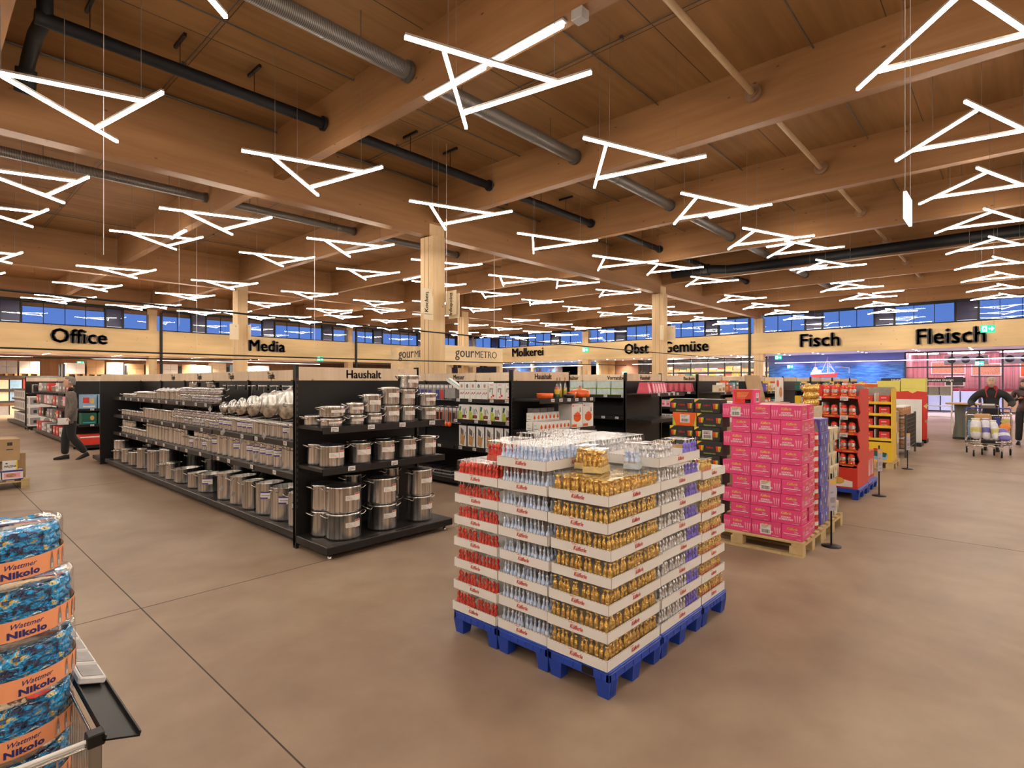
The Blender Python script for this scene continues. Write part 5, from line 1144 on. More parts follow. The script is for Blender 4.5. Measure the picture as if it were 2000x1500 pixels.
b = B(); b.box(.0, .012, .012, .7, 0, .32, 0); M = face(0, .36, 0, '-x'); poly(b, M, [(-.3, .02), (.3, .02), (.3, .1), (0, .16), (-.3, .08)], 1, .002); poly(b, M, [(-.15, .05), (.05, .05), (.08, .28), (-.05, .3), (-.15, .2)], 2, .003); disc(b, M, .12, .1, .08, .05, 3, .003); b.obj('front_panel', [C['rred'], C['white'], C['skin'], C['gold']], t)
b = B(); b.box(.5, .51, .012, .7, 0, 1.45, 0); b.obj('back_panel', [C['grey']], t)
for k, z in enumerate([.32, .52, .765, 1.01, 1.28]):
    x = [.0, .03, .05, .07, .09][k]; b = B(); b.box(x, .5, .012, .7, z-.03, z-.02, 0); b.box(x, x+.008, .012, .7, z-.03, z+.02, 0)
    for j in range(3): quad(b, face(x, .12+.24*j, z-.005, '-x'), -.07, .07, -.003, .006, 1, .002)
    s = b.obj('shelf', [C['rred'], C['gold']], t)
    for j in ((.18, .52) if k > 1 else ()): put_tag(s, face(x, j, z-.02, '-x') @ Matrix.Translation((0, 0, .002)) @ Matrix.Scale(1.3, 4))
    for j in (.23, .46):
        if k < 4: b = B(); b.box(x+.03, .5, j, j+.008, z-.02, z+.19 if k < 4 else z+.1, 0); b.obj('divider', [C['white']], t)
SANTA = None
def santa(b):
    b.lathe([(.030, 0), (.042, .01), (.047, .05), (.040, .085)], n=12, mi=0); b.lathe([(.040, .085), (.047, .11), (.040, .135)], n=12, mi=1); b.lathe([(.040, .133), (.045, .145), (.032, .172), (.010, .184)], n=12, mi=0); b.lathe([(.0475, .045), (.0475, .060)], n=12, mi=2, caps=False)
    disc(b, face(-.0455, 0, 0, '-x'), 0, .113, .018, .018, 3, .001); return [REDF, SILF, GOLD, C['skin']]
for k, z in enumerate([.32, .52, .765, 1.01, 1.28]):
    x = [.05, .08, .1, .12, .14][k]
    for i in range(6):
        if k == 4 and i > 3: continue
        y = .065+.105*i + (.015 if i > 1 else 0) + (.015 if i > 3 else 0)
        goods('chocolate_santa', 'a', santa, (8.92+x, 1.62+y+.02, .151+z-.02), 'red and silver foil chocolate figure, display shelf %s from bottom, %s from the right' % (nth(k+1), nth(i+1)), 'chocolate', group='foil figures on the red display')
def art_star(b, w, d, h):
    M = face(0, d/2, 0, '-x'); poly(b, M, [((.045 if k % 2 == 0 else .02)*math.sin(2*PI*k/10), h+.0+(.045 if k % 2 == 0 else .02)*math.cos(2*PI*k/10)) for k in range(10)], 1, .002); disc(b, M, 0, h*.28, d*.22, h*.16, 2, .002); disc(b, M, 0, h*.55, d*.15, h*.12, 2, .002)
for i in range(2): goods('star_gift_box', 'a', cbox(.12, .125, .19, 'rred', art_star, ('gold', 'orange')), (9.06, 2.09+.13*i, .151+1.26), 'red gift box with gold star on the display top, %s one' % ['right', 'left'][i], 'box')
for i in range(3): goods('star_gift_box', 'a', cbox(.12, .125, .19, 'rred', art_star, ('gold', 'orange')), (9.25, 1.72+.15*i, .151+1.26), 'red gift box with gold star behind the figures, %s from the right' % nth(i+1), 'box', group='star boxes')
# candy rail display beside it
t = thing('candy_display', 'narrow candy display with hanging bags beside the red display', 'display', (9.78, 1.66, .151))
b = B(); b.box(0, .6, 0, .5, 0, .42, 0); M = face(.3, 0, 0, '-y')
for k in range(4): poly(b, M, [(-.28+.14*k, .05), (-.2+.14*k, .05), (-.22+.14*k, .3), (-.26+.14*k, .3)], 1, .002)
b.obj('card_base', [C['rred'], C['white']], t); b = B(); b.box(.05, .55, .25, .27, .42, 1.25); b.obj('back_board', [C['grey']], t)
for r_ in range(5):
    b = B(); b.box(.05, .55, .1, .11, .5+.15*r_, .53+.15*r_); b.obj('hook_bar', [C['white']], t)
k = 0
for r_ in range(5):
    for i in range(6):
        k += 1; c = ['rred', 'white', 'blue', 'rred', 'lpink', 'blue'][(i+r_*2) % 6]
        goods('candy_bag', c, lambda b: (b.box(-.035, .035, -.012, .012, -.12, 0, 0, bev=.005), b.box(-.03, .03, -.014, -.012, -.1, -.05, 1), [C[c], C['white']])[2], (9.86+.09*i, 1.745, .151+.53+.15*r_), '%s candy bag on hook row %s from bottom, %s from left' % ({'rred': 'red', 'lpink': 'pale pink'}.get(c, c), nth(r_+1), nth(i+1)), 'candy bag', group='hanging candy bags')
# yellow display
euro(12.4, 1.68, 'wooden pallet under the yellow display', .8, .62)
t = thing('yellow_display', 'yellow card display with red packs on a wooden pallet', 'display', (12.42, 1.7, .146))
b = B(); b.box(0, .5, 0, .56, 0, .36, 0); M = face(0, .28, 0, '-x'); poly(b, M, [(-.2, .03), (.2, .03), (.22, .14), (0, .2), (-.2, .12)], 1, .002); poly(b, M, [(-.05, .1), (.18, .08), (.2, .16), (.0, .2)], 2, .003); disc(b, M, .02, .22, .04, .025, 3, .003); b.text('all', M @ Matrix.Translation((-.12, .25, 0)), .09, 3, .002, .04); b.obj('card_base', [C['yellow'], C['lblue'], C['green'], C['rred']], t)
for s in (0, .54): b = B(); b.box(0, .5, s, s+.015, .36, 1.38); b.obj('side_panel', [C['yellow']], t)
b = B(); b.box(.45, .46, .015, .54, .36, 1.4); b.obj('back_panel', [C['grey']], t)
for k, z in enumerate([.42, .66, .89, 1.11]):
    b = B(); b.box(0, .45, .015, .54, z-.02, z-.01); b.box(-.008, 0, .0, .555, z-.03, z+.02); s = b.obj('shelf', [C['yellow']], t); b = B(); b.box(.02, .45, .27, .28, z-.01, z+.18); b.obj('divider', [C['white']], t)
    for i in range(2):
        goods('praline_pack', 'a', cbox(.12, .17, .15, 'rred', lambda b, w, d, h: (quad(b, face(0, d/2, 0, '-x'), -d*.3, d*.3, h*.1, h*.35, 1), quad(b, face(0, d/2, 0, '-x'), -d*.3, d*.2, h*.6, h*.75, 2, .002)), ('skin', 'lpink')), (12.45, 1.74+.27*i, .146+z-.01), 'red praline pack in the yellow display, shelf %s from bottom, %s' % (nth(k+1), ['right', 'left'][i]), 'pack', group='red praline packs')
for r_ in range(5):
    for i in range(2): goods('snack_pack', (r_+i) % 3, cbox(.2, .2, .21, ['cream', 'skin', 'grey'][(r_+i) % 3], None), (12.98+.22*i, 1.72, .0+.215*r_), 'snack pack stacked right of the yellow display, level %s, %s' % (nth(r_+1), ['left', 'right'][i]), 'pack', group='snack packs')
goods('orange_header', 'a', cbox(.3, .5, .3, 'orange', None), (14.0, 2.22, 1.302), 'orange carton on the snack shelf behind the yellow display', 'carton'); goods('stock_carton', 'o2', cbox(.6, .6, 1.3, 'kraft', None), (13.9, 2.2, 0), 'tall brown carton behind the yellow display', 'carton')
# wire cage cart with tubs
t = thing('wire_cage', 'grey wire cage cart filled with clear tubs', 'cage cart', (14.6, 1.75, 0))
GW = mat('dark_grey_wire', (.10,.095,.09), .45, .5, var=.1)
for q in ((0,0), (1.5,0), (0,.7), (1.5,.7)): b = B(); b.box(q[0]-.02, q[0]+.02, q[1]-.02, q[1]+.02, .0, .95); b.obj('post', [GW], t)
b = B()
for k in range(16): b.tube([(1.5*k/15, 0, .2), (1.5*k/15, 0, .92)], .006, 4)
for k in range(9): b.tube([(0, 0, .2+.09*k), (1.5, 0, .2+.09*k)], .006, 4)
b.obj('wire_side', [GW], t); b = B()
for k in range(8): b.tube([(0, .1*k, .2), (0, .1*k, .92)], .006, 4)
for k in range(9): b.tube([(0, 0, .2+.09*k), (0, .7, .2+.09*k)], .006, 4)
b.obj('wire_end', [GW], t); b = B(); b.box(0, 1.5, 0, .7, .18, .2); b.obj('floor_plate', [GW], t)
for i in range(5):
    for r_ in range(4):
        goods('clear_tub', 'a', lambda b: (b.lathe([(.11, 0), (.12, .02), (.12, .2)], n=16, mi=0), b.lathe([(.122, .2), (.122, .225)], n=16, mi=1), [C['skin'], C['white']])[2], (14.76+.27*i, 1.92, .201+.226*r_), 'round clear snack tub in the wire cage, level %s, %s along' % (nth(r_+1), nth(i+1)), 'tub', group='snack tubs')
# red cut-out board, yellow cartons, banner, trolley stand-in
t = thing('promotion_board', 'tall red promotion board with torn yellow edge', 'board', (18.4, 1.75, 0))
b = B(); M = face(0, .3, .1, '-x'); b.prism([(-.42, 0), (.32, 0), (.32, .42), (.26, .5), (.33, .56), (.33, .8), (.24, .9), (.32, .98), (.32, 1.28), (.1, 1.30), (0, 1.24), (-.1, 1.3), (-.42, 1.28)], 0, .04, 0, M); b.obj('board', [C['rred']], t); b = B(); b.box(0, .5, 0, .6, 0, .1); b.obj('base', [BLK], t)
goods('display_board', 'w', cbox(.04, .6, 1.1, 'white', None), (17.4, 1.75, .1), 'plain white panel beside the red promotion board', 'panel'); goods('low_plinth', 'a', cbox(.5, .6, .1, 'black', None), (17.3, 1.75, 0), 'low black foot under the white panel', 'foot')
for i in range(3):
    for r_ in range(3): goods('yellow_carton', 'a', cbox(.6, .62, .32, 'lyel', None), (21.2, 2.05+.64*i, .80+.322*r_-(.08*i)), 'pale yellow carton behind the red board, level %s, %s from the right' % (nth(r_+1), nth(i+1)), 'carton', group='pale yellow cartons')
for i in range(3): goods('pallet_block', i, cbox(.62, .62, .80-.08*i, 'kraft', None), (21.2, 2.05+.64*i, 0), 'brown carton block under the yellow cartons, %s from the right' % nth(i+1), 'carton')
t = thing('banner_rack', 'white shelf rack with black banner in the promotion row', 'rack', (22.6, 1.5, 0))
for q in (0, .9): b = B(); b.box(-.02, .02, q-.02, q+.02, 0, 1.7); b.obj('post', [C['white']], t)
for z in (.5, .85, 1.2, 1.5): b = B(); b.box(-.02, .4, 0, .9, z, z+.02); b.obj('shelf', [C['white']], t)
b = B(); b.box(-.04, -.02, -.35, 1.9, 1.64, 1.78, 0); b.text('Höchste Qualität im innovativen Design', face(-.04, .78, 1.68, '-x'), .10, 1, .002, .02); b.obj('banner', [C['black'], C['white']], t)
for i in range(3): goods('machine_box', 'a', cbox(.28, .26, .26, 'grey', None), (22.62, 1.54+.29*i, 1.222), 'grey appliance on the white rack, %s from the right' % nth(i+1), 'appliance', group='grey appliances')
t = thing('trolley_stand_in', 'round table standing in for a blurred grey trolley with brown top', 'table', (20.6, 1.05, 0))  # table shape built in place of a motion-blurred trolley
b = B(); b.lathe([(.30, .06), (.24, .5), (.26, 1.0)], n=20); b.obj('skirt', [mat('grey_fabric', (.13,.14,.12), .8, var=.3, scale=(6,6,1))], t); b = B(); b.lathe([(.46, 1.0), (.47, 1.02), (.46, 1.04)], n=24); b.obj('table_top', [C['brown']], t); b = B(); b.lathe([(.3, 0), (.3, .04), (.1, .06)], n=20); b.obj('foot', [BLK], t)
# ================================================================== SIDE ROOMS, SIGNS
LAV = (.78,.66,1.0); 
def downlight(x, y, z, parent=None, e=20., col=(1,.85,.7), r=.045, nm='downlight'):
    pass
DLM = {}
def spots(name, label, pts, z, e, col, r=.05):
    """every recessed spot is its own light"""
    m = mat('spot_'+name, (.9,.9,.9), .4, emit=40, ecol=col, var=.001)
    if name not in DLM:
        b = B(); b.lathe([(r, -.012), (r*.98, -.01)], n=10, mi=0); b.lathe([(r*1.25, -.008), (r*1.25, 0)], n=10, mi=1, caps=False); DLM[name] = b.mesh('spot_light', [m, TAGW])
    ld = bpy.data.lights.new('spot_beam', 'SPOT'); ld.energy = e; ld.color = col; ld.spot_size = 2.3; ld.spot_blend = .8; ld.shadow_soft_size = r
    for k, (x, y) in enumerate(pts):
        o = tag(link('spot_light', DLM[name], None, (x, y, z)), label % nth(k+1), 'spot light', 'recessed spots '+name)
        l = bpy.data.objects.new('spot_beam', ld); COL.objects.link(l); l.parent = o; l.location = (0, 0, -.02)
pts = [(x, 35.75+.62*i) for x in (-2.6, 1.2, 4.9, 8.0, 12.0, 15.6) for i in range(6)]
spots('office', 'small recessed spot in the pale soffit of the left side room, %s from left', pts, 3.14, 700, (1,.82,.62))
pts = [(34.3+1.1*i, y) for y in (-.6, 1.6, 3.8, 6.2, 8.4, 10.2) for i in range(3)]
spots('counter', 'small recessed spot in the soffit over the fish and meat counters, %s from right', pts, 3.30, 420, (.80,.70,1.0), .045)
pts = [(34.4+1.1*i, y) for y in (13, 15.2, 17.4, 19.8, 22) for i in range(3)]
spots('fruit', 'small recessed spot in the soffit over the fruit section, %s from right', pts, 3.30, 260, (1,.84,.72), .045)
pts = [(34.4+1.1*i, y) for y in (24.5, 26.8, 29, 31.2, 33.4) for i in range(3)]
spots('dairy', 'small recessed spot in the soffit over the dairy section, %s from right', pts, 3.30, 380, (.86,.92,1.0), .045)
# strip lamps added to brighten the glazed rooms
def strip(x, y, z, ln, e, col, label, along='y'):
    t = thing('strip_light', label, 'strip light', (x, y, z)); b = B(); q = (0, .12, 0, ln) if along == 'y' else (0, ln, 0, .12)
    b.box(q[0], q[1], q[2], q[3], 0, .03, 0); b.obj('housing', [HOUS], t); b = B(); b.box(q[0]+.01, q[1]-.01, q[2]+.02, q[3]-.02, -.03, 0, 0); b.obj('diffuser', [mat('strip_'+label[:12], (.9,.9,.9), .4, emit=e, ecol=col, var=.001)], t)
for k, y in enumerate((-1.0, 1.2, 3.2)): strip(39.5, y, 3.27, 1.6, 140, (1,.62,.72), 'rose strip light in the meat room, %s from right' % nth(k+1))
for k, y in enumerate((12.2, 15, 18)): strip(38.2, y, 3.27, 1.8, 240, (1,.95,.85), 'white strip light in the fruit cold room, %s from right' % nth(k+1))
# thin lit tracks just under the soffits
def track(p, q, e, col, label):
    t = thing('light_track', label, 'light track', p); d = Vector(q)-Vector(p); b = B(); b.tube([(0,0,0), tuple(d)], .012, 8); b.obj('lit_tube', [mat('track_'+label[:16], (.9,.9,.9), .4, emit=e, ecol=col, var=.001)], t)
    for f in (.1, .5, .9): b = B(); x = d*f; b.tube([(x.x, x.y, .02), (x.x, x.y, (3.14 if p[1] > 35 else 3.3)-p[2])], .006, 5); b.obj('hanger', [GREY], t)
track((-9, 38.9, 2.98), (21, 38.9, 2.98), 16, (1,.72,.62), 'long rose-white light track under the soffit behind Office')
track((36.3, -2.5, 2.82), (36.3, 11.0, 2.82), 9, (.78,.66,1), 'lavender light track over the fish and meat counters')
track((36.3, 12, 2.95), (36.3, 21, 2.95), 10, (1,.8,.75), 'warm light track over the fruit section')
track((36.3, 25, 2.95), (36.3, 34.5, 2.95), 12, (.85,.92,1), 'cold light track over the dairy cabinets')
# fish mural
SEA = bpy.data.materials.new('sea_mural'); SEA.use_nodes = True; t_ = SEA.node_tree; bb = t_.nodes['Principled BSDF']; bb.inputs['Roughness'].default_value = .4
tc = _n(t_, 'ShaderNodeTexCoord'); mp = _n(t_, 'ShaderNodeMapping'); mp.inputs['Scale'].default_value = (1, 1.5, 9); nz = _n(t_, 'ShaderNodeTexNoise'); nz.inputs['Scale'].default_value = 1.6; nz.inputs['Detail'].default_value = 6
r_ = _n(t_, 'ShaderNodeValToRGB'); e = r_.color_ramp.elements; e[0].position = .38; e[0].color = (.01,.07,.24,1); e[1].position = .72; e[1].color = (.06,.24,.52,1)
t_.links.new(tc.outputs['Object'], mp.inputs[0]); t_.links.new(mp.outputs[0], nz.inputs['Vector']); t_.links.new(nz.outputs[0], r_.inputs[0]); t_.links.new(r_.outputs[0], bb.inputs['Base Color'])
SKYM = mat('mural_sky', (.12,.16,.42), .4, var=.1, scale=(1,1,2))
b = B(); b.box(37.3, 37.4, 4.5, 11.7, 0, 3.3, 0); b.box(37.295, 37.3, 4.5, 11.7, 2.66, 3.3, 1); struct(b.obj('wall_fish', [SEA, SKYM]))
b = B(); M = face(37.29, 8.55, 1.95, '-x')
poly(b, M, [(-.72, .12), (-.6, -.02), (.7, -.02), (.78, .28), (.6, .2), (-.2, .14)], 0); poly(b, M, [(-.72, .14), (-.2, .16), (.6, .22), (.6, .26), (-.1, .24), (-.6, .3), (-.68, .3)], 1, .002); poly(b, M, [(-.62, .3), (-.1, .24), (-.1, .42), (-.3, .44), (-.35, .6), (-.52, .6), (-.56, .45), (-.62, .42)], 1, .003)
for a, c in (((-.45,.6), (-.42,.98)), ((.22,.2), (.22,1.2)), ((.3,.2), (.3,.95)), ((.22,1.0), (.62,.3)), ((.22,1.1), (-.05,.4)), ((.3,.7), (.55,.4)), ((.62,.6), (1.35,.55)), ((1.35,.55), (1.35,.2))):
    dx, dy = c[0]-a[0], c[1]-a[1]; l = math.hypot(dx, dy); nx, ny = -dy/l*.012, dx/l*.012; poly(b, M, [(a[0]-nx, a[1]-ny), (c[0]-nx, c[1]-ny), (c[0]+nx, c[1]+ny), (a[0]+nx, a[1]+ny)], 1, .004)
o = b.obj('ship_picture', [C['rred'], mat('mural_white', (.7,.55,.6), .5, var=.1)]); tag(o, 'picture of a red and white fishing boat on the sea mural', 'mural picture')
COUN = mat('counter_white', (.6,.62,.66), .35, var=.06)
b = B(); b.box(35.6, 36.6, 5.0, 10.8, 0, 1.25, 0, bev=.03); tag(b.obj('fish_counter', [COUN]), 'long pale fish counter below the sea mural', 'counter')
# glazed fronts
BLKF = mat('black_mullion', (.012,.012,.014), .4, var=.2)
def glazed(name, label, x, y0, y1, ys, zs, z1=3.3):
    t = thing(name, label, 'glazed partition', (x, 0, 0))
    for y in ys: b = B(); b.box(0, .06, y-.035, y+.035, 0, z1); b.obj('mullion', [BLKF], t)
    for z in zs: b = B(); b.box(-.002, .062, y0, y1, z-.035, z+.035); b.obj('transom', [BLKF], t)
    for a, c in zip(sorted(ys)[:-1], sorted(ys)[1:]): b = B(); b.box(.025, .031, a+.035, c-.035, .04, z1-.03); b.obj('pane', [GLASS], t)
glazed('glass_partition', 'black framed glass front of the pink lit meat room', 37.2, -3.2, 4.5, [-3.2, -1.95, -.75, .45, 1.35, 2.45, 3.5, 4.48], [.1, 2.44, 3.27])
glazed('glass_partition', 'black framed glass front of the fruit cold room', 37.2, 11.75, 21.0, [11.8, 12.4, 13.4, 14.5, 15.65, 16.9, 18.2, 19.5, 21.0], [.1, 2.25, 3.22])
PINKW = mat('pink_wood_wall', (.55,.24,.24), .6, var=.35, scale=(1,9,.3))
b = B(); b.box(41.2, 41.3, -6, 4.6, 0, 3.3, 0)
for k in range(40): b.box(41.195, 41.2, -6+.265*k, -5.99+.265*k, 0, 3.3, 1)
struct(b.obj('wall_meat', [PINKW, SEAM])); b = B(); b.box(37.4, 41.3, 4.52, 4.6, 0, 3.3); struct(b.obj('wall_meat_side', [PINKW]))
b = B(); b.box(41.2, 41.3, 11.7, 22.9, 0, 3.3, 0); struct(b.obj('wall_fruit', [mat('fruit_room_wall', (.22,.18,.16), .6, var=.2, scale=(2,2,2))])); b = B(); b.box(37.4, 41.3, 11.6, 11.7, 0, 3.3); struct(b.obj('wall_fruit_side', [SKYM]))
for k, (y, w, h, z, c) in enumerate([(2.9, 1.6, .75, 2.1, 'skin'), (1.2, 1.3, .7, 2.0, 'skin'), (-.9, 1.4, .9, 1.9, 'orange'), (2.6, .9, .6, 1.4, 'black'), (-2.6, 1.2, .8, 2.1, 'skin')]):
    b = B(); b.box(41.12, 41.19, y-w/2, y+w/2, z, z+h, 0); b.box(41.11, 41.12, y-w/2+.05, y+w/2-.05, z+.05, z+h-.05, 1); tag(b.obj('framed_picture', [C['white'], C[c]]), 'white framed meat picture on the pink wood wall, %s from left' % nth(k+1), 'picture', 'framed pictures')
for k, (y, n) in enumerate([(2.0, 3), (-.4, 3)]):
    t = thing('cooling_unit', 'white cooling unit with round black fans, %s of two' % ['left', 'right'][k], 'cooling unit', (39.2, y, 2.62)); b = B(); b.box(0, .5, -.95, .95, 0, .5, 0, bev=.02); b.obj('housing', [C['white']], t)
    b = B(); b.tube([(.25, -.7, .5), (.25, -.7, .68)], .02, 6); b.tube([(.25, .7, .5), (.25, .7, .68)], .02, 6); b.obj('bracket', [GREY], t)
    for i in range(n): b = B(); M = face(-.004, -.6+.6*i, .25, '-x'); disc(b, M, 0, 0, .17, .17, 0); disc(b, M, 0, 0, .06, .06, 1, .003); b.tube([(-.012, -.6+.6*i+.18*math.cos(a*PI/8), .25+.18*math.sin(a*PI/8)) for a in range(16)], .012, 5, 1, closed=True); b.obj('fan', [BLKF, GREY], t)
for k in range(8):
    b = B(); y = -2.9+.85*k; b.box(38.2, 39.2, y, y+.8, 0, 1.15, 0, bev=.02); b.box(38.25, 38.6, y+.04, y+.76, 1.15, 1.3, 1, bev=.03); tag(b.obj('meat_counter', [C['brown'] if k < 4 else COUN, C['dpink']]), 'meat counter segment behind the glass, %s from right' % nth(k+1), 'counter', 'meat counter segments')
# fruit crates on stepped shelves
FR = [('orange', 'oranges'), ('lime', 'limes'), ('yellow', 'lemons'), ('rred', 'tomatoes'), ('cream', 'corn cobs'), ('green', 'cucumbers'), ('lpink', 'radishes'), ('white', 'cauliflowers'), ('gold', 'pineapples')]
t = thing('fruit_shelf', 'stepped shelf of fruit crates behind the glass', 'shelf', (38.6, 11.9, 0))
for s, z in enumerate((.9, 1.45, 2.0, 2.45)): b = B(); b.box(.35*s, .35*s+.4, 0, 9, z-.05, z); b.obj('shelf', [C['brown']], t)
b = B(); b.box(0, 1.5, 0, .05, 0, 2.4); b.box(0, 1.5, 8.95, 9, 0, 2.4); b.obj('frame', [C['brown']], t)
for s, z in enumerate((.9, 1.45, 2.0, 2.45)):
    for i in range(15):
        c, nm = FR[(i*4+s*5) % 9]
        def crate(b):
            b.box(0, .36, 0, .52, 0, .12, 1); r = random.Random(i)
            for u in range(4):
                for v in range(5): b.lathe([(.006, 0), (.05, .02), (.055, .055), (.03, .095), (.002, .1)] if c not in ('cream', 'gold') else [(.02, 0), (.045, .05), (.04, .18), (.004, .24)], (.05+.088*u, .06+.1*v, .11), 7, 0, caps=False)
            return [C[c], C['brown']]
        goods('fruit_crate', c, crate, (38.62+.35*s, 12.0+.58*i, z), 'crate of %s-coloured fruit on step %s, %s from right' % ({'rred': 'red', 'lpink': 'pink'}.get(c, c), nth(s+1), nth(i+1)), 'fruit crate', group='fruit crates behind the glass')
# fruit section back: brown wall with pale door panel
b = B(); b.box(37.2, 37.3, 21.0, 28.2, 0, 3.3, 0); struct(b.obj('wall_fruit_back', [mat('terracotta_wall', (.42,.22,.14), .6, var=.08, scale=(1,1,1))]))
b = B(); b.box(36.9, 37.0, 22.95, 24.6, 0, 3.3, 0); struct(b.obj('door_1', [FASY])); b = B(); b.box(35.9, 36.0, 23.6, 23.75, 0, 3.3); b.box(35.9, 37, 23.5, 23.6, 0, 3.3); struct(b.obj('wall_divider', [FASY]))
# dairy photo mural
PHO = bpy.data.materials.new('dairy_photo'); PHO.use_nodes = True; t_ = PHO.node_tree; bb = t_.nodes['Principled BSDF']
tc = _n(t_, 'ShaderNodeTexCoord'); nz = _n(t_, 'ShaderNodeTexNoise'); nz.inputs['Scale'].default_value = 1.3; nz.inputs['Detail'].default_value = 7; r_ = _n(t_, 'ShaderNodeValToRGB')
el = r_.color_ramp.elements; el[0].position = .3; el[0].color = (.02,.03,.02,1); el[1].position = .7; el[1].color = (.18,.34,.75,1); q = el.new(.45); q.color = (.16,.07,.04,1); q = el.new(.52); q.color = (.10,.22,.55,1)
t_.links.new(tc.outputs['Object'], nz.inputs['Vector']); t_.links.new(nz.outputs[0], r_.inputs[0]); t_.links.new(r_.outputs[0], bb.inputs['Base Color'])
b = B(); b.box(37.2, 37.3, 24.7, 35.4, 0, 3.3, 0); b.box(37.19, 37.2, 24.7, 35.4, 2.95, 3.3, 1); struct(b.obj('wall_dairy', [PHO, mat('mural_pale_sky', (.25,.40,.75), .5, var=.2, scale=(1,1,1))]))
for k, y in enumerate((25.9, 30.9)): b = B(); b.box(36.6, 36.8, y, y+.3, 0, 3.3); struct(b.obj('timber_post', [COLW]))
b = B(); b.box(35.6, 36.5, 24.9, 34.8, 0, 2.0, 0, bev=.02); tag(b.obj('dairy_cabinet', [COUN]), 'long white refrigerated cabinet below the landscape photos', 'cabinet')
# gourMETRO kiosk
KW = wood('kiosk_plywood', (.88,.70,.44), (.78,.58,.34), 0, knots=False, ring=4.)
t = thing('kiosk', 'light plywood kiosk with thin black gourMETRO lettering', 'kiosk', (18.9, 22.2, 0))
KA, KB, K0, K1 = 4.6, 4.6, 2.56, 3.6
b = B(); b.box(0, KA, 0, .1, K0, K1, 0); b.box(0, .1, .1, KB, K0, K1, 0); b.box(KA-.1, KA, .1, KB, K0, K1, 0); b.box(.1, KA-.1, KB-.1, KB, K0, K1); b.obj('fascia', [KW], t)
b = B(); b.box(0, .1, 1.9, KB, 0, K0); b.box(.1, KA, KB-.1, KB, 0, K0); b.obj('wall_panel', [KW], t)
for q in ((.0, .0), (KA-.26, .0)): b = B(); b.box(q[0], q[0]+.26, q[1], q[1]+.26, 0, K0); b.obj('post', [KW], t)
b = B(); b.box(.5, 2.1, .4, .75, 0, 1.1, 0, bev=.02); b.obj('counter', [C['brown']], t)
for M in (face(2.42, 0, 3.0, '-y'), face(0, 2.3, 3.0, '-x')):
    b = B(); b.text('gour', Matrix.Translation((-.84, 0, 0)), .78, 0, .02, .0, .95); b.text('METRO', Matrix.Translation((.80, 0, 0)), .56, 0, .02, -.012, .98); o = b.obj('lettering', [INK], t); o.matrix_local = M
for k, x in enumerate((1.0, 1.3, 3.0, 3.3)): b = B(); b.box(x, x+.14, .12, .28, K0-.15, K0+.02); b.obj('spot_fixture', [BLK], t)
# exit signs
def exit_sign(x, y, z, d, label, w=.30, h=.20, hang=True, arrow=1):
    t = thing('exit_sign', label, 'exit sign', (x, y, z)); M = face(0, 0, 0, d)
    b = B(); b.add([(-w/2,-h/2,-.02),(w/2,-h/2,-.02),(w/2,h/2,-.02),(-w/2,h/2,-.02),(-w/2,-h/2,.02),(w/2,-h/2,.02),(w/2,h/2,.02),(-w/2,h/2,.02)], [(3,2,1,0),(4,5,6,7),(0,1,5,4),(1,2,6,5),(2,3,7,6),(3,0,4,7)], 0, M)
    for s in (1, -1):
        M2 = M if s == 1 else M @ Matrix.Rotation(PI, 4, 'Y')
        quad(b, M2, -w*.40, -w*.05, -h*.36, h*.36, 1, .021); poly(b, M2, [(-w*.33,-h*.3), (-w*.27,-h*.3), (-w*.22,-h*.05), (-w*.14,-h*.2), (-w*.1,-h*.15), (-w*.18,h*.12), (-w*.12,h*.05), (-w*.09,h*.1), (-w*.2,h*.24), (-w*.3,h*.1)], 0, .022)
        a = arrow; poly(b, M2, [(.02*w*a+.05*w,-h*.08), (.25*w,-h*.08), (.25*w,-h*.3), (.44*w,0), (.25*w,h*.3), (.25*w,h*.08), (.05*w,h*.08)], 1, .021)
    b.obj('lit_panel', [GREEN, EXW], t)
    if hang:
        for s in (-1, 1):
            p = M @ Vector((s*w*.4, h/2, 0)); b = B(); b.tube([tuple(p), (p.x, p.y, ZC-z)], .003, 4); b.obj('suspension_wire', [WIRE], t)
exit_sign(19.3, .53, 3.06, '-x', 'green lit exit sign with arrow hanging in front of Fleisch')
t = thing('exit_sign', 'white lit exit sign hanging on long wires seen edge-on at upper right', 'exit sign', (5.58, .655, 3.08)); b = B(); b.box(-.16, .16, -.012, .012, -.11, .11, 0, bev=.003); M = face(0, -.012, 0, '-y'); quad(b, M, -.14, .14, -.08, .06, 1, .001); poly(b, M, [(-.1,-.04), (0,-.04), (0,-.07), (.1,0), (0,.05), (0,.02), (-.1,.02)], 0, .002); b.obj('lit_panel', [EXW, mat('exit_pale_green', (.45,.8,.65), .4, emit=1.2, ecol=(.5,.9,.75), var=.02)], t)
for s in (-.15, .15): b = B(); b.tube([(s, 0, .12), (s, 0, ZC-3.08)], .003, 4); b.obj('suspension_wire', [WIRE], t)
exit_sign(WALLX-.06, 23.25, 4.0, '-x', 'small exit sign on the fascia right of Molkerei', .5, .32, False)
exit_sign(36.6, 10.9, 3.17, '-x', 'small lit exit sign in front of the sea mural, upper left', .4, .25, False); exit_sign(37.26, 10.4, 2.6, '-x', 'small lit exit sign at the left edge of the sea mural', .35, .22, False)
exit_sign(37.17, 22.2, 2.3, '-x', 'small lit exit sign on the terracotta wall', .4, .25, False); exit_sign(37.17, 1.35, 2.6, '-x', 'small exit sign in front of the meat room', .35, .22, False); exit_sign(6.9, 40.97, 2.75, '-y', 'small exit sign on the brown back wall at left', .4, .25, False); exit_sign(19.0, 35.17, 3.23, '-y', 'green exit sign under the fascia left of the kiosk', .45, .3, False)
exit_sign(13.5, 40.97, 2.65, '-y', 'small exit sign on the brown back wall behind Media', .4, .25, False)
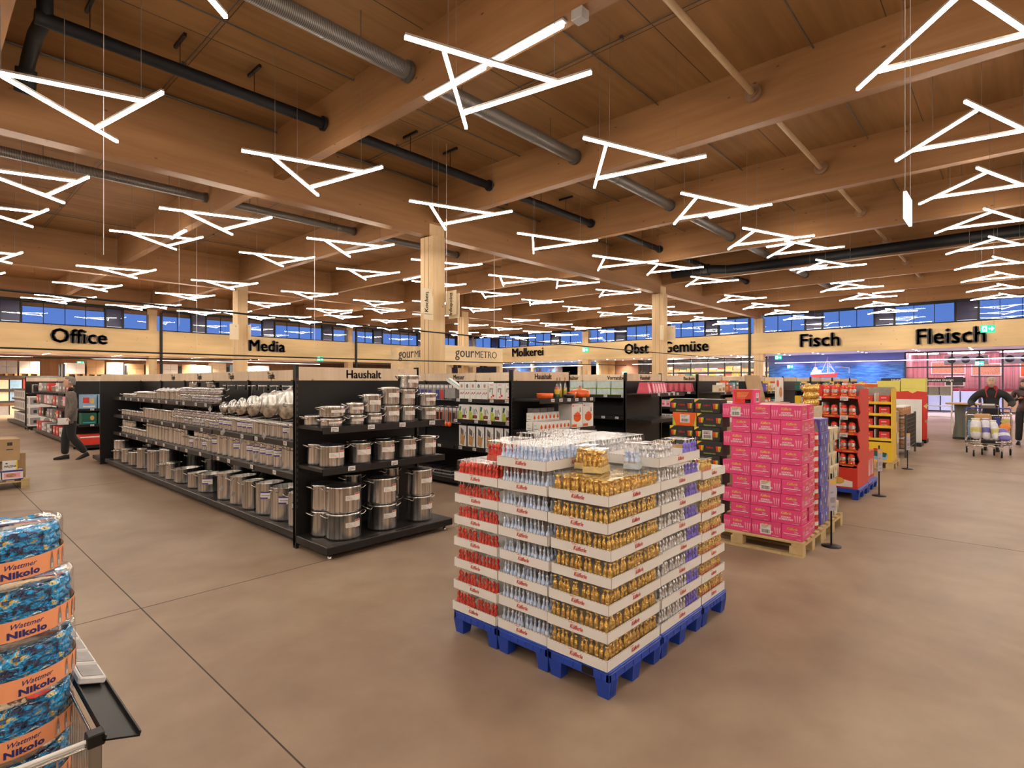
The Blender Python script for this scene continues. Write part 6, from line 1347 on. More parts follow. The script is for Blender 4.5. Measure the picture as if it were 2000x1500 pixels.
# direction boards on columns
SGN = mat('board_pale_wood', (.75,.62,.42), .5, var=.05)
def flag(x, y, z, d, word, label, w=.34, h=.62):
    M = face(x, y, z, d); b = B(); b.add([(-w/2,-h/2,-.012),(w/2,-h/2,-.012),(w/2,h/2,-.012),(-w/2,h/2,-.012),(-w/2,-h/2,.0),(w/2,-h/2,.0),(w/2,h/2,.0),(-w/2,h/2,.0)], [(3,2,1,0),(4,5,6,7),(0,1,5,4),(1,2,6,5),(2,3,7,6),(3,0,4,7)], 0, M)
    b.text(word, M @ Matrix.Rotation(PI/2, 4, 'Z') @ Matrix.Translation((-.03, -.05, .001)), .16, 1, .002, .035); poly(b, M, [(-.05+w*.25, h*.40), (.0+w*.25, h*.35), (-.05+w*.25, h*.30), (-.03+w*.25, h*.35)], 1, .002)
    return tag(b.obj('direction_board', [SGN, INK]), label, 'sign')
flag(8.66, 10.78, 3.66, '-y', 'Kochen', 'pale board reading Kochen on the left of the nearest column'); flag(8.75, 10.81, 3.50, '-y', '', 'second pale board behind Kochen, a little lower', .3, .6)
flag(9.30, 10.60, 3.66, '-x', 'Infopoint', 'pale board reading Infopoint on the right of the nearest column', .40); flag(9.36, 10.55, 3.58, '-x', '', 'second pale board behind Infopoint, a little lower', .40, .62)
flag(8.78, 23.08, 3.66, '-y', '', 'pale board on the left of the second column from left'); flag(9.30, 22.95, 3.66, '-x', 'Getränke'[:0], 'pale board on the right of the second column from left')
flag(21.6, 10.68, 3.7, '-x', 'Haushalt'[:0], 'pale board on the right of the column before Gemüse', .4); flag(21.08, 10.83, 3.7, '-y', 'Tiefkühl'[:0], 'pale board on the left of the column before Gemüse')
# ================================================================== PEOPLE
def skin(nodes, edges, sub=2, M=None):
    """grow one continuous surface over a skeleton; nodes = (x, y, z, rx, ry)"""
    me = bpy.data.meshes.new('skeleton'); me.from_pydata([n[:3] for n in nodes], edges, []); o = bpy.data.objects.new('skeleton', me); COL.objects.link(o)
    m = o.modifiers.new('s', 'SKIN'); m.use_smooth_shade = True; m.branch_smoothing = .6
    for i, n in enumerate(nodes): me.skin_vertices[0].data[i].radius = (n[3], n[4] if len(n) > 4 else n[3]); me.skin_vertices[0].data[i].use_root = (i == 0)
    s = o.modifiers.new('u', 'SUBSURF'); s.levels = sub; s.render_levels = sub
    bpy.context.view_layer.update()
    ev = bpy.data.meshes.new_from_object(o.evaluated_get(bpy.context.evaluated_depsgraph_get()))
    vs = [tuple(v.co) for v in ev.vertices]; fs = [tuple(p.vertices) for p in ev.polygons]
    bpy.data.objects.remove(o); bpy.data.meshes.remove(me); bpy.data.meshes.remove(ev)
    return vs, fs
SKIN = mat('skin', (.60,.33,.22), .5, var=.12, scale=(30,30,30))
EYEW = mat('eye_white', (.7,.68,.65), .3, var=.02); EYED = mat('eye_dark', (.03,.02,.015), .2, var=.1); LIP = mat('lips', (.42,.16,.13), .5, var=.1)
def head_into(b, c, yaw, pitch, mi_skin, mi_dark, mi_lip, mi_w, s=1.):
    """head with brow, eyes, nose, mouth, ears, chin; looks along local +y"""
    M = Matrix.Translation(c) @ Matrix.Rotation(yaw, 4, 'Z') @ Matrix.Rotation(pitch, 4, 'X') @ Matrix.Scale(s, 4)
    prof = [(-.115,.028,.030,.030),(-.105,.045,.045,.028),(-.085,.056,.062,.020),(-.055,.064,.078,.010),(-.02,.070,.088,.0),(.02,.074,.092,-.004),(.055,.073,.092,-.006),(.085,.062,.078,-.010),(.105,.042,.052,-.012),(.117,.012,.015,-.012)]
    n = 24; vs = []; fs = []
    for z, rx, ry, oy in prof:
        for k in range(n):
            a = 2*PI*k/n; x = rx*math.cos(a); y = ry*math.sin(a)+oy
            fr = max(0, math.sin(a))**6
            if fr > 0:
                if -.045 < z < .03: y += .004*fr
                if abs(z-.02) < .01: y -= .008*max(0, math.sin(a))**2*(abs(math.cos(a)) > .2)
                if z < -.08: y += .010*fr
            vs.append((x, y, z))
    for j in range(len(prof)-1):
        for k in range(n): fs.append((j*n+k, j*n+(k+1) % n, (j+1)*n+(k+1) % n, (j+1)*n+k))
    fs.append(tuple(range(n-1, -1, -1))); fs.append(tuple(range((len(prof)-1)*n, len(prof)*n)))
    b.add(vs, fs, mi_skin, M, True)
    # nose
    b.add([(-.008,.086,.018),(.008,.086,.018),(.018,.086,-.03),(-.018,.086,-.03),(0,.112,-.026),(0,.092,.014),(0,.088,-.038)], [(0,5,4,3),(5,1,2,4),(3,4,6),(4,2,6)], mi_skin, M, True)
    for sx in (-1, 1):
        b.lathe([(.004,-.018),(.013,-.010),(.016,.004),(.012,.016),(.003,.02)], (sx*.076, -.002, -.006), 8, mi_skin, M, sy=1.6)
        b.add([(sx*.03+.014*math.cos(a), .084+.002*math.sin(a), .016+.006*math.sin(a)) for a in [PI/4*k for k in range(8)]], [tuple(range(8))], mi_w, M); b.add([(sx*.03+.006*math.cos(a), .0865, .016+.006*math.sin(a)) for a in [PI/4*k for k in range(8)]], [tuple(range(8))], mi_dark, M)
        b.add([(sx*.012,.0885,.034),(sx*.046,.080,.036),(sx*.046,.080,.041),(sx*.012,.0885,.040)], [(0,1,2,3)], mi_dark, M)
    b.add([(-.024,.083,-.058),(0,.090,-.054),(.024,.083,-.058),(0,.090,-.066)], [(0,3,2,1)], mi_lip, M)
    return M
def hand_into(b, wrist, fwd, palm, mi, curl=.9, s=1., side=1):
    """palm, four unequal curled fingers and a thumb; fwd = fingers' way, palm = way the palm looks"""
    f = Vector(fwd).normalized(); p = Vector(palm); p = (p-f*p.dot(f)).normalized(); x = f.cross(p)*side
    W_ = Vector(wrist)
    def P(a, bb, c): q = W_+(x*a+f*bb+p*c)*s; return (q.x, q.y, q.z)
    vs, fs = skin([(*P(0, 0, 0), .024*s, .019*s), (*P(0, .04, 0), .032*s, .016*s), (*P(0, .08, .002), .036*s, .014*s)], [(0,1),(1,2)], 1); b.add(vs, fs, mi, None, True)
    for k, (ox, L) in enumerate(((-.030, .068), (-.010, .078), (.010, .073), (.029, .058))):
        pts = [P(ox, .075, 0)]; a = 0; bx, cz = .075, 0
        for seg, q in ((L*.42, curl*.35), (L*.33, curl*.75), (L*.25, curl*.6)):
            a += q; bx += seg*math.cos(a); cz += seg*math.sin(a); pts.append(P(ox, bx, cz))
        vs, fs = skin([(*pts[0], .0095*s), (*pts[1], .009*s), (*pts[2], .0085*s), (*pts[3], .0075*s)], [(0,1),(1,2),(2,3)], 1); b.add(vs, fs, mi, None, True)
    vs, fs = skin([(*P(-.024, .022, .002), .012*s), (*P(-.046, .045, .016), .0105*s), (*P(-.05, .072, .032), .009*s)], [(0,1),(1,2)], 1); b.add(vs, fs, mi, None, True)
def person(label, loc, rz, pose, cols, scale=1., group=None):
    """pose: joints of legs and arms in metres, person looks along local +y, right hand at +x"""
    t = thing('person', label, 'person', loc, rz, group); b = B(); J = pose
    g = J.get('girth', 1.)
    N = [(0,0,.96,.155*g,.12*g), (0,.0,1.10,.15*g,.115*g), (0,.01,1.26,.165*g,.12*g), (0,.0,1.40,.15*g,.10*g), (0,-.005,1.475,.075,.065), (0,.0,1.54,.055,.055)]
    Ed = [(0,1),(1,2),(2,3),(3,4),(4,5)]
    for s, k in ((1, 'r'), (-1, 'l')):
        sh = (s*.19*g, 0, 1.41); el = J['el_'+k]; wr = J['wr_'+k]; n = len(N)
        N += [(*sh, .088*g, .08*g), (*[(sh[i]+el[i])/2 for i in range(3)], .074*g, .074*g), (*el, .064*g, .064*g), (*[(el[i]*.5+wr[i]*.5) for i in range(3)], .056*g, .056*g), (*wr, .040, .038)]
        Ed += [(3, n), (n, n+1), (n+1, n+2), (n+2, n+3), (n+3, n+4)]
        hp = (s*.095, 0, .90); kn = J['kn_'+k]; an = J['an_'+k]; n = len(N)
        N += [(*hp, .11, .11), (*[(hp[i]+kn[i])/2 for i in range(3)], .096, .096), (*kn, .082, .082), (*[(kn[i]*.45+an[i]*.55) for i in range(3)], .078, .078), (*an, .068, .072)]
        Ed += [(0, n), (n, n+1), (n+1, n+2), (n+2, n+3), (n+3, n+4)]
    vs, fs = skin(N, Ed, 2)
    hem = J.get('hem', .88)
    for f in fs:
        pass
    cen = [sum(vs[i][2] for i in f)/len(f) for f in fs]
    cx = [sum(vs[i][0] for i in f)/len(f) for f in fs]
    top = [f for f, z, x in zip(fs, cen, cx) if (z >= hem or abs(x) > .27*g) and not (z > 1.515 and abs(x) < .07)]; low = [f for f, z, x in zip(fs, cen, cx) if z < hem and abs(x) <= .27*g]; nk = [f for f, z, x in zip(fs, cen, cx) if z > 1.515 and abs(x) < .07]
    n0 = len(b.v); b.v += vs
    for fl, mi in ((top, 1), (low, 2), (nk, 0)):
        for f in fl: b.f.append(tuple(n0+i for i in f)); b.m.append(mi); b.sm.append(True)
    head_into(b, Vector(J.get('head', (0, .02, 1.645))), J.get('hyaw', 0), J.get('hpitch', 0), 0, 4, 5, 6)
    for s, k in ((1, 'r'), (-1, 'l')):
        wr = Vector(J['wr_'+k]); hf = Vector(J['hf_'+k]); hand_into(b, wr, hf, J['hp_'+k], 0, J.get('curl', .9), 1.0, side=s)
    b.obj('body', [SKIN, cols['top'], cols['low'], SKIN, EYED, LIP, EYEW], t)
    for s, k in ((1, 'r'), (-1, 'l')):
        an = Vector(J['an_'+k]); d = J.get('sh_'+k, 0); sb = B()
        M = Matrix.Translation((an.x, an.y, an.z-.09)) @ Matrix.Rotation(d, 4, 'X')
        prof = [(-.075,.036,.0),(.0,.040,.0),(.09,.046,.0),(.15,.044,.0),(.19,.03,.0)]
        vv = []; 
        for y, w, _ in prof:
            hh = .085 if y < .02 else .06 if y < .1 else .045 if y < .16 else .03
            for (u, v) in ((-1,0),(1,0),(1,.5),(.6,1),(-.6,1),(-1,.5)): vv.append((u*w, y, v*hh))
        ff = [(j*6+i, j*6+(i+1) % 6, (j+1)*6+(i+1) % 6, (j+1)*6+i) for j in range(4) for i in range(6)]+[tuple(range(5,-1,-1)), tuple(range(24,30))]
        sb.add(vv, ff, 0, M, False); sb.obj('shoe', [cols['shoe']], t)
    return t
def hair(t, c, yaw, pitch, m, beard=None, thick=1.):
    M = Matrix.Translation(c) @ Matrix.Rotation(yaw, 4, 'Z') @ Matrix.Rotation(pitch, 4, 'X'); b = B(); n = 24; vs = []; fs = []; lv = [(-.06,.074,.090),(-.02,.080,.096),(.03,.084,.100),(.065,.081,.098),(.095,.066,.082),(.116,.040,.05),(.125,.008,.01)]
    for j, (z, rx, ry) in enumerate(lv):
        for k in range(n):
            a = 2*PI*k/n; fr = math.sin(a); zz = z; r_ = rnd.uniform(.985, 1.02)*thick
            if fr > .15 and j < 4: rr = .90
            else: rr = 1.
            vs.append((rx*rr*r_*math.cos(a), ry*rr*r_*fr-.010, zz))
    for j in range(len(lv)-1):
        for k in range(n): fs.append((j*n+k, j*n+(k+1) % n, (j+1)*n+(k+1) % n, (j+1)*n+k))
    b.add(vs, fs, 0, M, True); b.obj('hair', [m], t)
    if beard:
        b = B(); vs = []; fs = []; lv = [(-.118,.03,.055),(-.10,.05,.074),(-.075,.060,.088),(-.066,.062,.092)]
        for z, rx, ry in lv:
            for k in range(13): a = PI*k/12; vs.append((rx*math.cos(a)*1.06, ry*math.sin(a)+.012, z+.02*abs(math.cos(a))**2))
        for j in range(3):
            for k in range(12): fs.append((j*13+k, j*13+k+1, (j+1)*13+k+1, (j+1)*13+k))
        b.add(vs, fs, 0, M, True); b.add([(-.026,.088,-.046),(0,.097,-.042),(.026,.088,-.046),(.028,.088,-.056),(0,.098,-.052),(-.028,.088,-.056)], [(0,5,4,1),(1,4,3,2)], 0, M); b.obj('beard', [beard], t)
FAB = lambda n, c: mat(n, c, .8, var=.25, scale=(25,25,25), bump=.3)
# the man walking to the left by the pot rack
ANG = math.atan2(.12, -.99)-PI/2      # looks towards image left
P1 = dict(kn_r=(.10,.09,.50), an_r=(.10,.10,.10), kn_l=(-.10,.0,.50), an_l=(-.10,-.24,.13), sh_l=-.4, el_r=(.25,-.06,1.13), wr_r=(.25,.0,.88), hf_r=(0,.15,-1), hp_r=(-1,0,0), el_l=(-.25,-.04,1.13), wr_l=(-.26,.06,.90), hf_l=(0,.3,-.9), hp_l=(1,0,0), hem=.80, girth=1.12, hyaw=0, head=(0,.03,1.645))
p1 = person('older man in grey jacket and black trousers walking left, holding white paper', (2.33, 14.85, 0), ANG, P1, {'top': FAB('grey_wool', (.16,.135,.12)), 'low': FAB('black_cloth', (.012,.012,.014)), 'shoe': BLK})
hair(p1, Vector((0,.03,1.645)), 0, 0, mat('grey_hair', (.22,.2,.18), .7, var=.4, scale=(80,80,10)))
# paper in his left hand (towards the viewer)
b = B(); b.box(-.003, .003, -.08, .10, -.16, -.02); o = b.obj('paper_sheet', [C['white']]); tag(o, 'white paper held low by the man in the grey jacket', 'paper')
mw = Matrix.Translation((2.33, 14.85, 0)) @ Matrix.Rotation(ANG, 4, 'Z'); o.matrix_world = mw @ Matrix.Translation((-.27, .13, .92))
# man pushing the trolley, looks to the viewer
RZ2 = math.atan2(-.45, -16.8)-PI/2
P2 = dict(kn_r=(.11,.06,.50), an_r=(.11,-.02,.10), kn_l=(-.11,.16,.52), an_l=(-.11,.16,.10), el_r=(.38,.02,1.15), wr_r=(.32,.36,1.08), hf_r=(0,.9,-.25), hp_r=(0,-.3,-1), el_l=(-.38,.02,1.15), wr_l=(-.32,.36,1.08), hf_l=(0,.9,-.25), hp_l=(0,-.3,-1), girth=1.22, hem=.86, curl=1.3, head=(0,.04,1.65))
p2 = person('heavy grey-haired man in black jacket with red collar pushing a loaded trolley', (17.55, .42, 0), RZ2, P2, {'top': FAB('black_fleece', (.014,.015,.015)), 'low': FAB('dark_trousers', (.02,.02,.03)), 'shoe': BLK})
GREYH = mat('silver_hair', (.42,.39,.33), .7, var=.3, scale=(80,80,10)); hair(p2, Vector((0,.04,1.65)), 0, 0, GREYH, GREYH, 1.03)
b = B()
for s in (-1, 1): b.add([(s*.03,.07,1.535),(s*.10,.02,1.56),(s*.13,.05,1.47),(s*.075,.115,1.44)], [(0,1,2,3)], 0); b.tube([(s*.085,.09,1.52),(s*.10,.135,1.42),(s*.07,.17,1.28)], .012, 6, 0)
b.tube([(-.085,-.03,1.53),(-.05,-.075,1.545),(.05,-.075,1.545),(.085,-.03,1.53)], .022, 8, 0); b.obj('collar', [mat('red_fleece', (.36,.02,.03), .8, var=.2)], p2)
# man with the phone
P3 = dict(kn_r=(.10,.03,.50), an_r=(.12,.0,.10), kn_l=(-.10,.04,.50), an_l=(-.13,.06,.10), el_r=(.26,.0,1.15), wr_r=(.10,.27,1.22), hf_r=(-.5,.7,.1), hp_r=(-.3,0,1), el_l=(-.26,.0,1.15), wr_l=(-.10,.27,1.22), hf_l=(.5,.7,.1), hp_l=(.3,0,1), hem=.88, head=(0,.05,1.60), hpitch=-.35)
p3 = person('bearded man in brown leather jacket standing with a phone at the right edge', (19.65, -.19, 0), RZ2-.1, P3, {'top': mat('brown_leather', (.05,.022,.020), .4, var=.3, scale=(12,12,12), bump=.5), 'low': FAB('black_jeans', (.012,.012,.014)), 'shoe': BLK})
DKH = mat('dark_hair', (.035,.022,.015), .6, var=.3, scale=(80,80,10)); hair(p3, Vector((0,.05,1.60)), 0, -.35, DKH, DKH)
b = B(); b.tube([(.09*math.cos(a), .01+.085*math.sin(a), 1.50+.01*math.sin(3*a)) for a in [PI/6*k for k in range(12)]], .035, 8, closed=True); b.obj('scarf', [FAB('green_grey_scarf', (.07,.075,.06))], p3)
b = B(); b.box(-.075, .075, -.04, .04, -.004, .004, 0, bev=.003); b.add([(-.07,-.035,.0045),(.07,-.035,.0045),(.07,.035,.0045),(-.07,.035,.0045)], [(0,1,2,3)], 1); o = b.obj('phone', [BLK, mat('phone_screen', (.1,.12,.15), .1, var=.1)]); tag(o, 'dark phone held by the man in the leather jacket', 'phone')
o.matrix_world = Matrix.Translation((19.65, -.19, 0)) @ Matrix.Rotation(RZ2-.1, 4, 'Z') @ Matrix.Translation((0, .345, 1.262)) @ Matrix.Rotation(.5, 4, 'X')
# ------------------------------------------------ trolley
TR = thing('flatbed_trolley', 'large chrome shopping trolley loaded with bags, pushed towards the viewer', 'trolley', (16.25, .44, 0), RZ2); TR.scale = (.86, 1, 1)
# local: +y towards the viewer, man at -y side
b = B(); b.tube([(-.42,-.45,.38),(.42,-.45,.38),(.44,.40,.34),(-.44,.40,.34)], .018, 8, closed=True)
for k in range(14): b.tube([(-.41+.063*k, -.45, .38), (-.43+.066*k, .40, .34)], .005, 4)
b.obj('bed', [CHROME], TR)
for s in (-1, 1): b = B(); b.tube([(s*.46,-.50,.22),(s*.46,-.50,.86),(s*.45,-.50,.93),(s*.42,-.50,.95)], .022, 8); b.obj('side_post', [CHROME], TR)
b = B(); b.tube([(-.46,-.50,.88),(.46,-.50,.88)], .018, 8)
for k in range(22): b.tube([(-.44+.042*k, -.49, .38), (-.44+.042*k, -.49, .88)], .004, 4)
for z in (.5,.62,.75): b.tube([(-.45,-.49,z),(.45,-.49,z)], .004, 4)
b.obj('back_grille', [CHROME], TR)
b = B(); b.tube([(-.44,-.62,1.04),(.44,-.62,1.04)], .016, 8); b.tube([(-.44,-.62,1.04),(-.46,-.52,.93)], .014, 8); b.tube([(.44,-.62,1.04),(.46,-.52,.93)], .014, 8); b.obj('handle', [mat('blue_handle', (.03,.06,.35), .4, var=.1)], TR)
b = B(); b.tube([(-.2,-.5,.88),(-.2,-.5,1.12),(.2,-.5,1.12),(.2,-.5,.88)], .007, 6); b.obj('clip_frame', [CHROME], TR); b = B(); b.box(-.15,.15,-.53,-.49,1.04,1.15,0,bev=.01); b.box(-.13,.13,-.488,-.486,1.11,1.145,1); b.obj('clipboard', [mat('trolley_grey', (.13,.12,.12), .5, var=.1), TAGW], TR)
b = B(); b.box(-.14,.14,.39,.45,.31,.39,0,bev=.015); b.obj('bumper', [BLK], TR)
b = B(); b.tube([(-.40,.38,.33),(-.25,.3,.24),(-.2,-.1,.2),(-.2,-.45,.2)], .014, 6); b.tube([(.40,.38,.33),(.25,.3,.24),(.2,-.1,.2),(.2,-.45,.2)], .014, 6); b.tube([(-.44,-.45,.22),(.44,-.45,.22)], .014, 6); b.tube([(-.3,.35,.24),(.3,.35,.24)], .012, 6); b.obj('chassis', [CHROME], TR)
def wheel(x, y, r):
    w = B(); w.tube([(x-.018, y, r), (x+.018, y, r)], r, 18, 0); w.tube([(x-.022, y, r), (x+.022, y, r)], r*.45, 12, 1); w.box(x-.03, x-.024, y-.02, y+.02, r, r*2.1+.02, 1); w.box(x+.024, x+.03, y-.02, y+.02, r, r*2.1+.02, 1); w.box(x-.03, x+.03, y-.025, y+.025, r*2.1, r*2.1+.035, 1); w.obj('wheel', [BLK, CHROME], TR)
for x, y in ((-.44,-.45), (.44,-.45), (.28,.36), (-.26,.33), (.12,-.1), (-.12,-.15)): wheel(x, y, .075)
def sack(loc, sx_, sy_, sz_, rz, tilt, m, label, m2=None):
    b = B(); n = 12; vs = []; lv = [(-1,.35,.3),(-.85,.85,.75),(-.4,1,1),(.1,1,1.05),(.6,.95,.9),(.85,.7,.5),(.95,.75,.25),(1.05,.85,.12)]
    for z, ax, ay in lv:
        for k in range(n): a = 2*PI*k/n; vs.append((sx_*ax*math.cos(a)*rnd.uniform(.95,1.05), sy_*ay*math.sin(a)*rnd.uniform(.92,1.05), sz_*z))
    fs = [(j*n+k, j*n+(k+1) % n, (j+1)*n+(k+1) % n, (j+1)*n+k) for j in range(7) for k in range(n)]+[tuple(range(n-1,-1,-1)), tuple(range(84,96))]
    b.add(vs, fs, 0, None, True); 
    for i in range(len(b.m)):
        if (i//n) in (2, 5) and m2: b.m[i] = 1
    o = b.obj('grocery_bag', [m, m2 or m]); o.matrix_world = TRM @ Matrix.Translation(loc) @ Matrix.Rotation(rz, 4, 'Z') @ Matrix.Rotation(tilt, 4, 'X'); return tag(o, label, 'bag', 'bags on the trolley')
TRM = Matrix.Translation((16.25, .44, 0)) @ Matrix.Rotation(RZ2, 4, 'Z') @ Matrix.Diagonal((.86, 1, 1, 1))
PB = mat('white_blue_bag', (.72,.70,.78), .35, var=.15, scale=(14,14,14), bump=.6); PB2 = mat('bag_violet_blue', (.16,.14,.50), .35, var=.2, scale=(14,14,14)); ORN = mat('orange_net', (.85,.25,.03), .5, var=.3, scale=(40,40,40), bump=.5); YEL = mat('bag_pale_yellow', (.62,.55,.2), .4, var=.3, scale=(14,14,14))
sack((.24,.12,.60), .115, .08, .23, .1, .3, PB, 'white and violet grocery bag at the right front of the load, yellow print', YEL)
sack((.04,.10,.60), .085, .075, .24, .12, .35, PB, 'white grocery bag with blue stripes in the middle of the load', PB2); sack((-.13,.12,.58), .085, .07, .23, .35, .45, PB, 'white grocery bag beside the middle one on the load', YEL); sack((-.30,.16,.50), .12, .06, .17, .3, .8, PB2, 'blue and white bag lying at the front corner of the load', PB)
sack((-.30,-.15,.60), .12, .09, .17, -.4, .9, ORN, 'orange net of fruit at the side of the load')
def trbox(x0, x1, y0, y1, z0, z1, mats, label, nm='grocery_box', bev=.005):
    b = B(); b.box(x0, x1, y0, y1, z0, z1, 0, bev=bev); o = b.obj(nm, mats); o.matrix_world = TRM; return tag(o, label, 'box')
trbox(-.10,.30,-.42,-.10,.385,.78, [C['white']], 'white carton in the middle of the trolley'); trbox(-.06,.28,-.42,-.15,.782,.92, [C['brown']], 'loaf-brown pack lying on the white carton on the trolley', 'bread_pack', .03); trbox(-.24,-.12,-.44,-.32,.385,.84, [C['blue']], 'upright blue box at the back of the trolley'); trbox(-.42,-.26,-.44,-.36,.385,.82, [YEL], 'pale yellow net pack at the back of the trolley'); trbox(.32,.41,-.44,-.30,.385,.75, [C['lblue']], 'slim blue and white bottle pack at the left back of the trolley')

# ================================================================== FOREGROUND BIN WITH SWEET DRUMS
BX0, BX1, BY0, BY1, BZ = -.55, .36, 1.86, 2.95, .68
t = thing('wire_bin', 'wire sales bin with black price rail in the left foreground', 'bin', (0, 0, 0))
PST = mat('brushed_post', (.33,.30,.27), .35, .8, var=.15)
for x, y in ((BX1-.03, BY0), (BX1-.03, BY1-.03), (BX0, BY0), (BX0, BY1-.03)): b = B(); b.box(x, x+.03, y, y+.03, 0, BZ-.02, 0, bev=.003); b.obj('post', [PST], t); b = B(); b.box(x-.004, x+.036, y-.006, y+.036, BZ-.03, BZ+.005, 0, bev=.003); b.obj('post_cap', [BLK], t)
def wires(p, q, z0, z1, n):
    b = B()
    for k in range(n+1): x = p[0]+(q[0]-p[0])*k/n; y = p[1]+(q[1]-p[1])*k/n; b.tube([(x, y, z0), (x, y, z1)], .0028, 5)
    for z in (z0, (z0+z1)/2, z1): b.tube([(p[0], p[1], z), (q[0], q[1], z)], .004, 5)
    b.obj('wire_side', [CHROME], t)
wires((BX0+.03, BY0+.012), (BX1-.03, BY0+.012), .2, BZ-.03, 26); wires((BX1-.01, BY0+.03), (BX1-.01, BY1-.03), .2, BZ-.03, 30); wires((BX0, BY0+.03), (BX0, BY1-.03), .2, BZ-.03, 30); wires((BX0+.03, BY1-.01), (BX1-.03, BY1-.01), .2, BZ-.03, 26)
b = B(); b.tube([(BX0, BY0+.01, BZ-.012), (BX1-.035, BY0+.01, BZ-.012)], .006, 6); b.tube([(BX0, BY0+.03, BZ-.03), (BX1-.035, BY0+.03, BZ-.03)], .005, 6); b.obj('front_rim', [mat('white_coated_wire', (.7,.68,.66), .3, var=.03)], t)
b = B(); b.box(BX0, BX1, BY0, BY1, .20, .222); b.obj('floor_plate', [PST], t)
b = B(); M = Matrix.Translation((BX1, 0, BZ-.01)) @ Matrix.Rotation(.30, 4, 'Y'); b.box(.0, .085, BY0-.02, BY1, -.003, .002, 0, M); b.box(.083, .088, BY0-.02, BY1, -.003, .012, 0, M); b.box(.0, .004, BY0-.02, BY1, -.003, .012, 0, M); b.obj('price_rail', [BLK], t)
for k in range(4):
    y = 2.22+.135*k; b = B(); M = Matrix.Translation((BX1, 0, BZ-.002)) @ Matrix.Rotation(.30, 4, 'Y'); b.box(.003, .080, y, y+.125, .0, .022, 0, M, .004); b.box(.012, .071, y+.012, y+.113, .0225, .0235, 1, M); b.obj('price_holder', [TAGW, C['grey']], t)
# drums
BLF = foil('crumpled_blue_wrap', (.01,.22,.50), (.005,.03,.12), .25, 30., .6)
def wrapmat():
    m = bpy.data.materials.new('sweet_wrappers'); m.use_nodes = True; tt = m.node_tree; bb = tt.nodes['Principled BSDF']; bb.inputs['Metallic'].default_value = .55; bb.inputs['Roughness'].default_value = .28
    tc = _n(tt, 'ShaderNodeTexCoord'); mp = _n(tt, 'ShaderNodeMapping'); mp.inputs['Scale'].default_value = (14, 14, 34); nz = _n(tt, 'ShaderNodeTexNoise'); nz.inputs['Scale'].default_value = 1; nz.inputs['Detail'].default_value = 3; nz.inputs['Distortion'].default_value = 1.6
    r = _n(tt, 'ShaderNodeValToRGB'); el = r.color_ramp.elements; r.color_ramp.interpolation = 'CONSTANT'
    el[0].position = 0; el[0].color = (.008,.03,.10,1); el[1].position = .40; el[1].color = (.0,.28,.62,1)
    for p_, c_ in ((.53, (.05,.50,.85,1)), (.58, (.60,.62,.66,1)), (.62, (.70,.48,.05,1)), (.67, (.01,.08,.22,1))): q = el.new(p_); q.color = c_
    tt.links.new(tc.outputs['Object'], mp.inputs[0]); tt.links.new(mp.outputs[0], nz.inputs['Vector']); tt.links.new(nz.outputs[0], r.inputs[0]); tt.links.new(r.outputs[0], bb.inputs['Base Color'])
    n2 = _n(tt, 'ShaderNodeTexNoise'); n2.inputs['Scale'].default_value = 38; n2.inputs['Distortion'].default_value = 2; bp = _n(tt, 'ShaderNodeBump'); bp.inputs['Strength'].default_value = 1; bp.inputs['Distance'].default_value = .02
    tt.links.new(tc.outputs['Object'], n2.inputs['Vector']); tt.links.new(n2.outputs[0], bp.inputs['Height']); tt.links.new(bp.outputs[0], bb.inputs['Normal']); return m
WRAP = wrapmat(); DR, DH = .172, .165
BAND = mat('orange_band', (.85,.34,.16), .4, var=.06); NAVY = mat('navy_lettering', (.03,.025,.14), .4, var=.1); DGL = clear('drum_plastic', (.97,.98,1.), .05, .03, .15)
def cyl(b, s, r, z, size, a0, mi, bold, sx=1., shear=0.):
    v2, fs, es = text_data(s, bold, sx, shear); b.add([(r*math.cos(a0+x*size/r), r*math.sin(a0+x*size/r), z+y*size) for x, y in v2], fs, mi)
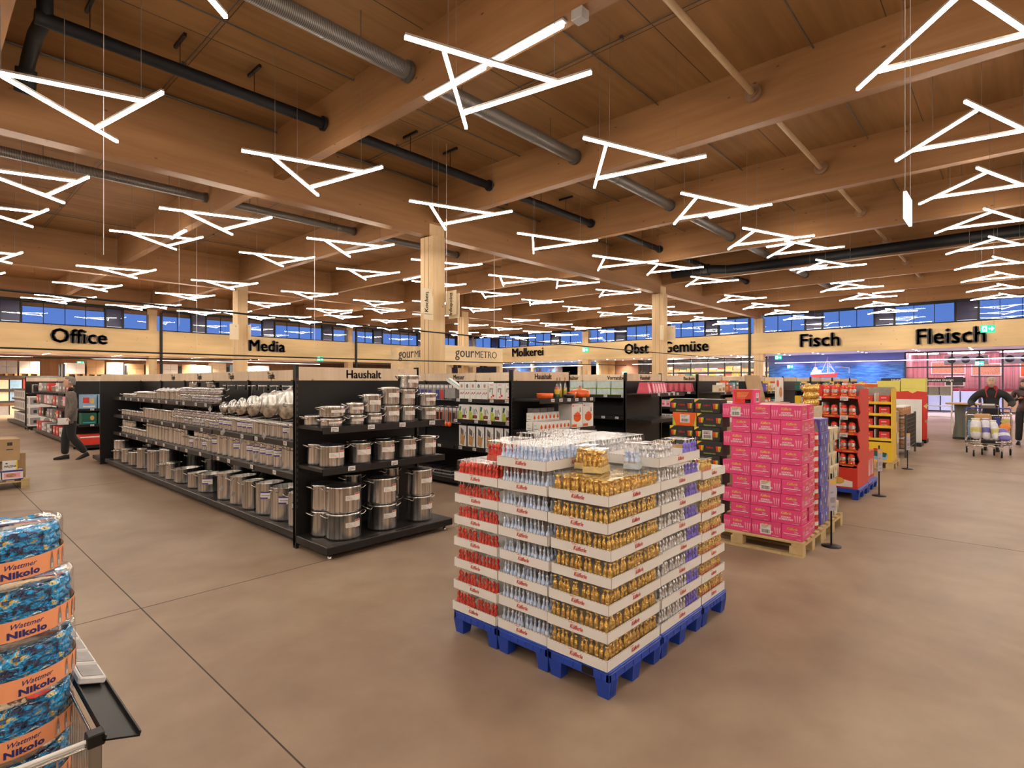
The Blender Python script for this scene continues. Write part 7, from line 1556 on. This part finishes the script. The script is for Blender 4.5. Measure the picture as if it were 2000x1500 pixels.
def drum_meshes():
    n = 48; b = B(); b.lathe([(DR*.97, .002), (DR, .008), (DR, DH-.02), (DR*.985, DH-.008), (DR*.93, DH-.004), (DR*.9, DH-.012), (.002, DH-.012)], n=n, caps=False); shell = b.mesh('drum_shell', [DGL])
    b = B(); r = random.Random(5); vs = []; m = 14
    for j in range(m+1):
        for k in range(n): q = DR*(.965-.06*r.random()); a = 2*PI*k/n; vs.append((q*math.cos(a), q*math.sin(a), .006+(DH-.036)*j/m))
    fs = [(j*n+k, j*n+(k+1) % n, (j+1)*n+(k+1) % n, (j+1)*n+k) for j in range(m) for k in range(n)]; b.add(vs, fs, 0)
    for j in range(6):
        q = DR*(.9-.16*j)
        for k in range(n): a = 2*PI*k/n; vs.append((q*math.cos(a), q*math.sin(a), DH-.03+.014*r.random()))
    fs = [((m+j)*n+k, (m+j)*n+(k+1) % n, (m+j+1)*n+(k+1) % n, (m+j+1)*n+k) for j in range(6) for k in range(n)]; b.add(vs, fs, 0); b.add(vs[-n:], [tuple(range(n))], 0)
    fill_ = b.mesh('wrapped_sweets', [WRAP])
    b = B(); R = DR+.0012; h0, h1 = .012, .070
    b.lathe([(R, h0), (R, h1)], n=n*2, caps=False, mi=0)
    for q in range(3):
        a0 = -PI/2+.30+q*2*PI/3
        cyl(b, 'Nikolo', R+.0008, h0+.008, .026, a0, 1, .05, 1.25); cyl(b, 'Wattmer', R+.0008, h0+.034, .021, a0-.02, 1, .01, 1., .35)
        for i in range(4 if q != 1 else 3):
            a = a0+.52+.19*i; w = .038
            def P(u, v): return ((R+.001)*math.cos(a+u), (R+.001)*math.sin(a+u), h0+v)
            b.add([P(-w,.004), P(w,.004), P(w,.030), P(w*.55,.044), P(0,.055), P(-w*.55,.044), P(-w,.030)], [(0,1,2,3,4,5,6)], 2); b.add([((R+.0016)*math.cos(a+u*w), (R+.0016)*math.sin(a+u*w), h0+v) for u, v in ((-.5,.036),(.5,.036),(.3,.050),(0,.056),(-.3,.050))], [(0,1,2,3,4)], 3)
            b.add([((R+.0016)*math.cos(a+u*w), (R+.0016)*math.sin(a+u*w), h0+v) for u, v in ((-.6,.006),(.6,.006),(.5,.02),(-.5,.02))], [(0,1,2,3)], 4)
    return shell, fill_, b.mesh('label_band', [BAND, NAVY, C['grey'], mat('band_brown', (.30,.12,.06), .5, var=.2), C['tag']])
SH, FI, BD = drum_meshes()
for k in range(6):
    z = .224+(DH+.003)*k; dx, dy, rz = [(0,0,.0), (.0,.005,.2), (.004,0,-.1), (.008,-.004,.06), (.004,.0,-.06), (-.022,.01,.02)][k]
    t = thing('sweets_drum', 'clear drum of blue wrapped sweets with orange Nikolo band, %s' % ('topmost of the stack' if k == 5 else nth(6-k)+' from the top'), 'drum', (.188+dx, 2.285+dy, z), rz, 'drums of blue wrapped sweets')
    link('drum_shell', SH, t); link('wrapped_sweets', FI, t); link('label_band', BD, t)
# ================================================================== LEFT PALLET
t = euro(.47, 11.36, 'wooden pallet with grocery cartons at the far left', .8, 1.2)
goods('kraft_carton', 'big', cbox(.7, .5, .34, 'kraft', lambda b, w, d, h: (b.text('MAIZENA', face(w*.45, 0, h*.45, '-y'), .085, 1, .002, .03, .8), quad(b, face(w*.83, 0, 0, '-y'), -.04, .04, h*.5, h*.54, 1), quad(b, face(w*.83, 0, 0, '-y'), -.03, .03, h*.7, h*.85, 1)), ('ink',)), (.47, 11.48, .425), 'large brown MAIZENA carton on top of the left pallet', 'carton')
b = B(); b.add([(0,0,0),(.6,0,0),(.62,-.14,.06),(.0,-.12,.05)], [(0,1,2,3)]); b.add([(.0,.001,.0),(.6,.001,.0),(.62,-.139,.063),(.0,-.119,.053)], [(3,2,1,0)])
goods('kraft_carton', 'lo', cbox(.62, .4, .28, 'kraft', None), (.47, 11.60, .144), 'brown carton under the large one on the left pallet', 'carton'); goods('kraft_carton', 'sm', cbox(.15, .3, .38, 'kraft', None), (1.10, 11.6, .144), 'upright narrow brown carton at the right corner of the left pallet', 'carton')
goods('grocery_carton', 'b', cbox(.24, .22, .15, 'white', lambda b, w, d, h: (quad(b, face(w/2, 0, 0, '-y'), -w*.5, w*.5, h*.82, h, 1), quad(b, face(w/2, 0, 0, '-y'), -w*.42, w*.36, h*.25, h*.72, 2, .002), disc(b, face(w/2, 0, 0, '-y'), -.02, h*.48, .06, .03, 3, .003), quad(b, face(w/2, 0, 0, '-y'), -w*.5, w*.5, 0, h*.1, 1)), ('blue', 'lpink', 'skin')), (.955, 11.37, .144), 'blue and white tray of chocolates on the left pallet', 'carton')
goods('grocery_carton', 'b', None, (.70, 11.37, .144), 'second blue and white tray at the left edge of the picture', 'carton') if True else None
goods('grocery_carton', 'm', cbox(.17, .12, .135, 'white', lambda b, w, d, h: (b.text('MAIZENA', face(w*.5, 0, h*.30, '-y'), .045, 1, .0015, .03, .72), quad(b, face(w*.5, 0, 0, '-y'), w*.38, w*.5, 0, h, 2), disc(b, face(w*.25, 0, 0, '-y'), 0, h*.75, .016, .010, 1, .002)), ('ink', 'yellow')), (.965, 11.40, .296), 'small white MAIZENA box on the blue and white tray', 'box')
